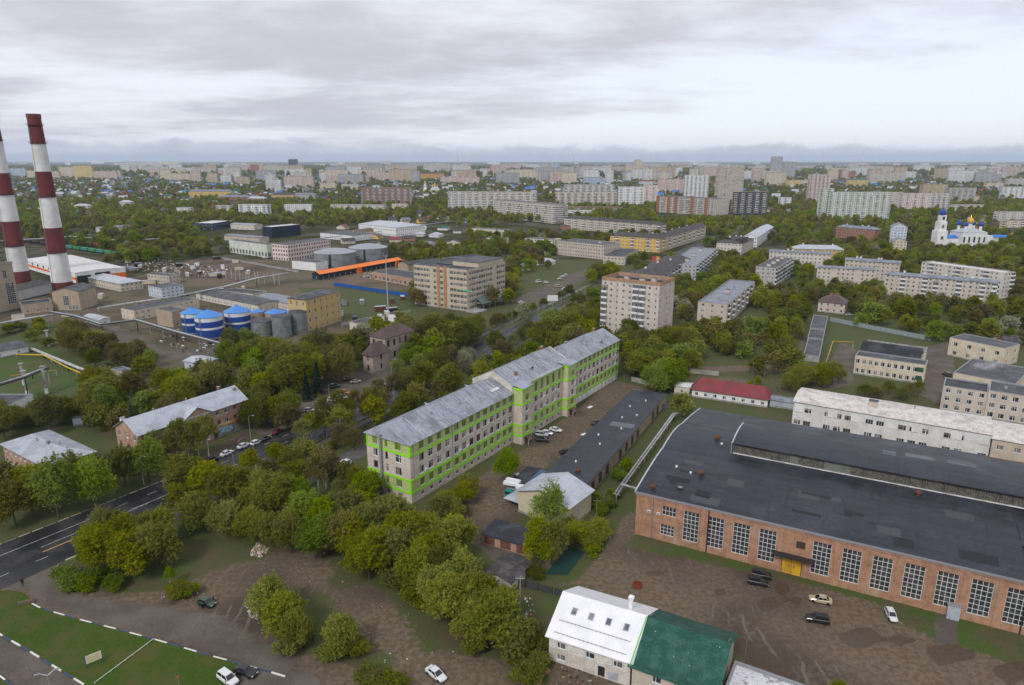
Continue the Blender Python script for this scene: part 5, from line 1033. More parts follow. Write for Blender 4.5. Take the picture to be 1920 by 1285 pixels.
wf = ws['fr']; p2 = local(wf, wf[3]+.3, -1.5); building('workshop', 'end wing of the white-roofed workshop, cut by the right picture edge', 'building', (p2.x, p2.y, wf[2], 30, 18), 8.6, 2, W_TAN, 'gable', R_PALEW, 1.2, 0, .4, 'x', pitch=4, win=(1.8, 1.5))
for i in range(22):
    if i % 5 in (0, 3): b = MB(); b.box(.4+i*3.55, 3.4+i*3.55, -.06, -.004, 5.6, 8.3, 0); b.build('white_panel', W_WHITE, ws)
rd = B('red_roofed_office', 'single-storey white office with dark red metal roof behind the factory', [(1298, 728), (1440, 748)], 3.6, D=11, floors=1, wallm=W_WHITE, roof='hip', hip=.4, rh=3.0, roofm=R_RED, ov=.6, seam=.8, pitch=3.4, win=(1.3, 1.3), anchor='red-roofed office')
r0 = rd['fr']; q1 = local(r0, -7.2, 1); building('white_kiosk', 'small white flat-roofed kiosk left of the red-roofed office', 'building', (q1.x, q1.y, r0[2], 6, 6), 3.4, 1, W_PALE, 'gable', R_WHITE, .5, 0, .3, 'x', pitch=9, win=(.9, .9))
q1 = local(r0, r0[3]+.6, 2); building('side_shed', 'low grey metal shed right of the red-roofed office', 'building', (q1.x, q1.y, r0[2], 11, 6), 2.8, 1, R_LGREY, 'gable', R_BGREY, .5, 0, .3, 'x', pitch=30, nowin=SIDES)
# two rows of old garages running up beside the park
for i, (y0, y1, lb) in enumerate(((667, 636, 'nearest of the three black-roofed garage rows beside the park'), (634, 618, 'middle of the three black-roofed garage rows beside the park'), (616, 592, 'farthest of the three black-roofed garage rows beside the park'))):
    xl = 1506+(667-y0)*.24; xr = 1537+(667-y0)*.205
    B('garage_row', lb, [(xl, y0), (xr, y0+1.5), (xr+(y0-y1)*.2, y1+1)], 3.0, floors=1, wallm=CONC, roofm=R_BIT2, pat='n', side_pitch=4, side_pat='n', near=True, base_h=0, cat='garage', group='garage rows beside the park', vents=[('pipe', .8, .3), ('pipe', .8, .7)], anchor='garage rows' if i == 0 else None)
# ---------------------------------------------------------------- the six-storey office across the avenue
of = B('institute_building', 'six-storey beige institute with brick stair strip and glass entrance canopy', [(778, 498), (875, 509), (947, 493)], 25, floors=7, wallm=mat('beige_panel_wall', (.55, .46, .34), .9, c2=(.47, .40, .32), sc_=.3, var=.12, streak=.5, streak_c=(.33, .26, .2)), roofm=R_BIT, pat='wwwwwnwnwwn', pitch=2.6, side_pitch=2.45, win=(2.3, 1.9), parapet=.8, mixstyle=.45, side_pat='nwwwwwwwwwwn', anchor='six-storey institute', vents=[('pipe', .1, .5), ('box', .6, .7)])
f0 = of['fr']; W_, D_ = f0[3], f0[4]
b = MB(); b.box(W_*.455, W_*.50, -.35, 0, 0, 26.8, 0); b.box(W_*.58, W_*.63, -.35, 0, 0, 26.8, 0); b.build('brick_strip', mat('orange_brick_strip', (.42, .21, .11), .9, var=.25), of)
b = MB(); b.box(W_*.50, W_*.98, D_*.32, D_*.98, 25., 28.2, 0); b.box(W_*.50-.2, W_*.98+.2, D_*.32-.2, D_*.98+.2, 28.2, 28.4, 1); b.build('roof_storey', [mat('beige_panel_wall', (.5, .4, .3)), R_BIT2], of)
b = MB(); b.box(W_*.2, W_*.5, D_*.3, D_*.8, 24.5, 25.9, 0); b.build('roof_curb', R_BIT, of)
b = MB(); b.box(W_+.02, W_+5.5, D_*.22, D_*.86, 3.6, 4.0, 0); b.face([(W_+.03, D_*.2, 7.2), (W_+5.5, D_*.2, 4.0), (W_+5.5, D_*.88, 4.0), (W_+.03, D_*.88, 7.2)], 1)
for i in range(5): b.box(W_+5.0, W_+5.3, D_*(.24+.15*i), D_*(.24+.15*i)+.3, 0, 3.6, 2)
b.build('entrance_canopy', [CONC, mat('canopy_glass', (.10, .14, .14), .2, spec=.6), GREYM], of)
b = MB(); b.box(W_-7, W_+4.5, -.15, -.02, 0, .5, 0); o = b.build('green_lettering_strip', mat('green_light_strip', (.10, .62, .25), .5), of, (0, -.1, 12.9))
b = MB(); b.box(W_+.05, W_+9, -1.5, D_*.2, .0, .9, 0); b.build('terrace', CONC, of)
# old workshop behind the institute
B('old_workshop', 'old brick workshop with flat black roof left of the six-storey institute', [(700, 510), (780, 524), (800, 514)], 6, floors=1, wallm=BRK2, roofm=R_BIT, pitch=5, near=False, win=(2.5, 2.5)); B('old_workshop', 'long dilapidated workshop with domed black roof behind the institute', [(765, 496), (905, 481)], 8, D=16, floors=1, wallm=W_STONE, roof='gable', rh=1.5, roofm=R_BIT, near=False, pitch=6)
# ---------------------------------------------------------------- brown mansard house
ms = B('mansard_house', 'old two-storey house with brown hipped roof and tall windows by the avenue', [(692, 629), (722, 634), (776, 618)], 11.5, floors=2, wallm=mat('mauve_plaster', (.44, .35, .30), .9, c2=(.37, .29, .25), streak=.35), roof='hip', hip=.9, rh=3.6, roofm=R_BROWN, axis='y', seam=.7, side_pitch=4, pitch=5, win=(1.6, 3.2), side_pat='w', style='brown', anchor='brown-roofed mansion')
mf = ms['fr']; b0 = P(700, 701); a = P(681, 661, 8.8); c = P(698, 665, 8.8); d2 = P(729, 655, 8.8); fr, h = fr3((681, 661), (698, 665), (730, 655), 8.8)
building('mansion_pavilion', 'corner pavilion with steep brown pyramid roof joined to the old mansion', 'building', fr, h, 2, MATS['mauve_plaster'], 'hip', R_BROWN, 4.2, .98, .6, 'y' if fr[4] > fr[3] else 'x', .7, pitch=3.4, side_pitch=9, win=(1.2, 2.6), style='brown')
B('low_depot', 'low concrete depot with flat grey roof behind the brown-roofed mansion', [(655, 604), (706, 613), (731, 602)], 4.2, floors=1, wallm=W_PALE, roofm=R_BIT2, pitch=6, near=False)
B('guard_hut', 'tiny white flat-roofed hut beside the tall lamp mast', [(730, 588), (752, 591), (764, 585)], 4, floors=1, wallm=W_WHITE, roofm=R_BIT2, pitch=9, near=False)
# ================================================================ industrial quarter on the left
B('warehouse', 'white and orange warehouse with broad white roof behind the chimneys', [(46, 486), (140, 512), (202, 494)], 8, floors=1, wallm=W_WHITE, roof='gable', rh=.8, roofm=R_WHITE, ov=.1, near=False, nowin=SIDES, anchor='white and orange warehouse')
wq, _ = fr3((46, 486), (140, 512), (202, 494), 8); wh = [o for o in col.objects if o.get('label', '').startswith('white and orange')][0]
b = MB(); b.box(-.05, wq[3]+.05, -.12, -.02, 2.6, 4.2, 0); b.box(wq[3]+.02, wq[3]+.12, -.05, wq[4]+.05, 0, 4.4, 0); b.build('orange_band', W_ORANGE, wh)
for i in range(8): b = MB(); b.box(4+i*(wq[3]-8)/8, 7+i*(wq[3]-8)/8, -.14, -.02, 4.6, 6.6, 0); b.build('window', G, wh)
b = MB(); b.box(wq[3]+.13, wq[3]+.2, 1, wq[4]*.3, .1, 5.4, 0); b.box(wq[3]+.13, wq[3]+.2, wq[4]*.38, wq[4]*.68, 4.6, 6.4, 0); b.build('loading_door', DARKM, wh)
B('yellow_office', 'two-storey pale yellow office with grey hipped roof right of the chimneys', [(165, 520), (225, 532), (261, 525)], by=548, floors=2, wallm=W_CREAM, roof='hip', hip=.9, rh=2.6, roofm=R_LGREY, near=True, pitch=3.2, vents=[('pipe', .5, .4)], anchor='pale yellow office')
B('small_office', 'small tan two-storey building behind the pale blue one', [(276, 514), (316, 518)], by=534, D=10, floors=2, wallm=W_TAN, roofm=R_BIT2, near=False)
B('lab_building', 'pale blue three-storey building standing among pipe bridges', [(277, 536), (302, 541), (334, 533)], by=562, floors=3, wallm=W_LBLUE, roofm=R_BIT2, near=True, pitch=3, win=(1.3, 1.3), anchor='pale blue industrial building')
B('feed_mill', 'long pale yellow mill building with dark roof left of the blue silos', [(229, 578), (251, 583), (373, 560)], by=603, floors=2, wallm=W_CREAM, roofm=R_BIT2, near=True, pitch=3.6, side_pitch=3.4, win=(1.3, 1.2), anchor='pale yellow mill', side_pat='wwwn')
B('production_shed', 'rough concrete process shed between the yellow mill and the blue silos', [(292, 580), (322, 585), (350, 578)], 9, floors=1, wallm=W_STONE, roofm=R_BIT2, near=False, nowin=('front',), pitch=5)
B('long_shed', 'long low white shed with grey roof behind the silos', [(367, 549), (484, 572)], 4.5, D=16, floors=1, wallm=W_PALE, roof='gable', rh=1.2, roofm=R_BIT2, near=False, pitch=3.4, win=(1.2, 1.0), anchor='long low white shed')
B('long_shed', 'second long low shed with worn grey roof behind the yellow silo mill', [(480, 556), (552, 572)], 4.5, D=14, floors=1, wallm=W_PALE, roof='gable', rh=1., roofm=R_BGREY, near=False, pitch=3.4, win=(1.2, 1.))
B('long_shed', 'low yellow shed with black roof behind the long white shed', [(414, 545), (475, 552)], 5, D=12, floors=1, wallm=W_CREAM, roofm=R_BIT, near=False, pitch=6)
ym = B('grain_mill', 'tall yellow grain mill with dark roof right of the grey silos', [(545, 557), (573, 562), (637, 545)], 18, floors=4, wallm=mat('mill_yellow', (.58, .41, .17), .9, c2=(.5, .38, .22), sc_=.25, streak=.35), roof='gable', axis='y', rh=1.3, hip=.9, roofm=R_BIT2, near=True, pitch=4, side_pitch=4.4, win=(.9, 2.0), mixstyle=.5, vents=[('pipe', .4, .3), ('pipe', .6, .6)], anchor='tall yellow grain mill')
B('laundry', 'low white hut with sloping roof beside the pipe bridge', [(158, 592), (186, 600), (190, 592)], 4, floors=1, wallm=W_WHITE, roofm=R_LGREY, roof='gable', rh=.8, near=True, pitch=9)
B('pump_house', 'small pale blue pump house with grey roof at the edge of the trees', [(345, 676), (385, 683), (399, 670)], 4, floors=1, wallm=W_LBLUE, roofm=R_LGREY, roof='gable', rh=.9, near=True, pitch=6, anchor='pale blue pump house')
B('bus_shelter', 'small open shelter with grey roof by the pipe on the grass', [(208, 692), (236, 700)], 2.6, D=5, floors=1, wallm=W_STONE, roofm=R_BGREY, near=True, nowin=SIDES)
# power station at the edge
PS = W_STONE
pw = B('power_station', 'tall sandstone-coloured power station tower with gridded window, cut by the picture edge', [(-70, 506), (22, 492), (26, 489)], by=578, floors=1, wallm=PS, roofm=R_BIT2, nowin=SIDES, parapet=.5, anchor='power station')
pf = pw['fr']; ph = tall(22, 578, 492)
put('window', winmesh(5.5, 13, 'grid', (4, 10)), pw, (pf[3]*.86, -.12, 4)); put('window', winmesh(2.6, 5, 'grid', (2, 4)), pw, (pf[3]*.8, -.12, ph-9)); put('window', winmesh(1.6, 1.6, 'grid', (2, 2)), pw, (pf[3]*.88, -.12, ph-14))
b = MB(); b.box(-.3, pf[3]+.3, -.4, 0, ph-.6, ph+.2, 0); b.build('cornice', PS, pw)
gt = B('turbine_house', 'sandstone-coloured pedimented gatehouse at the foot of the front chimney', [(96, 546), (146, 546)], by=582, D=18, floors=1, wallm=PS, roof='gable', rh=2.2, axis='y', roofm=R_BIT2, nowin=SIDES, anchor='pedimented gatehouse')
gf = gt['fr']; put('window', winmesh(3.6, 6, 'grid', (3, 6)), gt, (gf[3]*.5, -.12, 3))
for i in range(3): put('window', winmesh(1.8, 2.4, 'grid', (2, 3)), gt, (gf[3]*(.62+.13*i), -.12, .8))
B('turbine_hall', 'long low brown hall between the power station and the gatehouse', [(40, 572), (97, 566)], 6, D=14, floors=1, wallm=PS, roofm=R_BIT, near=False, pitch=5)
B('coal_shed', 'dark sloping shed between the two chimneys', [(28, 545), (96, 530)], 7, D=16, floors=1, wallm=W_GREY, roof='gable', rh=2., roofm=R_SLATE, near=False, nowin=SIDES)
# ---------------------------------------------------------------- striped chimneys
CHR = mat('dark_red_chimney_paint', (.155, .035, .035), .8, c2=(.12, .03, .03), sc_=.12, var=.12, streak=.25); CHW = mat('white_chimney_paint', (.70, .70, .70), .8, c2=(.60, .59, .57), sc_=.12, var=.1, streak=.25, streak_c=(.35, .33, .3)); CHB = mat('chimney_top_brick', (.16, .06, .045), .9, var=.3, fsc=.4)
def chimney(label, base, topz, rb, rt, zs):
    p = P(*base); t = thing('striped_chimney', label, 'chimney', (p.x, p.y, 0), 0, 'striped power station chimneys'); FOOT.append((p.x-8, p.y-8, 0, 16, 16)); R_ = lambda z: rb+(rt-rb)*(z/topz)
    for i, (z0, z1_) in enumerate(zip(zs[:-1], zs[1:])):
        b = MB(); n = max(2, int((z1_-z0)/2.4)); prof = []
        for k_ in range(n+1): z = z0+(z1_-z0)*k_/n; prof += [(R_(z), z), (R_(z)+.05, z+.12)] if k_ < n else [(R_(z), z)]
        b.lathe(prof, 28, 0, cap=False); b.build('red_band' if i % 2 == 0 else 'white_band', CHB if z0 > topz*.9 and i % 2 == 0 else (CHR if i % 2 == 0 else CHW), t, smooth=False)
    b = MB(); b.lathe([(R_(topz)+.15, topz-3), (R_(topz)+.35, topz-2.4), (R_(topz)+.35, topz), (R_(topz)-.5, topz), (R_(topz)-.6, topz-2)], 28, 0); b.build('cap', CHB, t)
    for z in [zs[k_]+.4 for k_ in range(2, len(zs)-1, 2)]+[topz*.94]:
        b = MB(); r_ = R_(z); b.lathe([(r_, z), (r_+1.1, z), (r_+1.1, z+.12), (r_, z+.12)], 28, 0, cap=False); b.lathe([(r_+1.1, z+1.0), (r_+1.15, z+1.06)], 28, 0, cap=False)
        for k_ in range(14): a = 6.283*k_/14; b.tube([((r_+1.1)*math.cos(a), (r_+1.1)*math.sin(a), z), ((r_+1.1)*math.cos(a), (r_+1.1)*math.sin(a), z+1.05)], .05, 4)
        b.build('gallery', DARKM, t)
    b = MB(); a = -1.9
    b.tube([((R_(0)+.4)*math.cos(a), (R_(0)+.4)*math.sin(a), 2), ((R_(topz)+.4)*math.cos(a), (R_(topz)+.4)*math.sin(a), topz)], .12, 5); b.build('ladder', GREYM, t)
    return t
def zrow(base, y): return tall(base[0], base[1], y)
c1 = (119, 545); chimney('front red and white striped chimney, whole to its brick top', c1, zrow(c1, 214), 6.6, 4.0, [0, zrow(c1, 528), zrow(c1, 474), zrow(c1, 427), zrow(c1, 370), zrow(c1, 322), zrow(c1, 270), zrow(c1, 214)])
c2 = (41, 533); chimney('rear red and white striped chimney, leaning out of the picture at left', c2, zrow(c2, 205), 6.6, 4.0, [0, zrow(c2, 508), zrow(c2, 462), zrow(c2, 415), zrow(c2, 366), zrow(c2, 325), zrow(c2, 265), zrow(c2, 205)])
# ---------------------------------------------------------------- silos and tanks
SB = mat('cobalt_silo_paint', (.012, .06, .30), .45, c2=(.015, .07, .26), var=.1, streak=.15); SWH = mat('white_silo_paint', (.66, .67, .68), .5, var=.08, streak=.2); SCONE = mat('blue_cone_paint', (.07, .24, .58), .45, var=.1); STEEL = mat('galvanised_silo', (.24, .26, .26), .45, c2=(.17, .185, .18), sc_=.4, var=.2, streak=.4, metal=.2); STEEL2 = mat('corrugated_tank', (.25, .27, .29), .5, c2=(.17, .18, .2), sc_=.2, var=.2, streak=.5)
def silo(label, x0, x1, by, yr, ya):
    a, c = P(x0, by), P(x1, by); r_ = (c-a).length/2; p = (a+c)/2; p = p+p.normalized()*r_*.6; h = tall((x0+x1)/2, by, yr); t = thing('striped_silo', label, 'silo', (p.x, p.y, 0), 0, 'blue and white silos'); FOOT.append((p.x-r_, p.y-r_, 0, 2*r_, 2*r_))
    for nm, z0, z1_, m in (('foot', 0, .05, CONC), ('blue_band', .05, .42, SB), ('white_band', .42, .52, SWH), ('blue_band', .52, .80, SB), ('white_band', .80, 1.0, SWH)):
        b = MB(); b.lathe([(r_, z0*h), (r_, z1_*h)], 32, 0, cap=False); b.build(nm, m, t, smooth=True)
    b = MB(); b.lathe([(r_+.25, h-.05), (r_+.25, h+.1), (.5, h+r_*.46), (.5, h+r_*.46+.5)], 24, 0); b.build('cone_roof', SCONE, t)
    b = MB(); b.tube([(-r_*.3, -r_-.1, 0), (-r_*.3, -r_-.1, h)], .12, 5); b.tube([(-r_*.3+.6, -r_-.1, 0), (-r_*.3+.6, -r_-.1, h)], .12, 5); b.build('ladder', GREYM, t)
silo('blue and white striped silo standing left and rear of the three', 345, 384, 625, 588, 572); silo('blue and white striped silo nearest the camera, middle of the three', 371, 420, 634, 595, 577); silo('blue and white striped silo with pale vertical pipe, rightmost of the three', 425, 472, 622, 586, 567)
ANCHOR.append((*P(400, 628), 'blue and white silos'))
def gsilo(label, x0, x1, by, yr, blue=False):
    a, c = P(x0, by), P(x1, by); r_ = (c-a).length/2; p = (a+c)/2; p = p+p.normalized()*r_*.6; h = tall((x0+x1)/2, by, yr); t = thing('grain_silo', label, 'silo', (p.x, p.y, 0), 0, 'plain silos by the mill'); FOOT.append((p.x-r_, p.y-r_, 0, 2*r_, 2*r_))
    prof = []; n = int(h/.9)
    for k_ in range(n): z = h*k_/n; prof += [(r_, z), (r_+.07, z+h/n*.5)]
    prof.append((r_, h)); b = MB(); b.lathe(prof, 28, 0, cap=False); b.build('shell', STEEL if not blue else W_STONE, t)
    b = MB(); b.lathe([(r_+.15, h), (r_+.15, h+.12), (.4, h+r_*(.35 if blue else .16))], 24, 0); b.build('roof', SCONE if blue else R_BIT2, t)
gsilo('grey steel silo, leftmost of the three beside the mill', 474, 515, 630, 603); gsilo('grey steel silo, middle of the three beside the mill', 513, 548, 633, 594); gsilo('grey steel silo, rightmost of the three beside the mill', 545, 578, 626, 586)
gsilo('stone hopper with blue cone roof next to the striped silos', 470, 497, 608, 586, True); gsilo('stone hopper with wide blue cone roof behind the grey silos', 499, 537, 608, 588, True); gsilo('stone hopper with blue cone roof nearest the mill', 531, 560, 604, 588, True)
def tank(label, x0, x1, by, yr):
    a, c = P(x0, by), P(x1, by); r_ = (c-a).length/2; p = (a+c)/2; p = p+p.normalized()*r_*.5; h = tall((x0+x1)/2, by, yr); t = thing('storage_tank', label, 'tank', (p.x, p.y, 0), 0, 'great round tanks'); FOOT.append((p.x-r_, p.y-r_, 0, 2*r_, 2*r_))
    b = MB(); n = 72; 
    for k_ in range(n):
        a0, a1 = 6.2832*k_/n, 6.2832*(k_+.5)/n; a2 = 6.2832*(k_+1)/n
        for (u, r1), (v, r2) in (((a0, r_), (a1, r_+.25)), ((a1, r_+.25), (a2, r_))): b.face([(r1*math.cos(u), r1*math.sin(u), 0), (r2*math.cos(v), r2*math.sin(v), 0), (r2*math.cos(v), r2*math.sin(v), h), (r1*math.cos(u), r1*math.sin(u), h)])
    b.build('shell', STEEL2, t); b = MB(); b.lathe([(r_+.4, h), (r_+.4, h+.3), (r_*.6, h+2.3), (r_*.2, h+3.3), (.1, h+3.5)], 48, 0); b.build('roof', R_GREY, t); b = MB(); b.box(-.9, .9, -r_-.5, -r_+.1, 0, h, 0); b.build('stair_tower', DARKM, t)
tank('great grey round tank, left and nearer of the two', 591, 668, 499, 475); tank('great grey round tank, right and farther of the two', 656, 727, 488, 466); ANCHOR.append((*P(660, 495), 'two great round tanks'))
# ---------------------------------------------------------------- sheds and offices behind the tanks
ost = B('orange_roofed_shed', 'very long navy shed with bright orange roof in front of the round tanks', [(600, 514), (753, 487)], 4.6, D=9, floors=1, wallm=W_NAVY, roof='gable', rh=1.8, roofm=R_ORANGE, ov=.5, near=True, pitch=6, win=(1.2, 1.2), base_h=.0, anchor='orange-roofed shed')
of_ = ost['fr']
for fx in (.44, .93): b = MB(); b.box(of_[3]*fx-2.2, of_[3]*fx+2.2, -1.6, -.02, 0, 4.9, 0); b.build('orange_porch', W_ORANGE, ost)
B('pink_office', 'four-storey pale pink office with rows of small dark windows left of the tanks', [(514, 457), (539, 460), (619, 449)], 14.8, floors=4, wallm=W_ROSE, roofm=R_BIT2, near=True, pitch=3.4, side_pitch=3.2, win=(1.7, 1.7), style='brown', anchor='pale pink office')
B('white_factory', 'white factory hall with pale green stains and a row of tall windows', [(429, 450), (500, 459), (515, 457)], 12.6, floors=1, wallm=mat('green_stained_white', (.66, .67, .62), .9, c2=(.52, .58, .46), sc_=.15, var=.1, streak=.4), roofm=R_BIT2, near=False, pitch=5.5, win=(3, 4), z1=0)
B('white_hall', 'low white hall with black roof in front of the pale pink office', [(547, 489), (592, 493), (615, 489)], 7, floors=1, wallm=W_WHITE, roofm=R_BIT2, near=False, nowin=SIDES)
B('navy_office', 'dark navy cube office with white roof edge behind the pink office', [(497, 424), (509, 426), (563, 421)], 13, floors=3, wallm=W_NAVY, roofm=R_WHITE, near=False, side_pat='n', pat='n', anchor='dark navy cube office')
B('navy_office', 'dark blue two-storey office with white roof behind the white factory', [(380, 416), (399, 419), (432, 414)], 9, floors=2, wallm=mat('blue_cladding', (.02, .04, .09), .6), roofm=R_WHITE, near=False, pitch=4, win=(2, 1.6))
B('cream_hall', 'pale hall with arched dark doorway right of the blue two-storey office', [(432, 420), (476, 422)], 7, D=16, floors=1, wallm=W_PALE, roof='gable', rh=1, roofm=R_GREY, near=False, pitch=8)
B('grey_shed', 'long grey shed with yellow crane end between the two navy offices', [(420, 441), (486, 446)], 6, D=14, floors=1, wallm=W_TAN, roof='gable', rh=1, roofm=R_BGREY, near=False, nowin=SIDES); B('grey_shed', 'long low brown-roofed shed near the railway at left', [(186, 428), (245, 424)], 6, D=18, floors=1, wallm=W_PALE, roof='gable', rh=1, roofm=R_BGREY, near=False, nowin=SIDES)
B('white_compound', 'white L-shaped compound wall building with towers behind the tanks', [(600, 437), (660, 443), (668, 434)], 6, floors=1, wallm=W_WHITE, roofm=R_BIT2, near=False, pitch=4); B('dark_roofed_hall', 'white hall with grey hipped roof and white end, behind the garden houses', [(672, 420), (742, 427), (763, 419)], 11, floors=2, wallm=W_WHITE, roof='hip', rh=4, hip=.6, roofm=R_LGREY, near=False, anchor='white hall with grey hipped roof')
B('brown_fronted_hall', 'long brown-fronted yellow hall before the white hipped hall', [(668, 434), (728, 427)], 6, D=10, floors=1, wallm=W_OCHRE, roof='gable', rh=1.6, roofm=R_BROWN, near=False)
B('garden_office', 'long pale two-storey office with parapet beyond the institute', [(882, 428), (945, 432)], 9, D=12, floors=2, wallm=W_PALE, roofm=R_BIT2, near=False); B('garden_office', 'low white annex with dark roof before the pale two-storey office', [(905, 446), (944, 448)], 6, D=14, floors=1, wallm=W_WHITE, roofm=R_SLATE, near=False)
# garden houses between the tanks and the nine-storey block
GH = [(742, 455, 22, 'red', 'cream'), (700, 462, 18, 'slate', 'white'), (768, 452, 20, 'slate', 'brick'), (650, 441, 20, 'brown', 'yellow'), (701, 448, 22, 'brown', 'yellow'), (735, 440, 18, 'brown', 'pale'), (790, 431, 18, 'lgrey', 'white'), (785, 444, 20, 'lgrey', 'pale'), (815, 445, 24, 'lgrey', 'white'), (830, 432, 22, 'green', 'white'), (858, 438, 14, 'slate', 'white'), (805, 414, 14, 'red', 'cream'), (825, 411, 16, 'lgrey', 'white'), (838, 412, 14, 'slate', 'pale'), (866, 418, 16, 'blue', 'blue'), (898, 420, 16, 'brown', 'yellow'), (850, 460, 24, 'slate', 'pale'), (690, 474, 26, 'lgrey', 'pale'), (760, 468, 24, 'red', 'brick'), (800, 463, 30, 'bgrey', 'pale'), (730, 470, 16, 'slate', 'brick'), (655, 458, 26, 'slate', 'pale'), (672, 450, 16, 'green', 'pale'), (720, 408, 14, 'slate', 'white'), (868, 404, 12, 'red', 'brick'), (640, 430, 18, 'red', 'pale'), (1060, 430, 22, 'brown', 'brick'), (1085, 438, 18, 'brown', 'yellow'), (1005, 480, 26, 'slate', 'pale'), (1020, 497, 30, 'lgrey', 'white'), (985, 508, 26, 'bgrey', 'pale'), (1870, 640, 28, 'slate', 'pale'), (1900, 655, 30, 'slate', 'brick')]
RM = {'red': R_RED, 'slate': R_SLATE, 'brown': R_BROWN, 'lgrey': R_LGREY, 'green': R_GREEN, 'blue': R_BLUE, 'bgrey': R_BGREY}; RN = {'red': 'red', 'slate': 'dark slate', 'brown': 'brown', 'lgrey': 'pale grey', 'green': 'green', 'blue': 'bright blue', 'bgrey': 'blue-grey'}
WM = {'cream': W_CREAM, 'white': W_WHITE, 'brick': BRK3, 'yellow': W_YEL, 'pale': W_PALE, 'blue': W_LBLUE}
cnt = {}
for x, y, wpx, rc, wc in sorted(GH): cnt[(rc, wc)] = cnt.get((rc, wc), 0)+1
got = {}
for x, y, wpx, rc, wc in sorted(GH):
    p = P(x, y); wd = min(14, wpx*(p.y*_c+CAM_H*_s)/FPX); k_ = (rc, wc); i = got.get(k_, 0); got[k_] = i+1
    tail = 'behind the round tanks' if x < 960 else ('near the avenue' if x < 1200 else 'at the right edge')
    lb = f'small {wc if wc != "pale" else "pale-walled"} house with {RN[rc]} roof {tail}'+(f', {ordinal(i)} from left' if cnt[k_] > 1 else '')
    building('garden_house', lb, 'house', (p.x-wd/2, p.y, rng.uniform(-.5, .5), wd, wd*.8), 3.4, 1, WM[wc], 'gable', RM[rc], 2.6, .6 if rc in ('lgrey', 'green', 'bgrey') else 0, .5, rng.choice('xy'), near=False, pitch=3, win=(1, 1.1), group='garden houses')
# ================================================================ the city beyond
def facade_mat(name, c, gl=(.07, .08, .09), bw=3.2, rh=2.9):
    """Far walls, too distant for single windows: a grid of dark panes in the wall colour."""
    if name in MATS: return MATS[name]
    m, t, b = nodes(name); q = NB(t); v = q.n('ShaderNodeTexCoord').outputs['Object']; sp = q.n('ShaderNodeSeparateXYZ', {0: v})
    xy = q.math('ADD', sp.outputs[0], sp.outputs[1]); u = q.math('FRACT', q.math('DIVIDE', xy, bw)); z = q.math('FRACT', q.math('DIVIDE', sp.outputs[2], rh))
    win = q.math('MULTIPLY', q.math('MULTIPLY', q.math('GREATER_THAN', u, .28), q.math('LESS_THAN', u, .76)), q.math('MULTIPLY', q.math('GREATER_THAN', z, .3), q.math('LESS_THAN', z, .82)))
    col_ = q.math('FRACT', q.math('MULTIPLY', q.math('FLOOR', q.math('DIVIDE', xy, bw*2)), .37)); base = q.mix(q.math('MULTIPLY', q.math('GREATER_THAN', col_, .72), .35), c, tuple(min(1, x*1.35) for x in c))
    f = q.rng(q.noise(v, .08, 3, .6), .3, .7, .85, 1.1); base = q.mix(1., base, q.n('ShaderNodeCombineXYZ', {0: f, 1: f, 2: f}).outputs[0], 'MULTIPLY')
    q.set(b, 'Base Color', q.mix(q.math('MULTIPLY', win, .8), base, gl)); b.inputs['Roughness'].default_value = .8; b.inputs['Specular IOR Level'].default_value = .2
    MATS[name] = m; return m
FC = {'white': (.62, .62, .62), 'pale': (.52, .49, .44), 'cream': (.60, .52, .40), 'tan': (.48, .38, .27), 'pink': (.55, .43, .39), 'brick': (.34, .14, .08), 'grey': (.38, .38, .39), 'orange': (.60, .33, .10), 'yellow': (.62, .48, .22), 'blue': (.40, .48, .58), 'navy': (.06, .08, .14), 'green': (.52, .58, .50), 'brown': (.28, .18, .13)}
FW = {'white': W_WHITE, 'pale': W_PALE, 'cream': W_CREAM, 'tan': W_TAN, 'pink': W_ROSE, 'brick': BRK3, 'grey': W_GREY, 'orange': W_OCHRE, 'yellow': W_YEL, 'blue': W_LBLUE, 'green': W_GRN, 'brown': W_STONE, 'navy': W_NAVY}
FAR = []
def F_(x0, x1, yt, yb, c, kind='block', roof=None, rot=None, dep=14.): FAR.append((x0, x1, yt, yb, c, kind, roof, rot, dep))
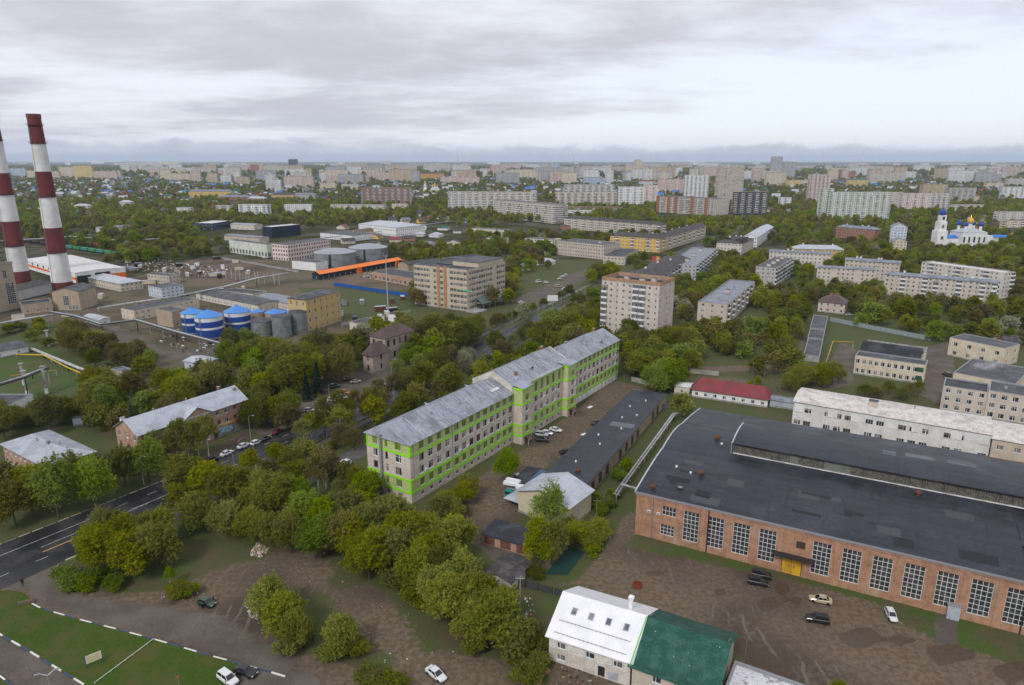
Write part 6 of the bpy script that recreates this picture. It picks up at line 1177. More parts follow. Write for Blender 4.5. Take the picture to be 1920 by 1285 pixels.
for r_ in ((112, 145, 313, 334, 'cream'), (140, 176, 311, 336, 'yellow'), (176, 219, 321, 337, 'pink'), (20, 52, 316, 333, 'blue'), (52, 98, 320, 336, 'cream'), (98, 114, 322, 336, 'pink'), (231, 244, 313, 325, 'white'), (246, 259, 311, 325, 'pink'), (262, 282, 316, 327, 'cream'), (284, 308, 308, 324, 'white'), (317, 342, 308, 324, 'white'), (342, 366, 315, 327, 'white'), (362, 387, 319, 331, 'white'), (389, 408, 308, 328, 'tan'), (420, 453, 316, 328, 'pale'), (485, 503, 318, 331, 'pink'), (503, 523, 309, 322, 'pink'), (534, 581, 318, 331, 'white'), (471, 485, 309, 325, 'brick'), (600, 627, 321, 338, 'tan'), (671, 708, 319, 332, 'cream'), (794, 846, 308, 326, 'pale'), (906, 920, 316, 332, 'pink'), (955, 1006, 318, 336, 'cream'), (1006, 1023, 322, 341, 'cream'), (1061, 1081, 324, 335, 'brick'), (1081, 1109, 314, 331, 'pale'), (1125, 1139, 310, 324, 'tan'), (1139, 1172, 313, 326, 'pink'), (1172, 1200, 311, 331, 'cream'), (1200, 1225, 313, 330, 'cream'), (1225, 1251, 311, 330, 'pale'), (1251, 1279, 314, 332, 'white'), (1319, 1348, 316, 333, 'pink'), (1562, 1602, 322, 336, 'brick'), (1636, 1668, 331, 342, 'tan'), (1713, 1744, 310, 325, 'white'), (1812, 1850, 318, 328, 'blue'), (1850, 1888, 319, 328, 'brown'), (1888, 1925, 335, 351, 'pale'), (1400, 1425, 324, 336, 'cream'), (1435, 1475, 324, 348, 'cream'), (1475, 1500, 338, 350, 'yellow'), (1500, 1520, 338, 349, 'cream'), (700, 724, 323, 333, 'white'), (880, 905, 318, 330, 'white'), (1024, 1060, 328, 338, 'white'), (1780, 1812, 322, 333, 'grey'), (1640, 1676, 320, 330, 'grey'), (846, 862, 322, 334, 'grey')): F_(*r_)
for r_ in ((542, 559, 299, 322, 'navy'), (559, 567, 306, 322, 'grey'), (752, 782, 309, 326, 'pale'), (848, 880, 310, 333, 'white'), (920, 941, 310, 332, 'pink'), (1012, 1030, 308, 333, 'pale'), (1030, 1049, 307, 333, 'blue'), (1273, 1289, 309, 322, 'tan'), (1301, 1319, 312, 329, 'grey'), (1443, 1464, 294, 328, 'grey'), (1467, 1490, 304, 334, 'grey'), (1676, 1697, 313, 334, 'tan'), (1756, 1779, 316, 337, 'tan'), (1853, 1861, 321, 344, 'white'), (1865, 1872, 321, 344, 'white'), (1190, 1204, 300, 330, 'cream')): F_(*r_, kind='tower', dep=20.)
for r_ in ((414, 434, 329, 346, 'white'), (443, 468, 332, 348, 'tan'), (498, 518, 327, 361, 'white'), (514, 528, 337, 363, 'white'), (1282, 1327, 329, 374, 'white'), (1345, 1394, 313, 376, 'tan'), (1520, 1557, 328, 380, 'pink')): F_(*r_, kind='tower', dep=20.)
for r_ in ((533, 589, 331, 353, 'pink'), (612, 692, 330, 345, 'pink'), (600, 630, 343, 358, 'cream'), (678, 772, 353, 386, 'brick'), (840, 1006, 360, 398, 'pale'), (1059, 1152, 347, 383, 'pale'), (1041, 1156, 361, 389, 'pale'), (1158, 1206, 351, 390, 'white'), (1206, 1232, 348, 385, 'pink'), (1232, 1282, 336, 362, 'pink'), (1376, 1438, 361, 402, 'navy'), (1538, 1560, 354, 412, 'green'), (1556, 1664, 361, 416, 'green'), (1689, 1738, 363, 400, 'pink'), (1660, 1692, 361, 392, 'pale'), (1738, 1778, 363, 398, 'pale'), (1728, 1776, 346, 368, 'tan'), (1774, 1825, 353, 378, 'grey'), (1778, 1850, 385, 398, 'pale'), (1094, 1134, 333, 348, 'blue'), (1879, 1925, 351, 372, 'white'), (1848, 1880, 343, 356, 'cream'), (1870, 1925, 398, 425, 'pale'), (1885, 1925, 415, 438, 'cream'), (1463, 1482, 371, 392, 'white')): F_(*r_)
for r_ in ((354, 432, 356, 371, 'yellow', 'house', 'bgrey'), (411, 470, 366, 381, 'brick', 'house', 'bgrey'), (464, 499, 369, 384, 'brick', 'house', 'lgrey'), (509, 551, 362, 377, 'orange', 'house', 'slate'), (550, 592, 362, 376, 'grey', 'house', 'bgrey'), (730, 832, 326, 337, 'orange', 'house', 'brown'), (1589, 1630, 337, 352, 'yellow', 'house', 'green'), (139, 166, 383, 397, 'pink', 'house', 'lgrey'), (224, 246, 376, 392, 'pale', 'house', 'lgrey'), (66, 98, 390, 400, 'pink', 'house', 'lgrey'), (1797, 1838, 365, 378, 'cream', 'house', 'red'), (1200, 1225, 340, 350, 'white', 'house', 'red')): F_(*r_)
for r_ in ((332, 357, 390, 405, 'white'), (406, 432, 386, 402, 'pale'), (448, 506, 384, 408, 'white'), (534, 584, 384, 404, 'white'), (620, 726, 384, 399, 'pale'), (735, 764, 383, 400, 'cream'), (826, 900, 332, 346, 'pink'), (1064, 1110, 395, 410, 'white'), (640, 672, 345, 356, 'pale'), (1055, 1160, 389, 400, 'brick')): F_(*r_)
BRF = B('balcony_block', 'nine-storey pale block of glazed balconies with red-brick strips', [(1232, 369), (1338, 374), (1345, 371)], 27, floors=9, wallm=W_PALE, pat='bbwb', bal='tg', near=False, roofm=R_BIT2, side_pat='nw', anchor='red-brick balcony block')
B(T, 'nine-storey panel block with columns of bright white balconies', [(926, 375), (1039, 384), (1054, 382)], 27.5, floors=9, wallm=W_BEIGE, pat='bwbwwbb', bal='w', near=False, roofm=R_BIT2, side_pat='b', anchor='white-balconied nine-storey block')
for fx in (0., .2, .33, .62, .86):
    b = MB(); L_ = BRF['fr'][3]; b.box(fx*L_, fx*L_+6, -1.4, -.01, 0, 29, 0); b.build('brick_strip', BRK3, BRF)
r_ = random.Random(11)
LOWF = []
for k_ in range(195):           # more panel blocks standing in loose groups
    x = r_.choice((r_.uniform(200, 700), r_.uniform(560, 1320), r_.uniform(1000, 1500), r_.uniform(1500, 1915))); y = r_.uniform(314, 346); wd = r_.uniform(14, 54)*(1 if r_.random() < .65 else .4); LOWF.append((x, x+wd, y-r_.uniform(.36, .58)*(y-298), y, r_.choice(('white', 'white', 'pale', 'pale', 'cream', 'pink', 'grey', 'tan')), 'block', None, None, 14.))
for k_ in range(95):           # pale low blocks and works scattered to the horizon
    x = r_.uniform(5, 1915); y = 303+abs(r_.gauss(0, 1))*12+4; wd = r_.uniform(8, 38)
    LOWF.append((x, x+wd, y-r_.uniform(2.2, 6), y, r_.choice(('white', 'white', 'pale', 'cream', 'pink', 'grey', 'tan', 'blue')), 'low', None, None, 18.))
FAR2 = sorted(FAR+LOWF, key=lambda f: f[0]); ccount = {}
for x0, x1, yt, yb, c, kind, roof, rot, dep in FAR2:
    xm = (x0+x1)/2; p = P(xm, yb); h = max(5., tall(xm, yb, yt)); d = p.y*_c+CAM_H*_s; wd = max(8., (x1-x0)*d/FPX)
    i = ccount.get((c, kind), 0); ccount[(c, kind)] = i+1
    noun = {'block': 'apartment block', 'tower': 'tower block', 'house': 'pitched-roofed house', 'low': 'low works'}[kind]
    lb = f'{c} {noun} in the distant city, {ordinal(i)} such from the left'
    a = r_.uniform(-.16, .16) if kind != 'tower' else r_.uniform(-.3, .3); wd_ = wd/(abs(math.cos(a))+abs(math.sin(a))*min(1, dep/wd)); fr = (p.x-wd_/2, p.y, a, wd_, dep if kind != 'tower' else min(22., wd_))
    if d < 1750 and kind != 'low':
        fl = max(2, int(round(h/2.95)))
        if kind == 'house': building('distant_house', lb, 'house', fr, h*.8, max(1, int(h*.8/3.2)), FW[c], 'gable', RM[roof], h*.22, .8, .5, 'x', near=False, group='distant city buildings')
        else: building('distant_tower' if kind == 'tower' else 'distant_block', lb, 'building', fr, h, fl, FW[c], 'flat', R_BIT2 if c != 'green' else R_GREEN, near=False, pat=r_.choice(('wwbw', 'bwwb', 'wbww', 'wwb')) if kind == 'block' else 'wbw', bal=r_.choice(('wg', 'w', 'tg', 'bg')), parapet=.5, group='distant city buildings')
    else:
        t = thing({'block': 'distant_block', 'house': 'distant_house', 'tower': 'distant_tower', 'low': 'distant_works'}[kind], lb, 'building' if kind != 'house' else 'house', (fr[0], fr[1], 0), a, 'distant city buildings'); FOOT.append(fr)
        b = MB(); b.box(0, fr[3], 0, fr[4], 0, h, 0, 'bt'); b.build('wall', facade_mat('far_'+c+'_facade', FC[c]) if kind != 'low' else FW[c], t)
        b = MB()
        if kind == 'house': gable_roof(b, fr[3], fr[4], h, 3.5, .5, 'x', .8)
        else:
            b.box(-.2, fr[3]+.2, -.2, fr[4]+.2, h, h+.5, 0)
            if kind != 'low':
                for q in range(max(1, int(fr[3]/25))): xx = fr[3]*(q+.5)/max(1, int(fr[3]/25)); b.box(xx-2.5, xx+2.5, 4, 9, h+.5, h+3.2, 1)
        b.build('roof', [RM[roof] if roof else (R_BIT2 if r_.random() < .6 or kind != 'low' else R_WHITE), FW[c]], t)
# crowns of the notable towers
def near_px(x, y): return P(x, y)
# ---------------------------------------------------------------- churches
DOME = mat('blue_dome_paint', (.015, .07, .36), .35); GOLD = mat('gilded_dome', (.75, .48, .08), .25, metal=.8)
def onion(b, x, y, z, r_, m=0, cross=True, mc=1):
    b.lathe([(r_*.62, 0), (r_*.7, r_*.2), (r_*1.0, r_*.7), (r_*.95, r_*1.15), (r_*.55, r_*1.7), (r_*.18, r_*2.2), (.05, r_*2.6)], 16, m, (x, y, z))
def church(label, px, py, sc_, dome, gold):
    p = P(px, py); t = thing('church', label, 'church', (p.x, p.y, 0)); FOOT.append((p.x-20*sc_, p.y-4, 0, 46*sc_, 26*sc_)); s = sc_
    b = MB(); b.box(-6*s, 14*s, 0, 16*s, 0, 11*s, 0, 'b'); b.box(14*s, 21*s, 3*s, 13*s, 0, 8*s, 0, 'b'); b.box(-17*s, -6*s, 4*s, 12*s, 0, 6*s, 0, 'b'); b.build('nave', W_WHITE, t)
    b = MB(); gable_roof(b, 20*s, 16*s, 11*s, 3*s, .4, 'x', .8); b.build('roof', R_LGREY, t, (-6*s, 0, 0)); b = MB(); gable_roof(b, 11*s, 8*s, 6*s, 2*s, .3, 'x'); b.build('roof', R_BLUE if not gold else R_GREEN, t, (-17*s, 4*s, 0))
    b = MB(); b.box(-24*s, -16*s, 3*s, 11*s, 0, 12*s, 0, 'b'); b.box(-23*s, -17*s, 4*s, 10*s, 12*s, 19*s, 0, 'b'); b.box(-22.2*s, -17.8*s, 4.8*s, 9.2*s, 19*s, 24*s, 0, 'b'); b.build('bell_tower', W_WHITE, t)
    b = MB(); onion(b, -20*s, 7*s, 24*s, 2.3*s); b.build('dome', dome, t)
    for x, y, z, r_ in ((4, 8, 17, 2.6), (-2, 3.5, 15.5, 1.7), (10, 3.5, 15.5, 1.7), (-2, 12.5, 15.5, 1.7), (10, 12.5, 15.5, 1.7)):
        b = MB(); b.lathe([(r_*.62*s, 12*s), (r_*.62*s, z*s)], 12, 0, (x*s, y*s, 0)); b.build('drum', W_WHITE, t); b = MB(); onion(b, x*s, y*s, z*s, r_*s); b.build('dome', GOLD if (gold or (x, y) == (4, 8)) else dome, t)
    for x in (-4, 0, 4, 8, 12): b = MB(); b.box((x-.7)*s, (x+.7)*s, -.1, -.02, 3*s, 7.5*s, 0); b.build('window', G, t)
    for z in (5, 14, 20.5): b = MB(); b.box(-20.9*s, -19.1*s, (2.9 if z < 10 else 3.9 if z < 18 else 4.7)*s, (3.0 if z < 10 else 4. if z < 18 else 4.8)*s-.005, z*s, (z+2.6)*s, 0); b.build('window', G, t)
    return t
church('white church with blue onion domes and bell tower beyond the park', 1815, 462, 1.35, DOME, False); ANCHOR.append((*P(1800, 462), 'blue-domed church'))
church('small white church with golden domes and slim bell tower in the distance', 812, 362, 1.15, GOLD, True)
B('parish_house', 'blue-roofed parish house in front of the blue-domed church', [(1749, 441), (1800, 447)], 8, D=12, floors=2, wallm=W_CREAM, roof='gable', rh=3, roofm=R_BLUE, near=False); B('parish_house', 'low parish house with blue porch roof right of the blue-domed church', [(1862, 445), (1890, 446)], 6, D=12, floors=1, wallm=W_PALE, roof='gable', rh=2.5, roofm=R_BLUE, near=False)
# masts on the skyline
for px, py, yt, lb in ((1076, 316, 292, 'thin lattice television mast on the horizon right of centre'), (859, 312, 289, 'thin radio mast on the horizon left of centre'), (1745, 318, 306, 'short white stack on the horizon at right')):
    p = P(px, py); h = tall(px, py, yt); t = thing('lattice_mast', lb, 'mast', (p.x, p.y, 0)); b = MB(); w_ = 5.
    for sx, sy in ((-1, -1), (1, -1), (1, 1), (-1, 1)): b.tube([(sx*w_, sy*w_, 0), (sx*.8, sy*.8, h*.75), (0, 0, h)], 1.0, 5, r2=.5)
    b.build('shaft', mat('mast_red', (.45, .2, .18), .7), t)
    b = MB(); b.lathe([(3.5, h*.5), (3.5, h*.53)], 8, 0); b.build('platform', GREYM, t)
# ---------------------------------------------------------------- small houses: each one up to the limit, the rest as a mass
def hcol(r_): return r_.choice(('slate', 'slate', 'brown', 'lgrey', 'lgrey', 'bgrey', 'bgrey', 'slate', 'brown', 'lgrey', 'slate', 'bgrey', 'red', 'green', 'blue')), r_.choice(('white', 'pale', 'pale', 'yellow', 'cream', 'brick'))
HP = []; r_ = random.Random(21)
def clear(x, y, m=3.):
    for f in FOOT:
        dx, dy = x-f[0], y-f[1]; c, s_ = math.cos(f[2]), math.sin(f[2]); a, b2 = dx*c+dy*s_, -dx*s_+dy*c
        if -m < a < f[3]+m and -m < b2 < f[4]+m: return False
    return True
for (x0, x1, y0, y1, n) in ((5, 480, 336, 372, 150), (5, 470, 372, 402, 34), (480, 900, 340, 372, 60), (900, 1060, 332, 362, 30), (1230, 1560, 335, 352, 40), (1560, 1915, 330, 362, 80), (1250, 1480, 380, 400, 14), (1640, 1915, 395, 440, 18), (640, 900, 400, 420, 18), (1000, 1240, 325, 345, 40)):
    for _ in range(n):
        x, y = r_.uniform(x0, x1), r_.uniform(y0, y1); p = P(x, y)
        if clear(p.x, p.y, 6): HP.append((x, y, p, r_.uniform(-.6, .6), *hcol(r_), r_.uniform(8, 13)))
HP.sort(key=lambda t: -t[1]); mass = HP[210:]; ind = sorted(HP[:210], key=lambda t: t[0]); hc = {}
b0 = {}
def hmesh(rc, wc):
    k_ = (rc, wc)
    if k_ not in b0:
        a = MB(); a.box(0, 10, 0, 8, 0, 3.6, 0, 'bt'); a.face([(0, 0, 3.6), (0, 8, 3.6), (0, 4, 6.6)]); a.face([(10, 0, 3.6), (10, 8, 3.6), (10, 4, 6.6)]); w2 = MB()
        for x in (1.5, 4.4, 7.3): a.box(x, x+1.2, -.04, -.005, 1.2, 2.5, 1)
        b = MB(); gable_roof(b, 10, 8, 3.6, 3.0, .5, 'x'); b0[k_] = (a.mesh('wall', [FW[wc] if wc in FW else WM[wc], G]), b.mesh('roof', RM[rc]))
    return b0[k_]
for x, y, p, a, rc, wc, s in ind:
    i = hc.get((rc, wc), 0); hc[(rc, wc)] = i+1
    t = thing('small_house', f'{wc}-walled small house with {RN[rc]} roof in the far gardens, {ordinal(i)} such from left', 'house', (p.x, p.y, 0), a, 'small houses in the far gardens'); t.scale = (s/10,)*3
    mw, mr_ = hmesh(rc, wc); put('wall', mw, t); put('roof', mr_, t); FOOT.append((p.x, p.y, a, s, s*.8))
for _ in range(3600):
    x, y = r_.uniform(0, 1920), 306+abs(r_.gauss(0, 1))*30
    if y < 395 and clear(P(x, y).x, P(x, y).y, 4): mass.append((x, y, P(x, y), r_.uniform(-.7, .7), *hcol(r_), r_.uniform(10, 19)))
mk_, wk_ = list(RM), ['white', 'pale', 'yellow', 'cream', 'brick']; b = MB()
for x, y, p, a, rc, wc, s in mass:
    c, s_ = math.cos(a)*s/10, math.sin(a)*s/10; T_ = lambda u, v, z: (p.x+u*c-v*s_, p.y+u*s_+v*c, z*s/10); mi = wk_.index(wc); mj = len(wk_)+mk_.index(rc)
    b.face([T_(0, 0, 0), T_(10, 0, 0), T_(10, 0, 3.6), T_(0, 0, 3.6)], mi); b.face([T_(10, 0, 0), T_(10, 8, 0), T_(10, 8, 3.6), T_(10, 4, 6.6), T_(10, 0, 3.6)], mi); b.face([T_(0, 8, 0), T_(0, 0, 0), T_(0, 0, 3.6), T_(0, 4, 6.6), T_(0, 8, 3.6)], mi); b.face([T_(10, 8, 0), T_(0, 8, 0), T_(0, 8, 3.6), T_(10, 8, 3.6)], mi)
    b.face([T_(-.5, -.5, 3.3), T_(10.5, -.5, 3.3), T_(10.5, 4, 6.65), T_(-.5, 4, 6.65)], mj); b.face([T_(-.5, 8.5, 3.3), T_(10.5, 8.5, 3.3), T_(10.5, 4, 6.65), T_(-.5, 4, 6.65)], mj)
o = stuff(b.build('far_housing_mass', [WM[k_] for k_ in wk_]+[RM[k_] for k_ in mk_])); o['label'] = 'far-off small houses that blend into one mass towards the horizon'; o['category'] = 'houses'
# ================================================================ trees
LEAF = {'O': leaf_mat('olive_leaves', (.150, .175, .018), (.300, .318, .042), .016), 'F': leaf_mat('fresh_leaves', (.118, .185, .013), (.250, .325, .032), .016), 'D': leaf_mat('dark_leaves', (.108, .128, .018), (.210, .228, .040), .016),
        'B': leaf_mat('budding_leaves', (.135, .118, .034), (.240, .215, .062), .016), 'L': leaf_mat('pale_blossom', (.20, .22, .12), (.42, .43, .30)), 'S': leaf_mat('spruce_needles', (.018, .038, .028), (.040, .068, .056), .01)}
BARK = mat('tree_bark', (.075, .06, .045), .95, c2=(.12, .10, .08), sc_=2.); BIRCH = mat('birch_bark', (.55, .53, .48), .9, c2=(.12, .11, .1), sc_=3., lo=.55, hi=.65)
def leaf_cloud(name, seed, h, w_, z0, nl, n, size, kind='round', squash=1.):
    g = np.random.default_rng(seed)
    if kind == 'spruce':
        t = g.random(n)**.75; z = z0+(h-z0)*t; R_ = (w_/2)*(1-t)*(.78+.22*np.sin(t*60)); a = g.random(n)*6.2832; rr = R_*np.sqrt(.35+.65*g.random(n)); c = np.stack([rr*np.cos(a), rr*np.sin(a), z-rr*.25], 1); lob = g.random(n)
        tint = .15+.7*g.random(n)
    else:
        zc, rz = (z0+h)/2, (h-z0)/2; k_ = {'shrub': 6, 'birch': 9}.get(kind, 8 if h < 14 else 10)       # main limbs, each with its own head of foliage
        a0 = g.random()*6.28; aa = a0+np.arange(k_)*2.4+g.normal(size=k_)*.3; q = w_*(.06+.30*np.sqrt((np.arange(k_)+.3)/k_)); hz_ = z0+(h-z0)*(.74-.52*(np.arange(k_)/k_)**1.1+.13*g.normal(size=k_)*.8); hz_ = np.clip(hz_, z0+.16*(h-z0), z0+.80*(h-z0))
        if kind == 'shrub': hz_ = h*(.25+.35*g.random(k_))
        lc = np.stack([q*np.cos(aa), q*np.sin(aa), hz_], 1); lr = w_*(.19+.09*g.random(k_)); wgt = lr**2; li = g.choice(k_, n, p=wgt/wgt.sum())
        d = g.normal(size=(n, 3)); d /= np.linalg.norm(d, axis=1)[:, None]; stretch = np.array([1., 1., 1.25 if kind != 'shrub' else .9])
        ns = k_*26; sk_ = g.integers(0, k_, ns); sd_ = g.normal(size=(ns, 3)); sd_[:, 2] = np.abs(sd_[:, 2])*1.1-.25; sd_ /= np.linalg.norm(sd_, axis=1)[:, None]; sl_ = lr[sk_]*(.75+.62*g.random(ns))
        r_ = lr[li]*(.30+.72*g.random(n)**.55)*(1+.10*g.normal(size=n)); c = lc[li]+d*r_[:, None]*stretch
        si = g.integers(0, ns, n); tt_ = .4+.62*g.random(n)**.8; sp_ = lc[sk_[si]]+sd_[si]*(sl_[si]*tt_)[:, None]*stretch+g.normal(size=(n, 3))*(.035*w_*(1.25-tt_))[:, None]
        use = g.random(n) < .6; c[use] = sp_[use]; li = np.where(use, sk_[si], li); nl = k_
        c[:, 2] = np.maximum(c[:, 2], z0*.7+.4*g.random(n))
        if kind == 'birch': c[:, 2] -= .5*g.random(n)
        tint = np.clip(g.random(nl)[li]*.55+.45*g.random(n), 0, 1)
    u = g.normal(size=(n, 3)); u /= np.linalg.norm(u, axis=1)[:, None]; v = g.normal(size=(n, 3)); v -= (v*u).sum(1)[:, None]*u; v /= np.linalg.norm(v, axis=1)[:, None]
    s = size*(.6+.8*g.random(n))[:, None]
    V = np.stack([c-u*s*.5, c+u*s*.5+v*s*.15, c+v*s*.75], 1).reshape(-1, 3).astype(np.float32)
    me = bpy.data.meshes.new(name); me.vertices.add(3*n); me.vertices.foreach_set('co', V.ravel()); me.loops.add(3*n); me.loops.foreach_set('vertex_index', np.arange(3*n, dtype=np.int32)); me.polygons.add(n); me.polygons.foreach_set('loop_start', np.arange(0, 3*n, 3, dtype=np.int32)); me.update()
    at = me.attributes.new('tint', 'FLOAT', 'FACE'); at.data.foreach_set('value', tint.astype(np.float32)); me.materials.append(LEAF['O']); return me
def trunk_mesh(seed, h, w_, z0, m, limbs=7, r0=.26):
    g = random.Random(seed); b = MB(); top = z0+(h-z0)*.55
    b.tube([(0, 0, -.2), (g.uniform(-.1, .1), g.uniform(-.1, .1), z0*.7), (g.uniform(-.3, .3), g.uniform(-.3, .3), top), (g.uniform(-.4, .4), g.uniform(-.4, .4), h*.92)], r0, 7, r2=.04)
    for i in range(limbs):
        a = 6.283*i/limbs+g.uniform(-.4, .4); z = z0*.7+(top-z0*.6)*g.uniform(.1, 1); L = w_*.42*g.uniform(.6, 1)
        b.tube([(0, 0, z), (math.cos(a)*L*.5, math.sin(a)*L*.5, z+L*.45), (math.cos(a)*L, math.sin(a)*L, z+L*g.uniform(.8, 1.1))], r0*.42, 5, r2=.03)
    return b.mesh('trunk', m)
# prototypes: (crown, trunk, nominal height, nominal width)
PROTO = {}
for i in range(4): PROTO['round', i] = (leaf_cloud('crown', 10+i, 12, 10, 2.4, 34, 13000, .42), trunk_mesh(10+i, 12, 10, 2.4, BARK), 12., 10.)
for i in range(2): PROTO['tall', i] = (leaf_cloud('crown', 30+i, 16, 9, 3.0, 36, 13000, .42), trunk_mesh(30+i, 16, 9, 3., BARK), 16., 9.)
for i in range(2): PROTO['birch', i] = (leaf_cloud('crown', 40+i, 15, 7, 4.0, 34, 5200, .36, 'birch'), trunk_mesh(40+i, 15, 7, 4., BIRCH, 9, .2), 15., 7.)
for i in range(2): PROTO['thin', i] = (leaf_cloud('crown', 50+i, 14, 10, 3.0, 34, 6000, .40), trunk_mesh(50+i, 14, 10, 3., BARK, 12, .26), 14., 10.)
for i in range(3): PROTO['shrub', i] = (leaf_cloud('crown', 60+i, 4, 5.5, .1, 16, 6000, .28, 'shrub'), trunk_mesh(60+i, 4, 5, .5, BARK, 6, .1), 4., 5.5)
PROTO['spruce', 0] = (leaf_cloud('crown', 70, 14, 6, .8, 1, 5200, .55, 'spruce'), trunk_mesh(70, 14, 3, 2, BARK, 0, .22), 14., 6.)
TREES = []   # (x, y, height, width, form, leaf)
def t_(px, py, h, w_, form='round', leaf='O'): p = P(px, py); TREES.append((p.x, p.y, h, w_, form, leaf, True))
def many(s, h, w_, form='round', leaf='O', j=.15):
    for q in s.split():
        a = q.split(','); k_ = 1+rng.uniform(-j, j)*1.; f = a[2] if len(a) > 2 else leaf; t_(float(a[0]), float(a[1]), h*k_, w_*k_*rng.uniform(.92, 1.1), form, f)
# foreground thickets
many('110,972,F 185,955,F 280,904,F', 15.5, 12.5, 'round'); many('30,985,B 8,960,B 60,960 235,912,D 150,930,D', 13, 11, 'round')
many('355,866 374,862 392,858 338,870', 14, 6.5, 'birch'); many('318,872,B 300,868,D', 11, 8, 'thin')
many('205,1078 252,1084 296,1064 232,1040 178,1052 270,1036 205,1025 300,1020', 10.5, 9.5); many('140,1100,F 168,1104,F 212,1104,F 185,1085 125,1085', 4, 5.5, 'shrub', 'F'); many('345,1120 330,1112 360,1116,F', 3.2, 4.5, 'shrub', 'O'); many('320,1098', 6, 3, 'birch', 'F')
many('372,992 425,1003 468,1012 508,1022 346,966 545,1036 602,1046,F 642,1042,B 572,1002,F 482,978 432,952 522,972 622,985,F 392,942 458,945 560,960,F 600,1010,F 350,930 500,950 645,1000,D 668,985', 10, 9.5)
many('520,868 500,905,D 545,888,D 575,868 470,890 560,915,D 620,905,D 655,920,D 690,935 640,940', 7.5, 7); many('598,930,B 612,915,B', 13, 7, 'birch', 'B'); many('640,838,B 665,845,B', 8, 7, 'thin', 'B'); many('600,852,D 560,838,D 620,842,D 580,850 640,822', 3.4, 5, 'shrub', 'D')
many('700,1062 742,1072 690,1022 782,1102 822,1142 760,1042 852,1172 884,1204 922,1212 802,1082 862,1112 902,1152 955,1225 692,1088 840,1062 735,1010 790,1035 825,1105,D 870,1145,D 660,1050 900,1190 850,1040 935,1180', 10, 9.5)
many('740,1098 800,1130 775,1125,D 890,1222,D 975,1232,D 990,1200 965,1195', 4.5, 6, 'shrub', 'O')
many('530,1188 508,1165', 9.5, 8.5); many('556,1215,O 640,1226,O', 8, 7, 'round'); many('570,1200,D 545,1225 620,1232 665,1228', 3.6, 5, 'shrub'); many('712,1290 740,1296,D 690,1288', 3.6, 5, 'shrub')
many('950,905,F', 10, 8.5); many('838,966 868,948 850,975 825,978,D 878,935', 6, 6.5, 'round'); many('720,960,D 745,968,D 705,950 765,975', 3.6, 5, 'shrub'); many('690,945,F 672,930 668,955', 8, 7)
many('1012,1062 1035,1058', 11.5, 9); many('1030,1000', 14, 8.5, 'thin', 'F'); many('1082,1022 1102,1026 1120,1010 1068,1008,D', 5.5, 6.5, 'round'); many('1130,962,F 1115,945,F 1140,950 1150,935 1100,950,D 1160,900 1175,880 1110,1040', 3.2, 4.5, 'shrub', 'F'); many('1525,1338', 9, 8.5); many('1580,1330 1490,1325', 5, 6, 'shrub')
many('985,1075,D 1000,1085,D 970,1070', 3.5, 4, 'shrub'); many('1010,1240,D 1000,1262 985,1282,D 1020,1215', 4, 5, 'shrub', 'D')
# along the avenue and round the long office
many('800,725,D 780,735,D 825,712,D', 12, 11, 'round'); many('690,778 710,768 722,782 755,742 668,790 740,760', 13, 6.5, 'birch', 'B'); many('700,785,D 760,752,D 640,800,D 655,808 610,815,D', 12, 7, 'thin', 'D'); many('878,690,L 868,700', 10, 8.5, 'round', 'L'); many('850,698,B 838,706,B', 14, 7, 'birch', 'B'); many('930,668,D', 13.5, 11.5, 'round', 'D'); many('978,652 1010,646 990,640 1030,638 1060,632 1000,660 962,665', 11, 8, 'thin', 'D'); many('905,690,D 890,705 915,680', 5, 6, 'round', 'D')
many('835,650,D 860,640,D 882,638,D 845,625,D 895,628,D 815,648,D 870,655,D', 13, 11, 'round', 'D'); many('735,690,F 745,700,F 760,685,F 778,680', 7, 7, 'round', 'F'); many('785,702,F 800,690', 10, 8, 'thin', 'F'); many('740,672,B 760,664,B 780,650,B 795,645,D', 12, 8, 'thin', 'B')
many('455,700 430,690,F 480,705,F 495,690 440,670 470,668,F 505,700', 13, 11, 'round', 'D'); many('520,735 545,740 570,735 590,728 535,710 560,705 585,705,D 610,715,B 630,708,B 640,720,B 520,700 600,690,D', 14.5, 12, 'round', 'O'); many('576,752,S', 12, 5.5, 'spruce', 'S'); many('597,742,S', 14, 6.5, 'spruce', 'S')
many('478,805,D 500,795,D 525,798 545,785 460,785,D 490,770,D 540,805,B', 10, 9, 'round', 'D'); many('600,815 620,805 585,822 640,820 570,835', 10.5, 8, 'birch', 'O'); many('370,745 345,740 395,735 325,755 420,735,D 310,735', 9, 9, 'round', 'O')
many('190,780 205,790,F 180,760 215,775 170,790 200,755', 14, 10, 'tall', 'O'); many('30,795 70,790 100,780 20,805 120,775 140,790 60,800 150,770', 6.5, 7, 'round', 'D'); many('130,660,B 145,668,B 160,655,B 175,665,B 190,672,B 205,668 215,680,B 165,680 235,685,B 250,690,B 222,690 260,680 180,690,D 150,640,B 125,648', 10.5, 9, 'round', 'B')
many('270,705,D 285,690,F 245,705,B', 8, 7, 'round', 'B'); many('620,690 650,680,B 665,690,D 640,665,B 600,665,D 580,660', 10, 9, 'thin', 'D'); many('60,640,O 90,650 40,620,D 20,625 75,625', 6, 7, 'round', 'O')
many('1180,700,D 1200,712 1225,720 1190,680,D 1215,690 1245,700,O 1260,715 1170,660,D 1205,655,D 1240,670,D 1275,690 1265,660 1290,670 1180,640,D 1225,740,F 1245,735,F 1265,730,F 1160,668,D 1290,700', 11, 10, 'round', 'O'); many('1480,735 1500,728 1520,720 1540,725 1560,720', 9, 9, 'round', 'O')
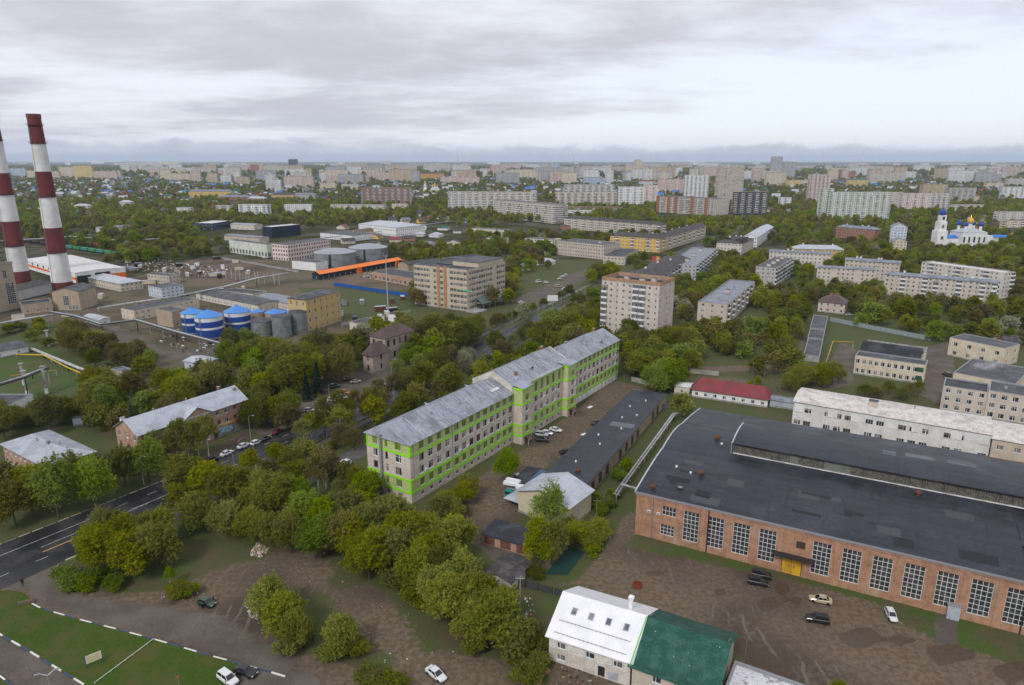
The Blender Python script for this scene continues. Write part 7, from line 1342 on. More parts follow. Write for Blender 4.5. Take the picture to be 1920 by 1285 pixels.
many('1300,745,S 1325,735,S 1420,725,S 1405,735,S', 5, 3, 'spruce', 'S'); many('1620,745 1640,748,B 1665,740 1700,745,B 1720,740 1690,752', 6, 6, 'thin', 'D')
many('1075,602 1100,592 1125,600 1090,612 1060,615 1115,615 1145,618 1140,600,D 1085,585,D 1110,570,D 1130,560 1150,540,D', 10, 9, 'round', 'O'); many('960,600 940,605,D 1000,582,F 1020,575 985,590,D 1050,562', 6, 6, 'round', 'D')
# ---------------------------------------------------------------- automatic planting of the rest
NOTREE = [poly(p) for p in ([(-60, 512), (200, 500), (430, 478), (620, 470), (760, 480), (780, 600), (640, 650), (500, 640), (380, 690), (240, 700), (130, 600), (-60, 620)], [(-60, 640), (60, 640), (150, 660), (260, 700), (300, 735), (200, 760), (-60, 790)],
          [(985, 842), (1150, 712), (1255, 735), (1090, 930), (1060, 1000), (905, 1060), (775, 965)], [(1172, 955), (1195, 955), (1190, 1000), (2000, 1200), (2000, 1400), (1380, 1400), (1090, 1097), (1045, 1098)], LOT, [(-60, 1100), (60, 1120), (470, 1240), (440, 1340), (-60, 1340)],
          [(330, 1050), (420, 1010), (560, 1040), (650, 1090), (760, 1180), (700, 1230), (500, 1150)], [(1020, 1100), (1060, 1080), (1380, 1200), (1500, 1250), (1500, 1400), (1000, 1400), (1020, 1200)], [(470, 770), (600, 705), (735, 688), (760, 708), (640, 760), (540, 815), (480, 815)],
          [(1300, 676), (1490, 672), (1500, 700), (1300, 705)], [(1505, 600), (1560, 605), (1745, 640), (1920, 655), (1920, 860), (1485, 770), (1300, 775), (1255, 745), (1280, 700), (1500, 715)], [(970, 540), (1040, 500), (1110, 500), (1110, 530), (1010, 590), (950, 600)], [(-60, 462), (60, 458), (230, 478), (200, 500), (-60, 520)], [(400, 430), (570, 425), (640, 470), (430, 478)], [(560, 430), (760, 415), (880, 430), (870, 470), (640, 480)], [(760, 720), (860, 670), (1100, 545), (1120, 560), (900, 700), (800, 760)], [(660, 930), (760, 975), (850, 930), (975, 855), (1165, 705), (1150, 640), (690, 830)], [(1085, 930), (1250, 745), (1300, 750), (1195, 910), (1185, 960), (1120, 1010)], [(240, 870), (480, 800), (500, 820), (300, 920)], [(0, 1010), (320, 900), (340, 915), (160, 1000), (0, 1060)])]
def inside(x, y, pl):
    r_ = False; n = len(pl)
    for i in range(n):
        a, b2 = pl[i], pl[i-1]
        if (a.y > y) != (b2.y > y) and x < (b2.x-a.x)*(y-a.y)/(b2.y-a.y)+a.x: r_ = not r_
    return r_
KEEP = [(1128, 512, 1256, 600), (776, 480, 948, 585), (1662, 500, 1890, 546), (1533, 486, 1690, 520), (1306, 525, 1418, 590), (1144, 415, 1330, 470), (1040, 440, 1142, 485), (925, 372, 1056, 425), (1535, 545, 1586, 585), (1560, 353, 1670, 400), (1232, 355, 1440, 402), (1750, 385, 1850, 455), (1490, 650, 1740, 725), (1770, 635, 1920, 775), (545, 540, 640, 615), (345, 565, 580, 630), (500, 440, 760, 525), (428, 440, 520, 480), (380, 410, 565, 440), (680, 605, 780, 690), (1058, 400, 1240, 428), (0, 200, 150, 590), (840, 352, 1010, 385), (678, 350, 772, 375), (1672, 408, 1703, 462), (1345, 420, 1455, 465), (1300, 700, 1445, 762), (670, 400, 765, 432), (1433, 480, 1490, 525), (1443, 465, 1560, 485), (1568, 412, 1642, 438)]
foots = [(f, local(f, f[3]/2, f[4]/2), math.hypot(f[3], f[4])/2+6) for f in FOOT]
cells = {}
for f, c, r_ in foots:
    for i in range(int((c.x-r_)//60), int((c.x+r_)//60)+1):
        for j in range(int((c.y-r_)//60), int((c.y+r_)//60)+1): cells.setdefault((i, j), []).append((f, c, r_))
def free(x, y, m):
    for f, c, r_ in cells.get((int(x//60), int(y//60)), ()):
        if abs(x-c.x) > r_+m or abs(y-c.y) > r_+m: continue
        dx, dy = x-f[0], y-f[1]; cc, ss = math.cos(f[2]), math.sin(f[2]); a, b2 = dx*cc+dy*ss, -dx*ss+dy*cc
        if -m < a < f[3]+m and -m < b2 < f[4]+m: return False
    return True
r_ = random.Random(5); from mathutils import noise as mnoise
TREES = [t for t in TREES if free(t[0], t[1], .8)]
AUTO = []
def plant(y0, y1, step, hgt, prob, big=1.):
    y = y0
    while y < y1:
        x = -(.78*y+60)
        while x < .78*y+60:
            X_, Y_ = x+r_.uniform(-.5, .5)*step, y+r_.uniform(-.5, .5)*step; x += step
            dn = mnoise.noise(Vector((X_*.006, Y_*.006, 3.3)))*.5+mnoise.noise(Vector((X_*.025, Y_*.025, 7.7)))*.35
            if r_.random() > prob+dn: continue
            rel = Vector((X_, Y_))-AV0; t = rel.dot(AVU); o = rel.dot(AVN)-kerb_off(t)
            if -20 < t < 700 and -2 < o < av_w(t)+2: continue
            if Y_ < 1300 and any(inside(X_, Y_, pl) for pl in NOTREE): continue
            if not free(X_, Y_, 2.2): continue
            h = hgt*r_.uniform(.7, 1.3); sx, sy, dep = proj(X_, Y_, 0); tx, ty, _d = proj(X_, Y_, h); hw = h*.4*FPX/dep
            if Y_ < 1500 and any(kx0-hw < sx < kx1+hw and ky0 < sy+2 and ty < ky1 and sy > ky1-6 for kx0, ky0, kx1, ky1 in KEEP): continue
            lf = r_.choices('OFDBL', (.36, .12, .30, .20, .02))[0]; AUTO.append((X_, Y_, h*big, h*.82*big, r_.choices(('round', 'tall', 'thin', 'birch'), (.62, .14, .16, .08))[0], lf, False))
        y += step
plant(215, 700, 8.2, 10.5, .60); plant(700, 1500, 11., 9.8, .52); plant(1500, 3800, 18., 8.6, .36, 1.15); plant(3800, 9500, 55., 12., .46, 2.2)
def tsize(t): sx, sy, dep = proj(t[0], t[1], t[2]*.5); return t[2]*t[3]/dep/dep if -30 < sx < 1950 and sy < 1400 else 0
allt = sorted(TREES+AUTO, key=tsize, reverse=True); IND = [t for t in allt if t[6]][:290]; IND = IND+[t for t in allt if not t[6]][:max(0, 300-len(IND))]; idset = {id(t) for t in IND}; MASS = [t for t in allt if id(t) not in idset and tsize(t) > 0]
# single trees
LN = {'O': 'olive-green', 'F': 'fresh green', 'D': 'dark green', 'B': 'brownish budding', 'L': 'pale blossoming', 'S': 'blue-green'}; FN = {'round': 'broad', 'tall': 'tall', 'birch': 'slender', 'thin': 'thin-crowned', 'shrub': 'bushy', 'spruce': 'conical'}
KN = {'shrub': 'shrub', 'birch': 'birch_tree', 'spruce': 'spruce_tree'}
tc_ = {}
for t in sorted(IND, key=lambda t: proj(t[0], t[1], 0)[0]):
    x, y, h, w_, form, lf, _m = t; ax, ay, an = min(ANCHOR, key=lambda a: (a[0]-x)**2+(a[1]-y)**2); dx, dy = x-ax, y-ay
    rel = ('behind' if dy > 0 else 'before') if abs(dy) > abs(dx) else ('right of' if dx > 0 else 'left of'); kn = KN.get(form, 'leafy_tree'); noun = kn.split('_')[0] if form in KN else 'tree'
    key = (lf, form, an, rel); i = tc_.get(key, 0); tc_[key] = i+1
    lb = f'{LN[lf]} {FN[form]} {noun} {rel} the {an}'.replace('-crowned', '')+(f', {ordinal(i)} from left')
    lb = lb.replace(' of the red-brick factory hall', ' of the factory')
    root = thing(kn, lb, 'shrub' if form == 'shrub' else 'tree', (x, y, 0), rng.uniform(0, 6.28), 'shrubs' if form == 'shrub' else 'trees of the town')
    ks = [k_ for k_ in PROTO if k_[0] == form]; cm, tm, ph_, pw_ = PROTO[rng.choice(ks)]; root.scale = (w_/pw_, w_/pw_, h/ph_)
    put('trunk', tm, root); cr = put('crown', cm, root); cr.material_slots[0].link = 'OBJECT'; cr.material_slots[0].material = LEAF[lf]
# the uncountable rest: one object, crowns instanced on points
lod = bpy.data.collections.new('crown_forms'); nm = 0; LODI = {}
for lf in 'OFDBL':
    for lv, (n, s) in enumerate(((2200, .95), (300, 2.2))):
        me = leaf_cloud(f'mass_{nm:02d}', 90+nm, 12, 10, 1.0, 18 if lv == 0 else 9, n, s); me.materials[0] = LEAF[lf]; o = bpy.data.objects.new(f'mass_{nm:02d}', me); lod.objects.link(o); LODI[lf, lv] = nm; nm += 1
me = bpy.data.meshes.new('tree_mass'); me.vertices.add(len(MASS)); me.vertices.foreach_set('co', np.array([(t[0], t[1], -.2) for t in MASS], np.float32).ravel())
def attr(nm_, typ, vals, f='value'): a = me.attributes.new(nm_, typ, 'POINT'); a.data.foreach_set(f, np.array(vals).ravel())
attr('form', 'INT', np.array([LODI[t[5], 0 if t[1] < 900 else 1] if (t[5], 0) in LODI else 0 for t in MASS], np.int32)); attr('size', 'FLOAT_VECTOR', np.array([(t[3]/10, t[3]/10, t[2]/12) for t in MASS], np.float32), 'vector'); attr('turn', 'FLOAT_VECTOR', np.array([(0, 0, r_.uniform(0, 6.28)) for t in MASS], np.float32), 'vector')
o = stuff(put('tree_mass', me)); o['label'] = 'mass of distant spring-green trees filling the city to the horizon'; o['category'] = 'trees'
ng = bpy.data.node_groups.new('planting', 'GeometryNodeTree'); ng.interface.new_socket('Geometry', in_out='INPUT', socket_type='NodeSocketGeometry'); ng.interface.new_socket('Geometry', in_out='OUTPUT', socket_type='NodeSocketGeometry')
gi, go_ = ng.nodes.new('NodeGroupInput'), ng.nodes.new('NodeGroupOutput'); ip = ng.nodes.new('GeometryNodeInstanceOnPoints'); ci = ng.nodes.new('GeometryNodeCollectionInfo'); ci.inputs[0].default_value = lod; ci.inputs['Separate Children'].default_value = True; ci.inputs['Reset Children'].default_value = True
ng.links.new(gi.outputs[0], ip.inputs['Points']); ng.links.new(ci.outputs[0], ip.inputs['Instance']); ip.inputs['Pick Instance'].default_value = True
for nm_, typ, sock in (('form', 'INT', 'Instance Index'), ('size', 'FLOAT_VECTOR', 'Scale'), ('turn', 'FLOAT_VECTOR', 'Rotation')):
    a = ng.nodes.new('GeometryNodeInputNamedAttribute'); a.data_type = typ; a.inputs[0].default_value = nm_; ng.links.new(a.outputs[0], ip.inputs[sock])
ng.links.new(ip.outputs[0], go_.inputs[0]); md = o.modifiers.new('planting', 'NODES'); md.node_group = ng
print('TREES', len(TREES), 'IND', len(IND), 'MASS', len(MASS))
# ================================================================ cars
RUB = mat('tyre_rubber', (.015, .015, .016), .8); RIM = mat('alloy_rim', (.35, .36, .38), .35, metal=.6); LAMPW = mat('headlight_glass', (.6, .62, .65), .15); LAMPR = mat('tail_light', (.35, .015, .01), .3); CGLASS = mat('car_glass', (.012, .014, .017), .08, var=0, spec=.7); TRIM = mat('black_trim', (.02, .02, .021), .6, var=0)
CPAINT = {}
def paint(n, c): CPAINT[n] = mat('car_paint_'+n, c, .35, var=.04, spec=.5, coat=.6); return CPAINT[n]
for n, c in (('white', (.66, .67, .68)), ('silver', (.42, .43, .45)), ('black', (.012, .012, .014)), ('dark grey', (.05, .052, .056)), ('blue', (.02, .05, .16)), ('dark red', (.14, .015, .02)), ('dark green', (.02, .06, .045)), ('gold', (.42, .36, .22)), ('orange', (.5, .2, .05)), ('green and black', (.012, .055, .014))): paint(n, c)
def car_proto(kind):
    root = thing('parked_car', 'x', 'car'); L, Wd = {'sedan': (4.5, 1.74), 'suv': (4.5, 1.82), 'hatch': (4.0, 1.68), 'van': (5.2, 1.95)}[kind]; hl = L/2
    S = {'sedan': [(-hl, .38, .80, .66), (-hl+.12, .26, .96, .82), (-hl+.9, .2, 1.0, .88), (-.2, .2, .92, .89), (hl-1.35, .2, .92, .88), (hl-.35, .24, .78, .82), (hl, .38, .62, .62)], 'suv': [(-hl, .42, 1.0, .74), (-hl+.1, .3, 1.12, .86), (-hl+.9, .26, 1.08, .91), (0, .26, 1.04, .92), (hl-1.3, .26, 1.04, .90), (hl-.25, .3, .95, .84), (hl, .45, .75, .68)], 'hatch': [(-hl, .38, .86, .70), (-hl+.12, .26, .98, .82), (-hl+.8, .2, .96, .85), (0, .2, .92, .86), (hl-1.2, .2, .92, .84), (hl-.3, .24, .78, .78), (hl, .38, .62, .6)], 'van': [(-hl, .42, 1.1, .9), (-hl+.1, .3, 1.15, .96), (0, .26, 1.15, .97), (hl-1.0, .26, 1.12, .95), (hl-.2, .3, .9, .9), (hl, .45, .75, .75)]}[kind]
    b = MB(); rings = []
    for x, zb, zt, hw in S:
        hw *= Wd/1.8; n = len(b.v); b.v += [(x, -hw*.9, zb), (x, hw*.9, zb), (x, hw, zb+.14), (x, hw, zt-.12), (x, hw*.88, zt), (x, -hw*.88, zt), (x, -hw, zt-.12), (x, -hw, zb+.14)]; rings.append(n)
    for r0, r1 in zip(rings[:-1], rings[1:]):
        for j in range(8): b.f.append((r0+j, r0+(j+1) % 8, r1+(j+1) % 8, r1+j)); b.m.append(0)
    b.f.append(tuple(range(rings[0], rings[0]+8))); b.m.append(0); b.f.append(tuple(range(rings[-1], rings[-1]+8))); b.m.append(0)
    b.build('body', [CPAINT['white']], root)
    C = {'sedan': ((-1.75, 1.05), (-1.0, .25), .90, 1.42), 'suv': ((-2.1, 1.1), (-1.85, .4), 1.03, 1.66), 'hatch': ((-1.85, 1.0), (-1.35, .25), .90, 1.44), 'van': ((-2.5, 1.7), (-2.42, 1.1), 1.1, 1.95)}[kind]
    (x0, x1), (u0, u1), z0, z1_ = C; w0, w1 = Wd*.44, Wd*.35
    lo = [(x0, -w0, z0), (x1, -w0, z0), (x1, w0, z0), (x0, w0, z0)]; hi = [(u0, -w1, z1_), (u1, -w1, z1_), (u1, w1, z1_), (u0, w1, z1_)]
    for nm_, i, j in (('side_window', 0, 1), ('windscreen', 1, 2), ('side_window', 2, 3), ('rear_window', 3, 0)): b = MB(); b.face([lo[i], lo[j], hi[j], hi[i]]); b.build(nm_, [CGLASS], root)
    b = MB(); b.box(u0-.06, u1+.06, -w1-.04, w1+.04, z1_-.02, z1_+.05, 0)
    for i in range(4): b.tube([lo[i], hi[i]], .05, 4, caps=False)
    for sy in (-1, 1): xm = (x0+x1)/2; um = (u0+u1)/2; b.tube([(xm, sy*w0*1.01, z0), (um, sy*w1*1.02, z1_)], .045, 4, caps=False)
    b.build('roof', [CPAINT['white']], root)
    wb = MB(); r_ = .33 if kind in ('sedan', 'hatch') else .37
    wm = wb.lathe([(r_*.55, -.1), (r_, -.1), (r_, .1), (r_*.55, .1)], 14, 0).mesh('tyre', RUB); rb = MB(); rm = rb.lathe([(.02, .08), (r_*.58, .09), (r_*.58, -.09)], 12, 0).mesh('rim', RIM)
    for sx in (-hl+.85, hl-.82):
        for sy in (-1, 1):
            w = put('wheel', wm, root, (sx, sy*(Wd/2-.1), r_)); w.rotation_euler = (-sy*math.pi/2, 0, 0); put('rim', rm, w)
    for sy in (-1, 1):
        b = MB(); b.box(hl-.14, hl-.02, sy*Wd*.33-.2, sy*Wd*.33+.2, .56, .70, 0); b.build('headlight', LAMPW, root); b = MB(); b.box(-hl-.01, -hl+.1, sy*Wd*.34-.15, sy*Wd*.34+.15, .68, .85, 0); b.build('tail_light', LAMPR, root)
        b = MB(); b.box(x1-.35, x1-.2, sy*(Wd/2+.02)-.1, sy*(Wd/2+.02)+.1, z0, z0+.14, 0); b.build('wing_mirror', TRIM, root)
    b = MB(); b.box(-hl+.02, hl-.04, -Wd*.40, Wd*.40, .2, .24, 0); b.build('underbody', TRIM, root)
    return root
PRO = {k_: [car_proto(k_), False] for k_ in ('sedan', 'suv', 'hatch', 'van')}
def car(kind, colour, px, py, head, label, group='parked cars', rz=None):
    root, used = PRO[kind]; 
    if used: root = copy_tree(root)
    else: PRO[kind][1] = True
    p = P(px, py); a = rz if rz is not None else math.atan2(*(P(*head)-p).yx); root.location = (p.x, p.y, .05); root.rotation_euler = (0, 0, a); tag(root, label, 'car', group)
    for ch in root.children:
        if ch.name.split('.')[0] in ('body', 'roof'): ch.material_slots[0].link = 'OBJECT'; ch.material_slots[0].material = CPAINT[colour]
    return root
AH = math.atan2(AVU.y, AVU.x)
# prototypes are first used by these
for kd, c, x, y, h_, lb in (
    ('sedan', 'white', 426, 853, AH, 'white saloon at the kerb, nearest the camera in the row by the orange brick office'), ('sedan', 'white', 457, 839, AH, 'second white saloon along the kerb by the orange brick office'), ('hatch', 'white', 481, 833, AH, 'white hatchback beside the kerb row by the orange brick office'), ('suv', 'black', 398, 866, AH, 'black off-roader at the head of the kerb row'), ('sedan', 'dark grey', 497, 826, AH, 'dark grey saloon behind the white hatchback on the avenue'),
    ('sedan', 'dark red', 521, 812, AH+.1, 'dark red saloon half hidden by trees beside the avenue'), ('sedan', 'white', 541, 788, -.5, 'white saloon standing crosswise on the side road by the birches'), ('hatch', 'white', 648, 870, 2.6, 'white hatchback alone on the service road behind the long office'),
    ('suv', 'silver', 491, 712, .4, 'silver off-roader, left of two cars under the trees by the pump house'), ('hatch', 'white', 499, 718, .5, 'white hatchback, right of two cars under the trees by the pump house'), ('sedan', 'silver', 503, 739, .2, 'silver saloon under the trees left of the spruces'), ('hatch', 'white', 469, 758, -.6, 'white hatchback at the corner of the orange brick office'),
    ('suv', 'silver', 604, 757, -.4, 'silver off-roader in the car park right of the spruces'), ('sedan', 'white', 619, 753, -.4, 'white saloon beside the silver off-roader in the car park'), ('hatch', 'blue', 616, 763, -.4, 'blue hatchback in front of the white saloon in the car park'), ('sedan', 'white', 642, 747, -.4, 'white saloon next to the orange car in the car park'), ('hatch', 'orange', 648, 738, -.5, 'orange hatchback in the car park by the avenue'), ('sedan', 'dark grey', 655, 713, .6, 'dark grey saloon before the brown-roofed mansion'), ('sedan', 'silver', 667, 718, .4, 'silver saloon before the brown-roofed mansion'), ('suv', 'dark green', 628, 727, .5, 'dark green off-roader under trees in the car park'), ('hatch', 'white', 580, 772, .1, 'white hatchback partly hidden by birches near the spruces'),
    ('sedan', 'silver', 722, 727, AH, 'silver saloon, first of three along the avenue by the mansion'), ('hatch', 'white', 741, 719, AH, 'white hatchback, middle of three along the avenue by the mansion'), ('sedan', 'dark green', 759, 712, AH, 'dark green saloon, farthest of three along the avenue by the mansion'),
    ('sedan', 'white', 1042, 809, -.5, 'white saloon alone in the muddy yard of the long office'), ('suv', 'silver', 1016, 818, -.3, 'silver off-roader among the cars below the long office'), ('hatch', 'white', 1026, 815, -.4, 'white hatchback behind the silver off-roader below the long office'), ('suv', 'black', 1018, 828, -.2, 'black off-roader in front of the silver one below the long office'), ('sedan', 'black', 1062, 850, .3, 'black saloon at the edge of the garage block roof'), ('sedan', 'dark grey', 1117, 795, .9, 'dark grey car beside the upper part of the garage block'),
    ('suv', 'black', 1428, 1083, -.35, 'black off-roader, farther of two by the factory gate'), ('suv', 'black', 1421, 1096, -.35, 'black off-roader, nearer of two by the factory gate'), ('sedan', 'gold', 1538, 1129, math.pi-.35, 'gold saloon in the factory yard'), ('suv', 'black', 1532, 1166, math.pi-.3, 'black estate car in the middle of the factory yard'), ('hatch', 'white', 1670, 1158, -1.75, 'white hatchback on the grass before the factory windows'),
    ('sedan', 'white', 818, 1269, -.75, 'white saloon with black roof at the bottom edge'), ('sedan', 'black', 462, 1264, -.45, 'black saloon at the end of the lawn'), ('suv', 'white', 428, 1278, -.6, 'white off-roader cut by the bottom edge at the lawn'),
    ('sedan', 'white', 978, 569, .2, 'white saloon beside the institute entrance'), ('hatch', 'white', 1024, 531, .0, 'white hatchback near the white billboard'), ('sedan', 'dark grey', 1052, 548, .8, 'dark grey saloon right of the white billboard'), ('sedan', 'white', 1058, 543, .8, 'white saloon behind the dark one right of the billboard'), ('van', 'gold', 1047, 539, .3, 'yellowish van behind the white billboard'), ('sedan', 'white', 1050, 524, .5, 'white saloon, first in the car lot row by the avenue'), ('sedan', 'white', 1056, 520, .5, 'white saloon, second in the car lot row by the avenue'), ('hatch', 'white', 1062, 517, .5, 'white hatchback, last in the car lot row by the avenue'), ('van', 'white', 1010, 530, .6, 'white van at the car lot by the avenue'),
    ('hatch', 'white', 1485, 579, .2, 'white hatchback among park trees left of the brown-roofed house'), ('sedan', 'silver', 1592, 592, .2, 'silver saloon right of the brown hip-roofed house'), ('van', 'white', 1613, 600, .1, 'white van behind the grey fence'), ('sedan', 'white', 1480, 560, .3, 'white saloon farther up the park lane'), ('sedan', 'white', 470, 479, .3, 'white saloon, left in the row before the white factory'), ('hatch', 'silver', 482, 481, .3, 'silver hatchback, middle of the row before the white factory'), ('sedan', 'white', 497, 485, .3, 'white saloon, right in the row before the white factory'), ('suv', 'dark grey', 175, 799, .3, 'dark grey off-roader in the shade behind the hip-roofed building'), ('suv', 'dark grey', 1775, 705, 1.6, 'dark grey off-roader in the depot yard')):
    car(kd, c, x, y, None, lb, 'parked cars', h_)
oc = car('hatch', 'green and black', 388, 1135, None, 'green and black hatchback with both front doors open on the rough lot', 'parked cars', -.35)
for sy in (-1, 1): b = MB(); b.box(0, 1.0, -.03, .03, .3, .9, 0); b.box(.05, .9, -.02, .02, .9, 1.35, 1); d = b.build('open_door', [TRIM, CGLASS], oc, (.75, sy*.86, 0), math.pi-sy*1.1 if sy > 0 else math.pi+1.1)
# truck and tractor in the yard
p = P(962, 928); tr = thing('dump_truck', 'teal-cabbed truck with blue tarpaulin load parked by the store house', 'truck', (p.x, p.y, 0), 1.15+math.pi); b = MB(); b.box(1.6, 3.3, -1.1, 1.1, .8, 2.5, 0); b.box(3.3, 3.9, -1.0, 1.0, .8, 1.6, 0); b.build('cab', mat('teal_paint', (.02, .20, .20), .5, var=.2), tr); b = MB(); b.box(3.25, 3.34, -.95, .95, 1.7, 2.4, 0); b.build('windscreen', CGLASS, tr); b = MB(); b.box(-3.2, 1.4, -1.2, 1.2, 1.1, 2.1, 0); b.build('load_bed', mat('blue_bed', (.04, .09, .17), .7, var=.2), tr); b = MB(); gable_roof(b, 4.6, 2.4, 2.1, .5, .05); b.build('tarpaulin', mat('blue_tarp', (.05, .12, .26), .6, var=.2), tr, (-3.2, -1.2, 0))
b = MB(); b.box(-3.3, 3.6, -.5, .5, .6, .9, 0); b.build('chassis', DARKM, tr); b = MB(); TW = b.lathe([(.3, -.15), (.52, -.15), (.52, .15), (.3, .15)], 14, 0).mesh('wheel', RUB)
for x in (-2.2, -1.0, 2.9):
    for sy in (-1, 1): w = put('wheel', TW, tr, (x, sy*1.0, .52)); w.rotation_euler = (math.pi/2, 0, 0)
p = P(974, 903); tk = thing('tractor', 'old red tractor standing behind the teal truck', 'tractor', (p.x, p.y, 0), .8); b = MB(); b.box(0, 1.9, -.4, .4, .7, 1.5, 0); b.build('bonnet', mat('tractor_red', (.30, .03, .03), .6, var=.2), tk); b = MB(); b.box(-1.3, 0, -.75, .75, .9, 1.4, 0); b.box(-1.35, .05, -.8, .8, 2.4, 2.5, 1); b.box(-1.25, -.05, -.7, .7, 1.4, 2.4, 2); b.build('cab', [MATS['tractor_red'], WHITE, CGLASS], tk)
for x, r_, sy in ((-.8, .8, -1), (-.8, .8, 1), (1.5, .45, -1), (1.5, .45, 1)): b = MB(); b.lathe([(r_*.5, -.2), (r_, -.2), (r_, .2), (r_*.5, .2)], 14, 0); w = b.build('wheel', RUB, tk, (x, sy*.85, r_)); w.rotation_euler = (math.pi/2, 0, 0)
# ================================================================ people
CLOTH = mat('dark_clothes', (.015, .016, .02), .9)
def person(px, py, label, rz):
    p = P(px, py); me = bpy.data.meshes.new('body'); V = [(0, 0, .95), (0, 0, 1.2), (0, 0, 1.42), (0, 0, 1.54), (0, .02, 1.66), (0, .02, 1.78), (.11, 0, .88), (.12, .14, .48), (.12, .06, .08), (.12, .22, .04), (-.11, 0, .88), (-.12, -.08, .48), (-.12, -.26, .10), (-.12, -.12, .04), (.21, 0, 1.40), (.27, -.06, 1.12), (.27, .08, .88), (-.21, 0, 1.40), (-.27, .06, 1.12), (-.27, .18, .9)]
    E_ = [(0, 1), (1, 2), (2, 3), (3, 4), (4, 5), (0, 6), (6, 7), (7, 8), (8, 9), (0, 10), (10, 11), (11, 12), (12, 13), (2, 14), (14, 15), (15, 16), (2, 17), (17, 18), (18, 19)]; me.from_pydata(V, E_, []); me.materials.append(CLOTH)
    o = put('person', me, None, (p.x, p.y, .03), rz); sk = o.modifiers.new('skin', 'SKIN'); R_ = [.16, .17, .15, .06, .10, .08, .10, .07, .05, .045, .10, .07, .05, .045, .075, .055, .045, .075, .055, .045]
    if not me.skin_vertices: 
        bpy.context.view_layer.objects.active = o
    sv = me.skin_vertices[0].data if me.skin_vertices else None
    if sv:
        for i, r_ in enumerate(R_): sv[i].radius = (r_, r_*(.75 if i < 3 else 1)); 
        sv[0].use_root = True
    o.modifiers.new('smooth', 'SUBSURF').levels = 1; tag(o, label, 'person'); return o
person(43, 1099, 'person in dark clothes walking across the junction beside the lawn', .4); person(557, 768, 'person in dark clothes walking on the path below the spruces', 1.2); person(651, 762, 'person in black standing by the orange car in the car park', 2.)
# ================================================================ street furniture
LAMPG = mat('lamp_glass', (.55, .56, .55), .3); POLE = mat('lamp_pole_grey', (.28, .29, .30), .6, var=.15)
def lamp_proto():
    t = thing('street_lamp', 'x', 'street lamp'); b = MB(); b.tube([(0, 0, 0), (0, 0, 9)], .11, 8, r2=.06); b.build('pole', POLE, t); b = MB(); b.tube([(0, 0, 8.9), (0, .8, 9.5), (0, 2.0, 9.7)], .045, 6); b.build('arm', POLE, t); b = MB(); b.box(-.14, .14, 1.8, 2.6, 9.62, 9.78, 0); b.box(-.11, .11, 1.9, 2.5, 9.58, 9.62, 1); b.build('lamp_head', [POLE, LAMPG], t); return t
LP_, first = lamp_proto(), True
for sd, o_, ang in (('mansion side', -1.2, AH-math.pi/2-math.pi/2+math.pi/2-math.pi/2), ('office side', None, AH)):
    for i in range(9):
        t = 36+i*37+(14 if o_ is None else 0); q = AV(t, av_w(t)+1.0 if o_ is None else o_); l = LP_ if first else copy_tree(LP_); first = False
        l.location = (q.x, q.y, 0); l.rotation_euler = (0, 0, AH+(math.pi if o_ is not None else 0)); tag(l, f'grey street lamp on the avenue, {sd}, {ordinal(i)} from the junction', 'street lamp', 'street lamps on the avenue')
def pole(name, label, px, py, h, r_=.12, m=None, cross=False, cat='pole'):
    p = P(px, py); t = thing(name, label, cat, (p.x, p.y, 0)); b = MB(); b.tube([(0, 0, 0), (0, 0, h)], r_, 8, r2=r_*.6); b.build('shaft', m or POLE, t)
    if cross: b = MB(); b.box(-.9, .9, -.06, .06, h-.7, h-.55, 0); b.tube([(-.8, 0, h-.55), (-.8, 0, h-.3)], .05, 5); b.tube([(.8, 0, h-.55), (.8, 0, h-.3)], .05, 5); b.build('crossarm', m or POLE, t)
    return t
pl = pole('lamp_mast', 'very tall slender floodlight mast in front of the institute', 728, 588, tall(728, 588, 480), .34, mat('mast_grey', (.42, .42, .42), .6), False, 'mast'); b = MB(); hh0 = tall(728, 588, 480); b.box(-1.4, 1.4, -.2, .2, hh0-.4, hh0-.1, 0); b.box(-1.2, -.5, -.5, .2, hh0-.1, hh0+.4, 0); b.box(.5, 1.2, -.5, .2, hh0-.1, hh0+.4, 0); b.build('floodlight', GREYM, pl)
WPOLE = mat('old_wood_pole', (.16, .13, .10), .9, var=.3); CPOLE = mat('concrete_pole', (.38, .36, .33), .9, var=.2)
for x, y, h, m, lb in ((975, 1152, 9, CPOLE, 'concrete power pole beside the metal fence'), (1117, 996, 9, WPOLE, 'dark wooden power pole in the bushes by the factory'), (945, 980, 6, WPOLE, 'thin wooden pole behind the three small garages'), (966, 992, 6, WPOLE, 'short pole between the small garages and the store house'), (183, 948, 9, CPOLE, 'pale concrete pole under the fresh green trees by the avenue'), (1410, 712, 8, WPOLE, 'wooden pole behind the red-roofed office'), (1432, 714, 9, WPOLE, 'leaning wooden pole right of the red-roofed office'), (1240, 655, 9, CPOLE, 'pale pole beside the nine-storey tower'), (1396, 1242, 7, WPOLE, 'dark post with wire before the flat white store'), (860, 700, 10, CPOLE, 'pale lamp post among the birches on the avenue')): pole('power_pole', lb, x, y, h, .13, m, True)
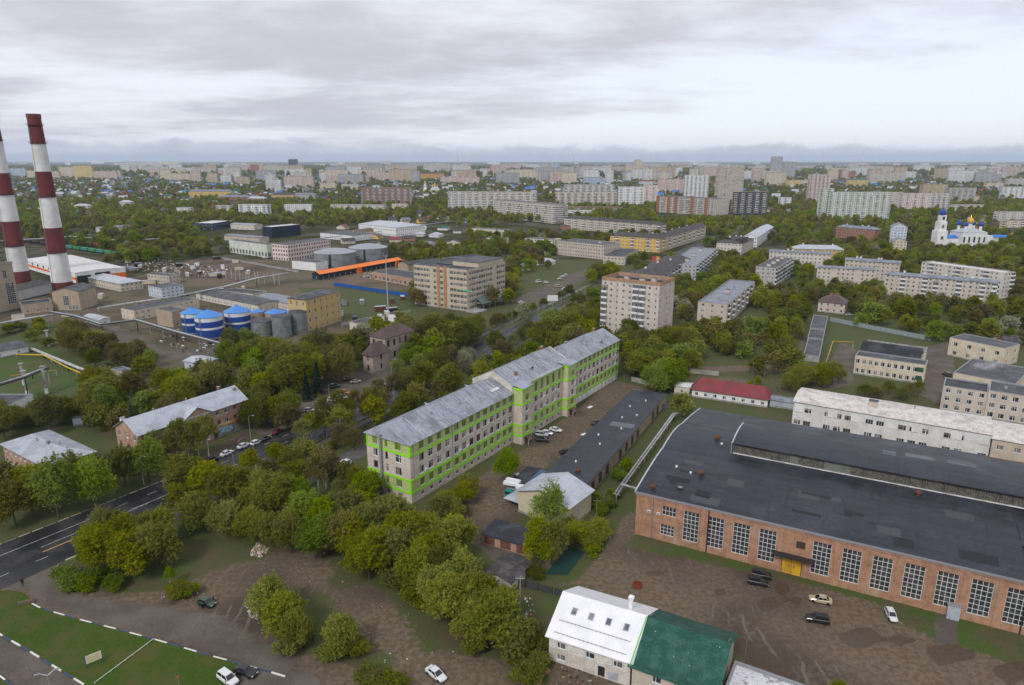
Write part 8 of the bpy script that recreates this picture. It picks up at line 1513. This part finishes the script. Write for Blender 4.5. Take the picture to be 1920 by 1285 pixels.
# lamps, signs and rail round the lawn
p = P(88, 1262, 9.); t = thing('street_lamp', 'two-armed white street lamp at the bottom left corner', 'street lamp', (p.x, p.y, 0), .5); b = MB(); b.tube([(0, 0, 0), (0, 0, 8.6)], .1, 8, r2=.06); b.build('pole', POLE, t)
for s_ in (-1, 1): b = MB(); b.tube([(0, 0, 8.5), (s_*1.0, 0, 9.2)], .05, 6); b.build('arm', WHITE, t); b = MB(); b.box(s_*1.3-.45, s_*1.3+.45, -.14, .14, 9.15, 9.3, 0); b.build('lamp_head', POLE, t)
p = P(178, 1247); t = thing('notice_board', 'pale notice board on two blue posts standing on the lawn', 'sign', (p.x, p.y, .1), .72); 
for x in (-1.35, 1.35): b = MB(); b.box(x-.07, x+.07, -.07, .07, 0, 2.5, 0); b.build('post', mat('sign_blue', (.03, .09, .2), .6), t)
b = MB(); b.box(-1.28, 1.28, -.05, .05, .75, 2.35, 0); pn = b.build('panel', mat('notice_cream', (.66, .62, .45), .6, var=.08), t)
for i in range(4): b = MB(); b.box(-1.05, rng.uniform(.3, 1.05), -.065, -.052, 1.0+i*.33, 1.12+i*.33, 0); b.build('print_line', mat('notice_print', (.55, .42, .10), .7), pn)
a, c = P(289, 1201), P(178, 1284); t = thing('low_rail', 'thin white rail crossing the lawn from the kerb to the bottom edge', 'rail', (0, 0, 0)); b = MB(); b.tube([(a.x, a.y, .45), (c.x, c.y, .45)], .05, 6); b.build('bar', WHITE, t)
for i in range(9): q = a.lerp(c, i/8); b = MB(); b.tube([(q.x, q.y, 0), (q.x, q.y, .45)], .04, 5); b.build('post', WHITE, t)
p = P(50, 1132); b = MB(); b.box(-1.5, 1.5, -.35, .35, 0, .5, 0); b.box(-1.3, 1.3, -.25, .25, .5, .62, 0); tag(b.build('concrete_block', mat('brown_block', (.14, .10, .08), .9, var=.3), None, (p.x, p.y, .1), .42), 'long brown concrete block lying at the tip of the lawn', 'block')
p = P(336, 1290); t = thing('round_sign', 'small round reddish road sign at the bottom edge of the lawn', 'sign', (p.x, p.y, .1), .3); b = MB(); b.tube([(0, 0, 0), (0, 0, 2.2)], .04, 6); b.build('post', GREYM, t); b = MB(); b.lathe([(.32, -.02), (.32, .02)], 18, 0); d = b.build('disc', mat('sign_red', (.35, .08, .09), .6), t, (0, -.06, 2.3)); d.rotation_euler = (math.pi/2, 0, 0)
def billboard(label, px, py, w_, h_, hp, m, rz, extra=None):
    p = P(px, py); t = thing('billboard', label, 'billboard', (p.x, p.y, 0), rz); b = MB(); b.tube([(0, 0, 0), (0, 0, hp+.3)], .22, 10); b.build('post', GREYM, t); b = MB(); b.box(-w_/2, w_/2, -.15, .15, hp, hp+h_, 0); b.build('panel', m, t)
    if extra: b = MB(); b.box(w_*.05, w_*.45, -.17, -.152, hp+.3, hp+h_-.3, 0); b.build('poster', extra, t)
billboard('blank white billboard on a post beside the avenue', 1036, 578, 6.6, 3.6, 4.6, WHITE, .1); billboard('red and yellow billboard in front of the yellow corner house', 1229, 500, 7, 4, 5, mat('bb_red', (.5, .08, .07), .6), .1, mat('bb_yel', (.62, .42, .12), .6))
# ================================================================ fences
def fence(label, pts, h, m, step=2.5, post=None, rib=0):
    t = thing('fence', label, 'fence', (0, 0, 0)); b = MB(); b.box(-step/2+.03, step/2-.03, -.03, .03, .1, h, 0)
    if rib:
        for i in range(int(step/rib)): b.box(-step/2+.1+i*rib, -step/2+.1+i*rib+rib*.4, -.06, -.03, .12, h-.02, 0)
    pm_ = b.mesh('fence_panel', m); b = MB(); b.box(-.07, .07, -.07, .07, 0, h+.08, 0); qm = b.mesh('fence_post', post or m)
    for a, c in zip(pts[:-1], pts[1:]):
        d = c-a; n = max(1, int(d.length/step)); an = math.atan2(d.y, d.x)
        for i in range(n): q = a+d*((i+.5)/n); put('fence_panel', pm_, t, (q.x, q.y, rng.uniform(-.06, .04)), an); q = a+d*(i/n); put('fence_post', qm, t, (q.x, q.y, 0), an)
fence('bright blue sheet fence left of the institute', poly([(626, 536), (690, 546), (780, 559)]), 2.6, mat('blue_fence', (.015, .10, .36), .6, var=.15), 2.6, None, .4)
fence('long grey-green sheet fence before the park trees', poly([(1556, 603), (1640, 620), (1745, 640)]), 2.6, mat('grey_green_fence', (.26, .31, .31), .6, var=.15), 2.6, None, .4)
fence('dark metal fence behind the white-roofed workshop', poly([(962, 1098), (1010, 1108), (1062, 1122)]), 1.9, mat('dark_fence', (.06, .065, .07), .7), 2.4, DARKM)
fence('weathered grey board fence running to the bottom edge', poly([(1022, 1212), (1000, 1250), (975, 1295)]), 2.0, mat('grey_boards', (.22, .22, .22), .8, var=.3), 2.2, WPOLE, .3)
fence('pale concrete slab fence left of the red-roofed office', poly([(1292, 700), (1348, 706)]), 2.2, CONC, 3.); fence('pale concrete slab fence behind the far end of the long office', poly([(1184, 716), (1222, 724)]), 2.2, CONC, 3.)
fence('dark sheet fence between the garage block and the factory', poly([(1242, 768), (1285, 762)]), 2.2, mat('slate_fence', (.12, .13, .14), .7), 2.5); fence('grey concrete fence along the grass below the pipes', poly([(210, 745), (250, 728), (300, 712)]), 1.8, CONC, 2.8)
fence('broken concrete fence in front of the white factory', poly([(400, 484), (470, 495), (560, 512)]), 2., CONC, 3.); fence('concrete fence running along the path before the institute', poly([(640, 612), (700, 600), (770, 586)]), 2., CONC, 3.)
# ================================================================ pipes
PIPE = mat('pale_pipe_lagging', (.50, .51, .52), .5, c2=(.34, .34, .35), sc_=.6, var=.2); PIPEY = mat('yellow_gas_pipe', (.55, .36, .03), .5, var=.15); PIPED = mat('dark_pipe', (.08, .08, .085), .6, var=.2)
def pipe(label, pts, z, r_, m, sup=14., n=1, gap=.9, smat=None, cat='pipe'):
    W_ = [P(*q[:2], q[2] if len(q) > 2 else z) for q in pts]; Z = [q[2] if len(q) > 2 else z for q in pts]; t = thing('pipeline', label, cat, (0, 0, 0))
    for k_ in range(n):
        path = []
        for i, q in enumerate(W_):
            d = (W_[min(i+1, len(W_)-1)]-W_[max(i-1, 0)]).normalized(); o_ = Vector((-d.y, d.x))*gap*(k_-(n-1)/2); path.append((q.x+o_.x, q.y+o_.y, Z[i]))
        b = MB(); b.tube(path, r_, 10); b.build('pipe', m if k_ % 2 == 0 else PIPE, t, smooth=True)
    for (a, za), (c, zc_) in zip(list(zip(W_, Z))[:-1], list(zip(W_, Z))[1:]):
        d = c-a; k_ = max(1, int(d.length/sup)); dn = d.normalized(); o_ = Vector((-dn.y, dn.x))*(gap*n/2+.3)
        for i in range(k_+1):
            q = a+d*(i/k_); zz_ = za+(zc_-za)*i/k_-r_; b = MB(); b.box(q.x-.14, q.x+.14, q.y-.14, q.y+.14, 0, max(.1, zz_), 0, 'b')
            b.face([(q.x-o_.x, q.y-o_.y, zz_), (q.x+o_.x, q.y+o_.y, zz_), (q.x+o_.x, q.y+o_.y, zz_-.2), (q.x-o_.x, q.y-o_.y, zz_-.2)]); b.build('support', smat or CONC, t)
    return t
pipe('pair of lagged heating pipes running beside the factory end wall', [(1156, 925), (1264, 776), (1288, 770)], 2.6, .28, PIPE, 9, 2, .8); pipe('short pale pipe linking the heating pipes to the factory', [(1165, 908), (1196, 917)], 3.4, .3, PIPE, 30)
pipe('yellow gas pipe crossing the grass at left', [(30, 665), (82, 666), (128, 690), (176, 710)], 1.6, .32, PIPEY, 8); pipe('pair of silver pipes beside the yellow gas pipe', [(56, 652), (128, 682), (198, 710)], 1.5, .34, PIPE, 8, 2, .9); pipe('thin yellow pipe on stands below the pylons at left', [(20, 705), (60, 700), (105, 694)], 2.5, .2, PIPEY, 7)
pipe('dark double pipe bridge from the gatehouse to the silos', [(95, 585, 6), (140, 592, 6), (190, 608, 6), (256, 600, 6), (330, 622, 6), (418, 645, 6)], 6, .45, PIPED, 14, 3, 1.0, CONC); pipe('white pipe bridge in front of the pale yellow mill', [(184, 578, 7), (262, 566, 7), (330, 556, 7)], 7, .5, PIPE, 14, 2); pipe('pale pipe along the power station wall', [(-20, 610, 4), (60, 596, 4), (100, 590, 4)], 4, .5, PIPE, 14, 2)
pipe('long pipe bridge past the long white shed', [(330, 556, 6), (420, 538, 6), (480, 522, 6), (540, 512, 6)], 6, .45, PIPE, 16, 2); pipe('long thin white heating pipe through the garden houses', [(610, 446, 5), (690, 437, 5), (780, 424, 5), (850, 414, 5)], 5, .5, PIPE, 30); pipe('long white pipe above the railway yard', [(-20, 453, 6), (90, 447, 6), (170, 441, 6)], 6, .7, PIPE, 40); pipe('long white pipe beyond the railway yard', [(130, 443, 6), (240, 452, 6), (320, 446, 6)], 6, .6, PIPE, 40); pipe('yellow pipe frame beside the old garages', [(1545, 690, 3), (1562, 640, 3), (1600, 642, 3)], 3, .2, PIPEY, 8)
# concrete trestle of the old coal conveyor
for i, (x, y, h) in enumerate(((46, 722, 9), (88, 738, 11), (92, 650, 8), (52, 742, 10))):
    p = P(x, y); t = thing('trestle_column', ('leftmost', 'rightmost and nearest', 'farthest', 'second from left')[i]+' concrete column of the ruined conveyor on the grass', 'column', (p.x, p.y, 0), .4, 'conveyor columns'); b = MB(); b.box(-.5, .5, -.5, .5, 2.2, h, 0); b.build('shaft', CONC, t); b = MB(); b.box(-.52, .52, -.52, .52, 0, 2.2, 0); b.build('white_foot', WHITE, t); b = MB(); b.box(-.9, .9, -.7, .7, h, h+.4, 0); b.build('capital', CONC, t)
a, c = P(0, 716, 8), P(92, 700, 8); pipe('dark conveyor beam carried by the concrete columns', [(-20, 727, 9.2), (46, 707, 9.2), (88, 690, 9.2)], 9, .5, PIPED, 60, 2, 1.)
for i in range(12):
    p = P(424+i*9+rng.uniform(-2, 2), 522+i*1.2+rng.uniform(-1, 1)); b = MB(); b.box(-.3, .3, -.3, .3, 0, rng.uniform(7, 9), 0); tag(b.build('bare_column', CONC, None, (p.x, p.y, 0)), f'bare concrete column of the unfinished hall, {ordinal(i)} from the left', 'column', 'bare columns')
# ================================================================ railway
RB = mat('ballast', (.10, .09, .08), .95, var=.3)
for k_ in range(4):
    a, c = P(-20, 452+k_*9), P(240, 472+k_*8); d = (c-a).normalized(); o_ = Vector((-d.y, d.x)); b = MB(); b.face([(*(a-o_*2), .05), (*(a+o_*2), .05), (*(c+o_*2), .05), (*(c-o_*2), .05)]); rt = structure(b.build('railway_track', RB))
    for s_ in (-.76, .76): b = MB(); b.face([(*(a+o_*(s_-.06)), .2), (*(a+o_*(s_+.06)), .2), (*(c+o_*(s_+.06)), .2), (*(c+o_*(s_-.06)), .2)]); b.build('rail', RUST, rt)
def wagon(label, px, py, m, tankq, ang):
    p = P(px, py); t = thing('railway_wagon', label, 'wagon', (p.x, p.y, .2), ang, 'railway wagons'); b = MB()
    if tankq: b.tube([(-6, 0, 2.4), (6, 0, 2.4)], 1.45, 14); b.lathe([(.6, 0), (.6, .5)], 10, 0, (0, 0, 3.7))
    else:
        b.box(-6.5, 6.5, -1.5, 1.5, 1.1, 3.6, 0)
        for i in range(9): b.box(-6.3+i*1.55, -6.15+i*1.55, -1.6, -1.5, 1.1, 3.6, 0)
    b.build('body', m, t); b = MB(); b.box(-6.8, 6.8, -1.1, 1.1, .75, 1.1, 0); b.build('frame', DARKM, t)
    for x in (-4.8, -3.2, 3.2, 4.8):
        for s_ in (-1, 1): b = MB(); b.lathe([(.2, -.08), (.46, -.08), (.46, .08)], 12, 0); w = b.build('wheel', DARKM, t, (x, s_*.8, .46)); w.rotation_euler = (math.pi/2, 0, 0)
wr = mat('wagon_oxide', (.28, .075, .045), .8, c2=(.2, .06, .05), sc_=.5); wg = mat('wagon_green', (.05, .26, .10), .7, var=.15); wt = mat('wagon_teal', (.06, .24, .20), .7, var=.15); wk = mat('wagon_black', (.03, .03, .032), .6)
a, c = P(128, 455), P(196, 466); wa = math.atan2((c-a).y, (c-a).x)
for i in range(6): q = a.lerp(c, i/5); s_ = proj(q.x, q.y, 0); wagon(f'oxide-red goods wagon in the railway yard, {ordinal(i)} from the left', s_[0], s_[1], wr, False, wa)
a, c = P(132, 467), P(220, 480); wa = math.atan2((c-a).y, (c-a).x)
for i in range(7): q = a.lerp(c, i/6); s_ = proj(q.x, q.y, 0); wagon(f'{"green" if i % 2 else "teal"} goods wagon in the near track, {ordinal(i)} from the left', s_[0], s_[1], wg if i % 2 else wt, False, wa)
a, c = P(40, 455), P(98, 462); wa = math.atan2((c-a).y, (c-a).x)
for i in range(5): q = a.lerp(c, i/4); s_ = proj(q.x, q.y, 0); wagon(f'black tank wagon between the chimneys, {ordinal(i)} from the left', s_[0], s_[1], wk, True, wa)
# ================================================================ small things lying about
p = P(1195, 1101); b = MB(); b.lathe([(.95, 0), (.95, 1.0), (.85, 1.0), (.85, .1), (.02, .1)], 22, 0); tag(b.build('rusty_ring', mat('red_rust', (.22, .05, .03), .8, var=.3), None, (p.x, p.y, 0)), 'rust-red steel well ring on a grass patch in the factory yard', 'ring')
pl_ = poly([(1024, 1077), (1062, 1024), (1097, 1035), (1064, 1079)]); b = MB(); b.prism([(q.x, q.y) for q in pl_], .02, .07); tag(b.build('ground_sheet', mat('dark_green_netting', (.012, .045, .035), .8, var=.3)), 'dark green netting sheet spread on the ground by the bushes', 'sheet')
for i, (x, y, n, lb) in enumerate(((1012, 1268, 9, 'tall stack of wooden pallets beside the workshop yard fence'), (1024, 1262, 5, 'lower stack of wooden pallets right of the tall stack'), (1008, 1284, 7, 'pallet stack at the bottom edge by the fence'))):
    p = P(x, y); t = thing('pallet_stack', lb, 'pallets', (p.x, p.y, 0), .3+.2*i)
    for k_ in range(n):
        b = MB()
        for j in range(5): b.box(-.6, .6, -.5+j*.22, -.36+j*.22, .1, .14, 0)
        for j in (-.5, 0, .45): b.box(j, j+.1, -.5, .5, 0, .1, 0)
        b.build('pallet', WOOD, t, (rng.uniform(-.06, .06), rng.uniform(-.06, .06), k_*.15), rng.uniform(-.06, .06))
p = P(146, 800); building('kiosk', 'tiny white and blue kiosk in the clearing behind the hip-roofed building', 'building', (p.x-1.5, p.y, .3, 3, 2.6), 2.8, 1, W_LBLUE, 'flat', R_WHITE, near=True, pitch=9, nowin=SIDES)
for i, (x, y, a_, lb) in enumerate(((1096, 815, .4, 'white upturned boat beside the garage block'), (1106, 764, .9, 'white sheet lying on the grass below the long office'), (1888, 1078, .2, 'crumpled white sheet on the factory roof edge'))[:2]):
    p = P(x, y); b = MB(); b.face([(-1.6, 0, .1), (-.8, -.7, .1), (1.4, -.6, .1), (1.8, 0, .15), (1.4, .6, .1), (-.8, .7, .1)]); b.face([(-1.6, 0, .1), (-.8, -.7, .1), (0, 0, .6)]); b.face([(-.8, -.7, .1), (1.4, -.6, .1), (0, 0, .6)]); b.face([(1.4, -.6, .1), (1.8, 0, .15), (0, 0, .6)]); b.face([(1.8, 0, .15), (1.4, .6, .1), (0, 0, .6)]); b.face([(1.4, .6, .1), (-.8, .7, .1), (0, 0, .6)]); b.face([(-.8, .7, .1), (-1.6, 0, .1), (0, 0, .6)]); tag(b.build('white_boat' if i == 0 else 'white_sheet', WHITE, None, (p.x, p.y, 0), a_), lb, 'boat' if i == 0 else 'sheet')
# litter, rubble
def litter(name, label, pts, n, s0, s1, mats, seed, hmax=.25):
    g = random.Random(seed); pg = poly(pts); lo = (min(q.x for q in pg), min(q.y for q in pg)); hi = (max(q.x for q in pg), max(q.y for q in pg)); b = MB(); k_ = 0
    while k_ < n:
        x, y = g.uniform(lo[0], hi[0]), g.uniform(lo[1], hi[1])
        if not inside(x, y, pg): continue
        s = g.uniform(s0, s1); a = g.uniform(0, 6.28); h = g.uniform(.05, hmax); V = [(x+s*math.cos(a+q*1.57)*g.uniform(.6, 1.2), y+s*math.sin(a+q*1.57)*g.uniform(.6, 1.2)) for q in range(4)]; m = g.randrange(len(mats)); tp = (x, y, h+.05)
        for q in range(4): b.face([(*V[q], .0), (*V[(q+1) % 4], .0), tp], m)
        k_ += 1
    o = stuff(b.build(name, mats)); o['label'] = label; o['category'] = 'litter'
litter('litter', 'scraps of white litter round the shrub on the rough lot', [(290, 1112), (330, 1090), (400, 1120), (380, 1132), (310, 1130)], 45, .06, .2, [WHITE, CONC, WOOD], 1); litter('litter', 'white and brown litter on the worn grass by the thicket', [(460, 1110), (560, 1040), (760, 1130), (900, 1240), (700, 1250), (520, 1190)], 80, .05, .17, [WHITE, CONC, WOOD], 2); litter('rubble', 'heap of pale rubble at the edge of the thicket', [(468, 1040), (485, 1018), (505, 1030), (490, 1046)], 160, .15, .5, [CONC, WOOD, W_PINK], 3, .9); litter('rubble', 'rubbish tipped at the corner of the rough lot', [(455, 1130), (475, 1122), (492, 1165), (470, 1158)], 90, .1, .35, [WHITE, CONC, WOOD], 4, .5)
litter('rubble', 'building rubble and timber on the waste ground beside the orange-roofed shed', [(670, 520), (690, 508), (760, 512), (740, 528)], 220, .5, 1.6, [CONC, WOOD, DARKM], 5, 1.6); litter('rubble', 'scrap and white sheets in the yard right of the chimneys', [(235, 498), (300, 486), (430, 505), (400, 520), (290, 515)], 300, .4, 1.5, [WHITE, CONC, DARKM, RUST, R_LGREY, DARKM, CONC, WOOD], 6, 1.4); litter('rubble', 'scrap and crates round the foot of the silos', [(290, 640), (360, 600), (480, 640), (420, 690)], 160, .3, 1.0, [CONC, RUST, WHITE, DARKM], 7, 1.0); litter('litter', 'pale scraps in the bushes by the small garages', [(955, 1110), (1000, 1120), (1010, 1200), (960, 1170)], 80, .08, .35, [WHITE, W_ORANGE, CONC], 8, .4); litter('rubble', 'boards and scrap in the muddy workshop yard', [(1040, 1245), (1180, 1275), (1170, 1300), (1030, 1290)], 50, .1, .4, [WOOD, CONC, DARKM], 9, .3)
# steam from the depot roof vent
p = P(1850, 690, 6.5); sm = bpy.data.materials.new('steam'); sm.use_nodes = True; st_ = sm.node_tree
for n_ in list(st_.nodes): st_.nodes.remove(n_)
q = NB(st_); tcn = q.n('ShaderNodeTexCoord').outputs['Object']; sp_ = q.n('ShaderNodeSeparateXYZ', {0: tcn}); ln = q.n('ShaderNodeVectorMath', {0: tcn, 1: (.10, .42, .42)}, operation='MULTIPLY').outputs[0]; le = q.n('ShaderNodeVectorMath', {0: ln}, operation='LENGTH').outputs['Value']
den_ = q.math('MULTIPLY', q.math('MULTIPLY', q.rng(le, 1., .2), q.rng(q.noise(tcn, .5, 3, .6), .38, .66)), .35); vp2 = q.n('ShaderNodeVolumePrincipled', {'Color': (.95, .95, .96, 1), 'Density': den_}); mo2 = q.n('ShaderNodeOutputMaterial'); st_.links.new(vp2.outputs[0], mo2.inputs['Volume'])
b = MB(); b.box(-9, 9, -2.3, 2.3, -2.0, 2.3, 0); o = stuff(b.build('steam', sm, None, (p.x, p.y, 7.4), .12)); o['label'] = 'white puff of steam drifting over the wide depot roof'; o['category'] = 'steam'
# ================================================================ containers and sheds standing about the works
g_ = random.Random(31); cc = [('white', W_WHITE), ('grey', GREYM), ('rust-red', RUST), ('dark', DARKM), ('cream', W_CREAM)]; spots = []; zones = [poly(z) for z in ([(160, 560), (300, 520), (420, 505), (520, 520), (480, 545), (260, 575)], [(200, 490), (420, 485), (520, 505), (430, 520), (240, 512)], [(590, 575), (760, 560), (770, 590), (660, 620)], [(20, 540), (100, 520), (220, 560), (160, 600), (30, 600)], [(290, 610), (360, 596), (480, 640), (420, 665)])]
while len(spots) < 46:
    zp = g_.choice(zones); x, y = g_.uniform(min(q.x for q in zp), max(q.x for q in zp)), g_.uniform(min(q.y for q in zp), max(q.y for q in zp))
    if inside(x, y, zp) and clear(x, y, 3): spots.append((x, y)); FOOT.append((x-4, y-2, 0, 8, 4))
spots.sort(key=lambda q: proj(q[0], q[1], 0)[0]); cn = {}
for x, y in spots:
    nm_, m = g_.choice(cc); i = cn.get(nm_, 0); cn[nm_] = i+1; L_, W_, H_ = g_.uniform(4, 9), 2.5, g_.uniform(2.4, 3.2); t = thing('storage_container', f'{nm_} storage container in the works yards, {ordinal(i)} {nm_} one from the left', 'container', (x, y, 0), g_.choice((.35, .35+1.57))+g_.uniform(-.1, .1), 'containers in the works yards')
    b = MB(); b.box(-L_/2, L_/2, -W_/2, W_/2, .1, H_, 0)
    for k_ in range(int(L_/.6)): b.box(-L_/2+.1+k_*.6, -L_/2+.35+k_*.6, -W_/2-.05, -W_/2, .15, H_-.05, 0)
    b.build('shell', m, t); b = MB(); b.box(-L_/2-.05, L_/2+.05, -W_/2-.08, W_/2+.08, H_, H_+.12, 0); b.build('roof', g_.choice((R_GREY, R_BIT2, R_LGREY)), t); b = MB(); b.box(L_/2, L_/2+.06, -.95, .95, .2, H_-.2, 0); b.build('door', GREYM, t)
# ================================================================ the air over the city
b = MB(); b.box(-37500, 37500, -1500, 45500, -1.5, 330, 0)
hm = bpy.data.materials.new('thin_air'); hm.use_nodes = True; ht = hm.node_tree
for n_ in list(ht.nodes): ht.nodes.remove(n_)
vp = ht.nodes.new('ShaderNodeVolumePrincipled'); vp.inputs['Color'].default_value = (.70, .83, 1., 1); vp.inputs['Density'].default_value = 4.0e-5; vp.inputs['Anisotropy'].default_value = .0
mo = ht.nodes.new('ShaderNodeOutputMaterial'); ht.links.new(vp.outputs[0], mo.inputs['Volume'])
hz_ = stuff(b.build('haze', hm)); hz_['label'] = 'thin bluish haze lying over the whole city'; hz_['category'] = 'haze'
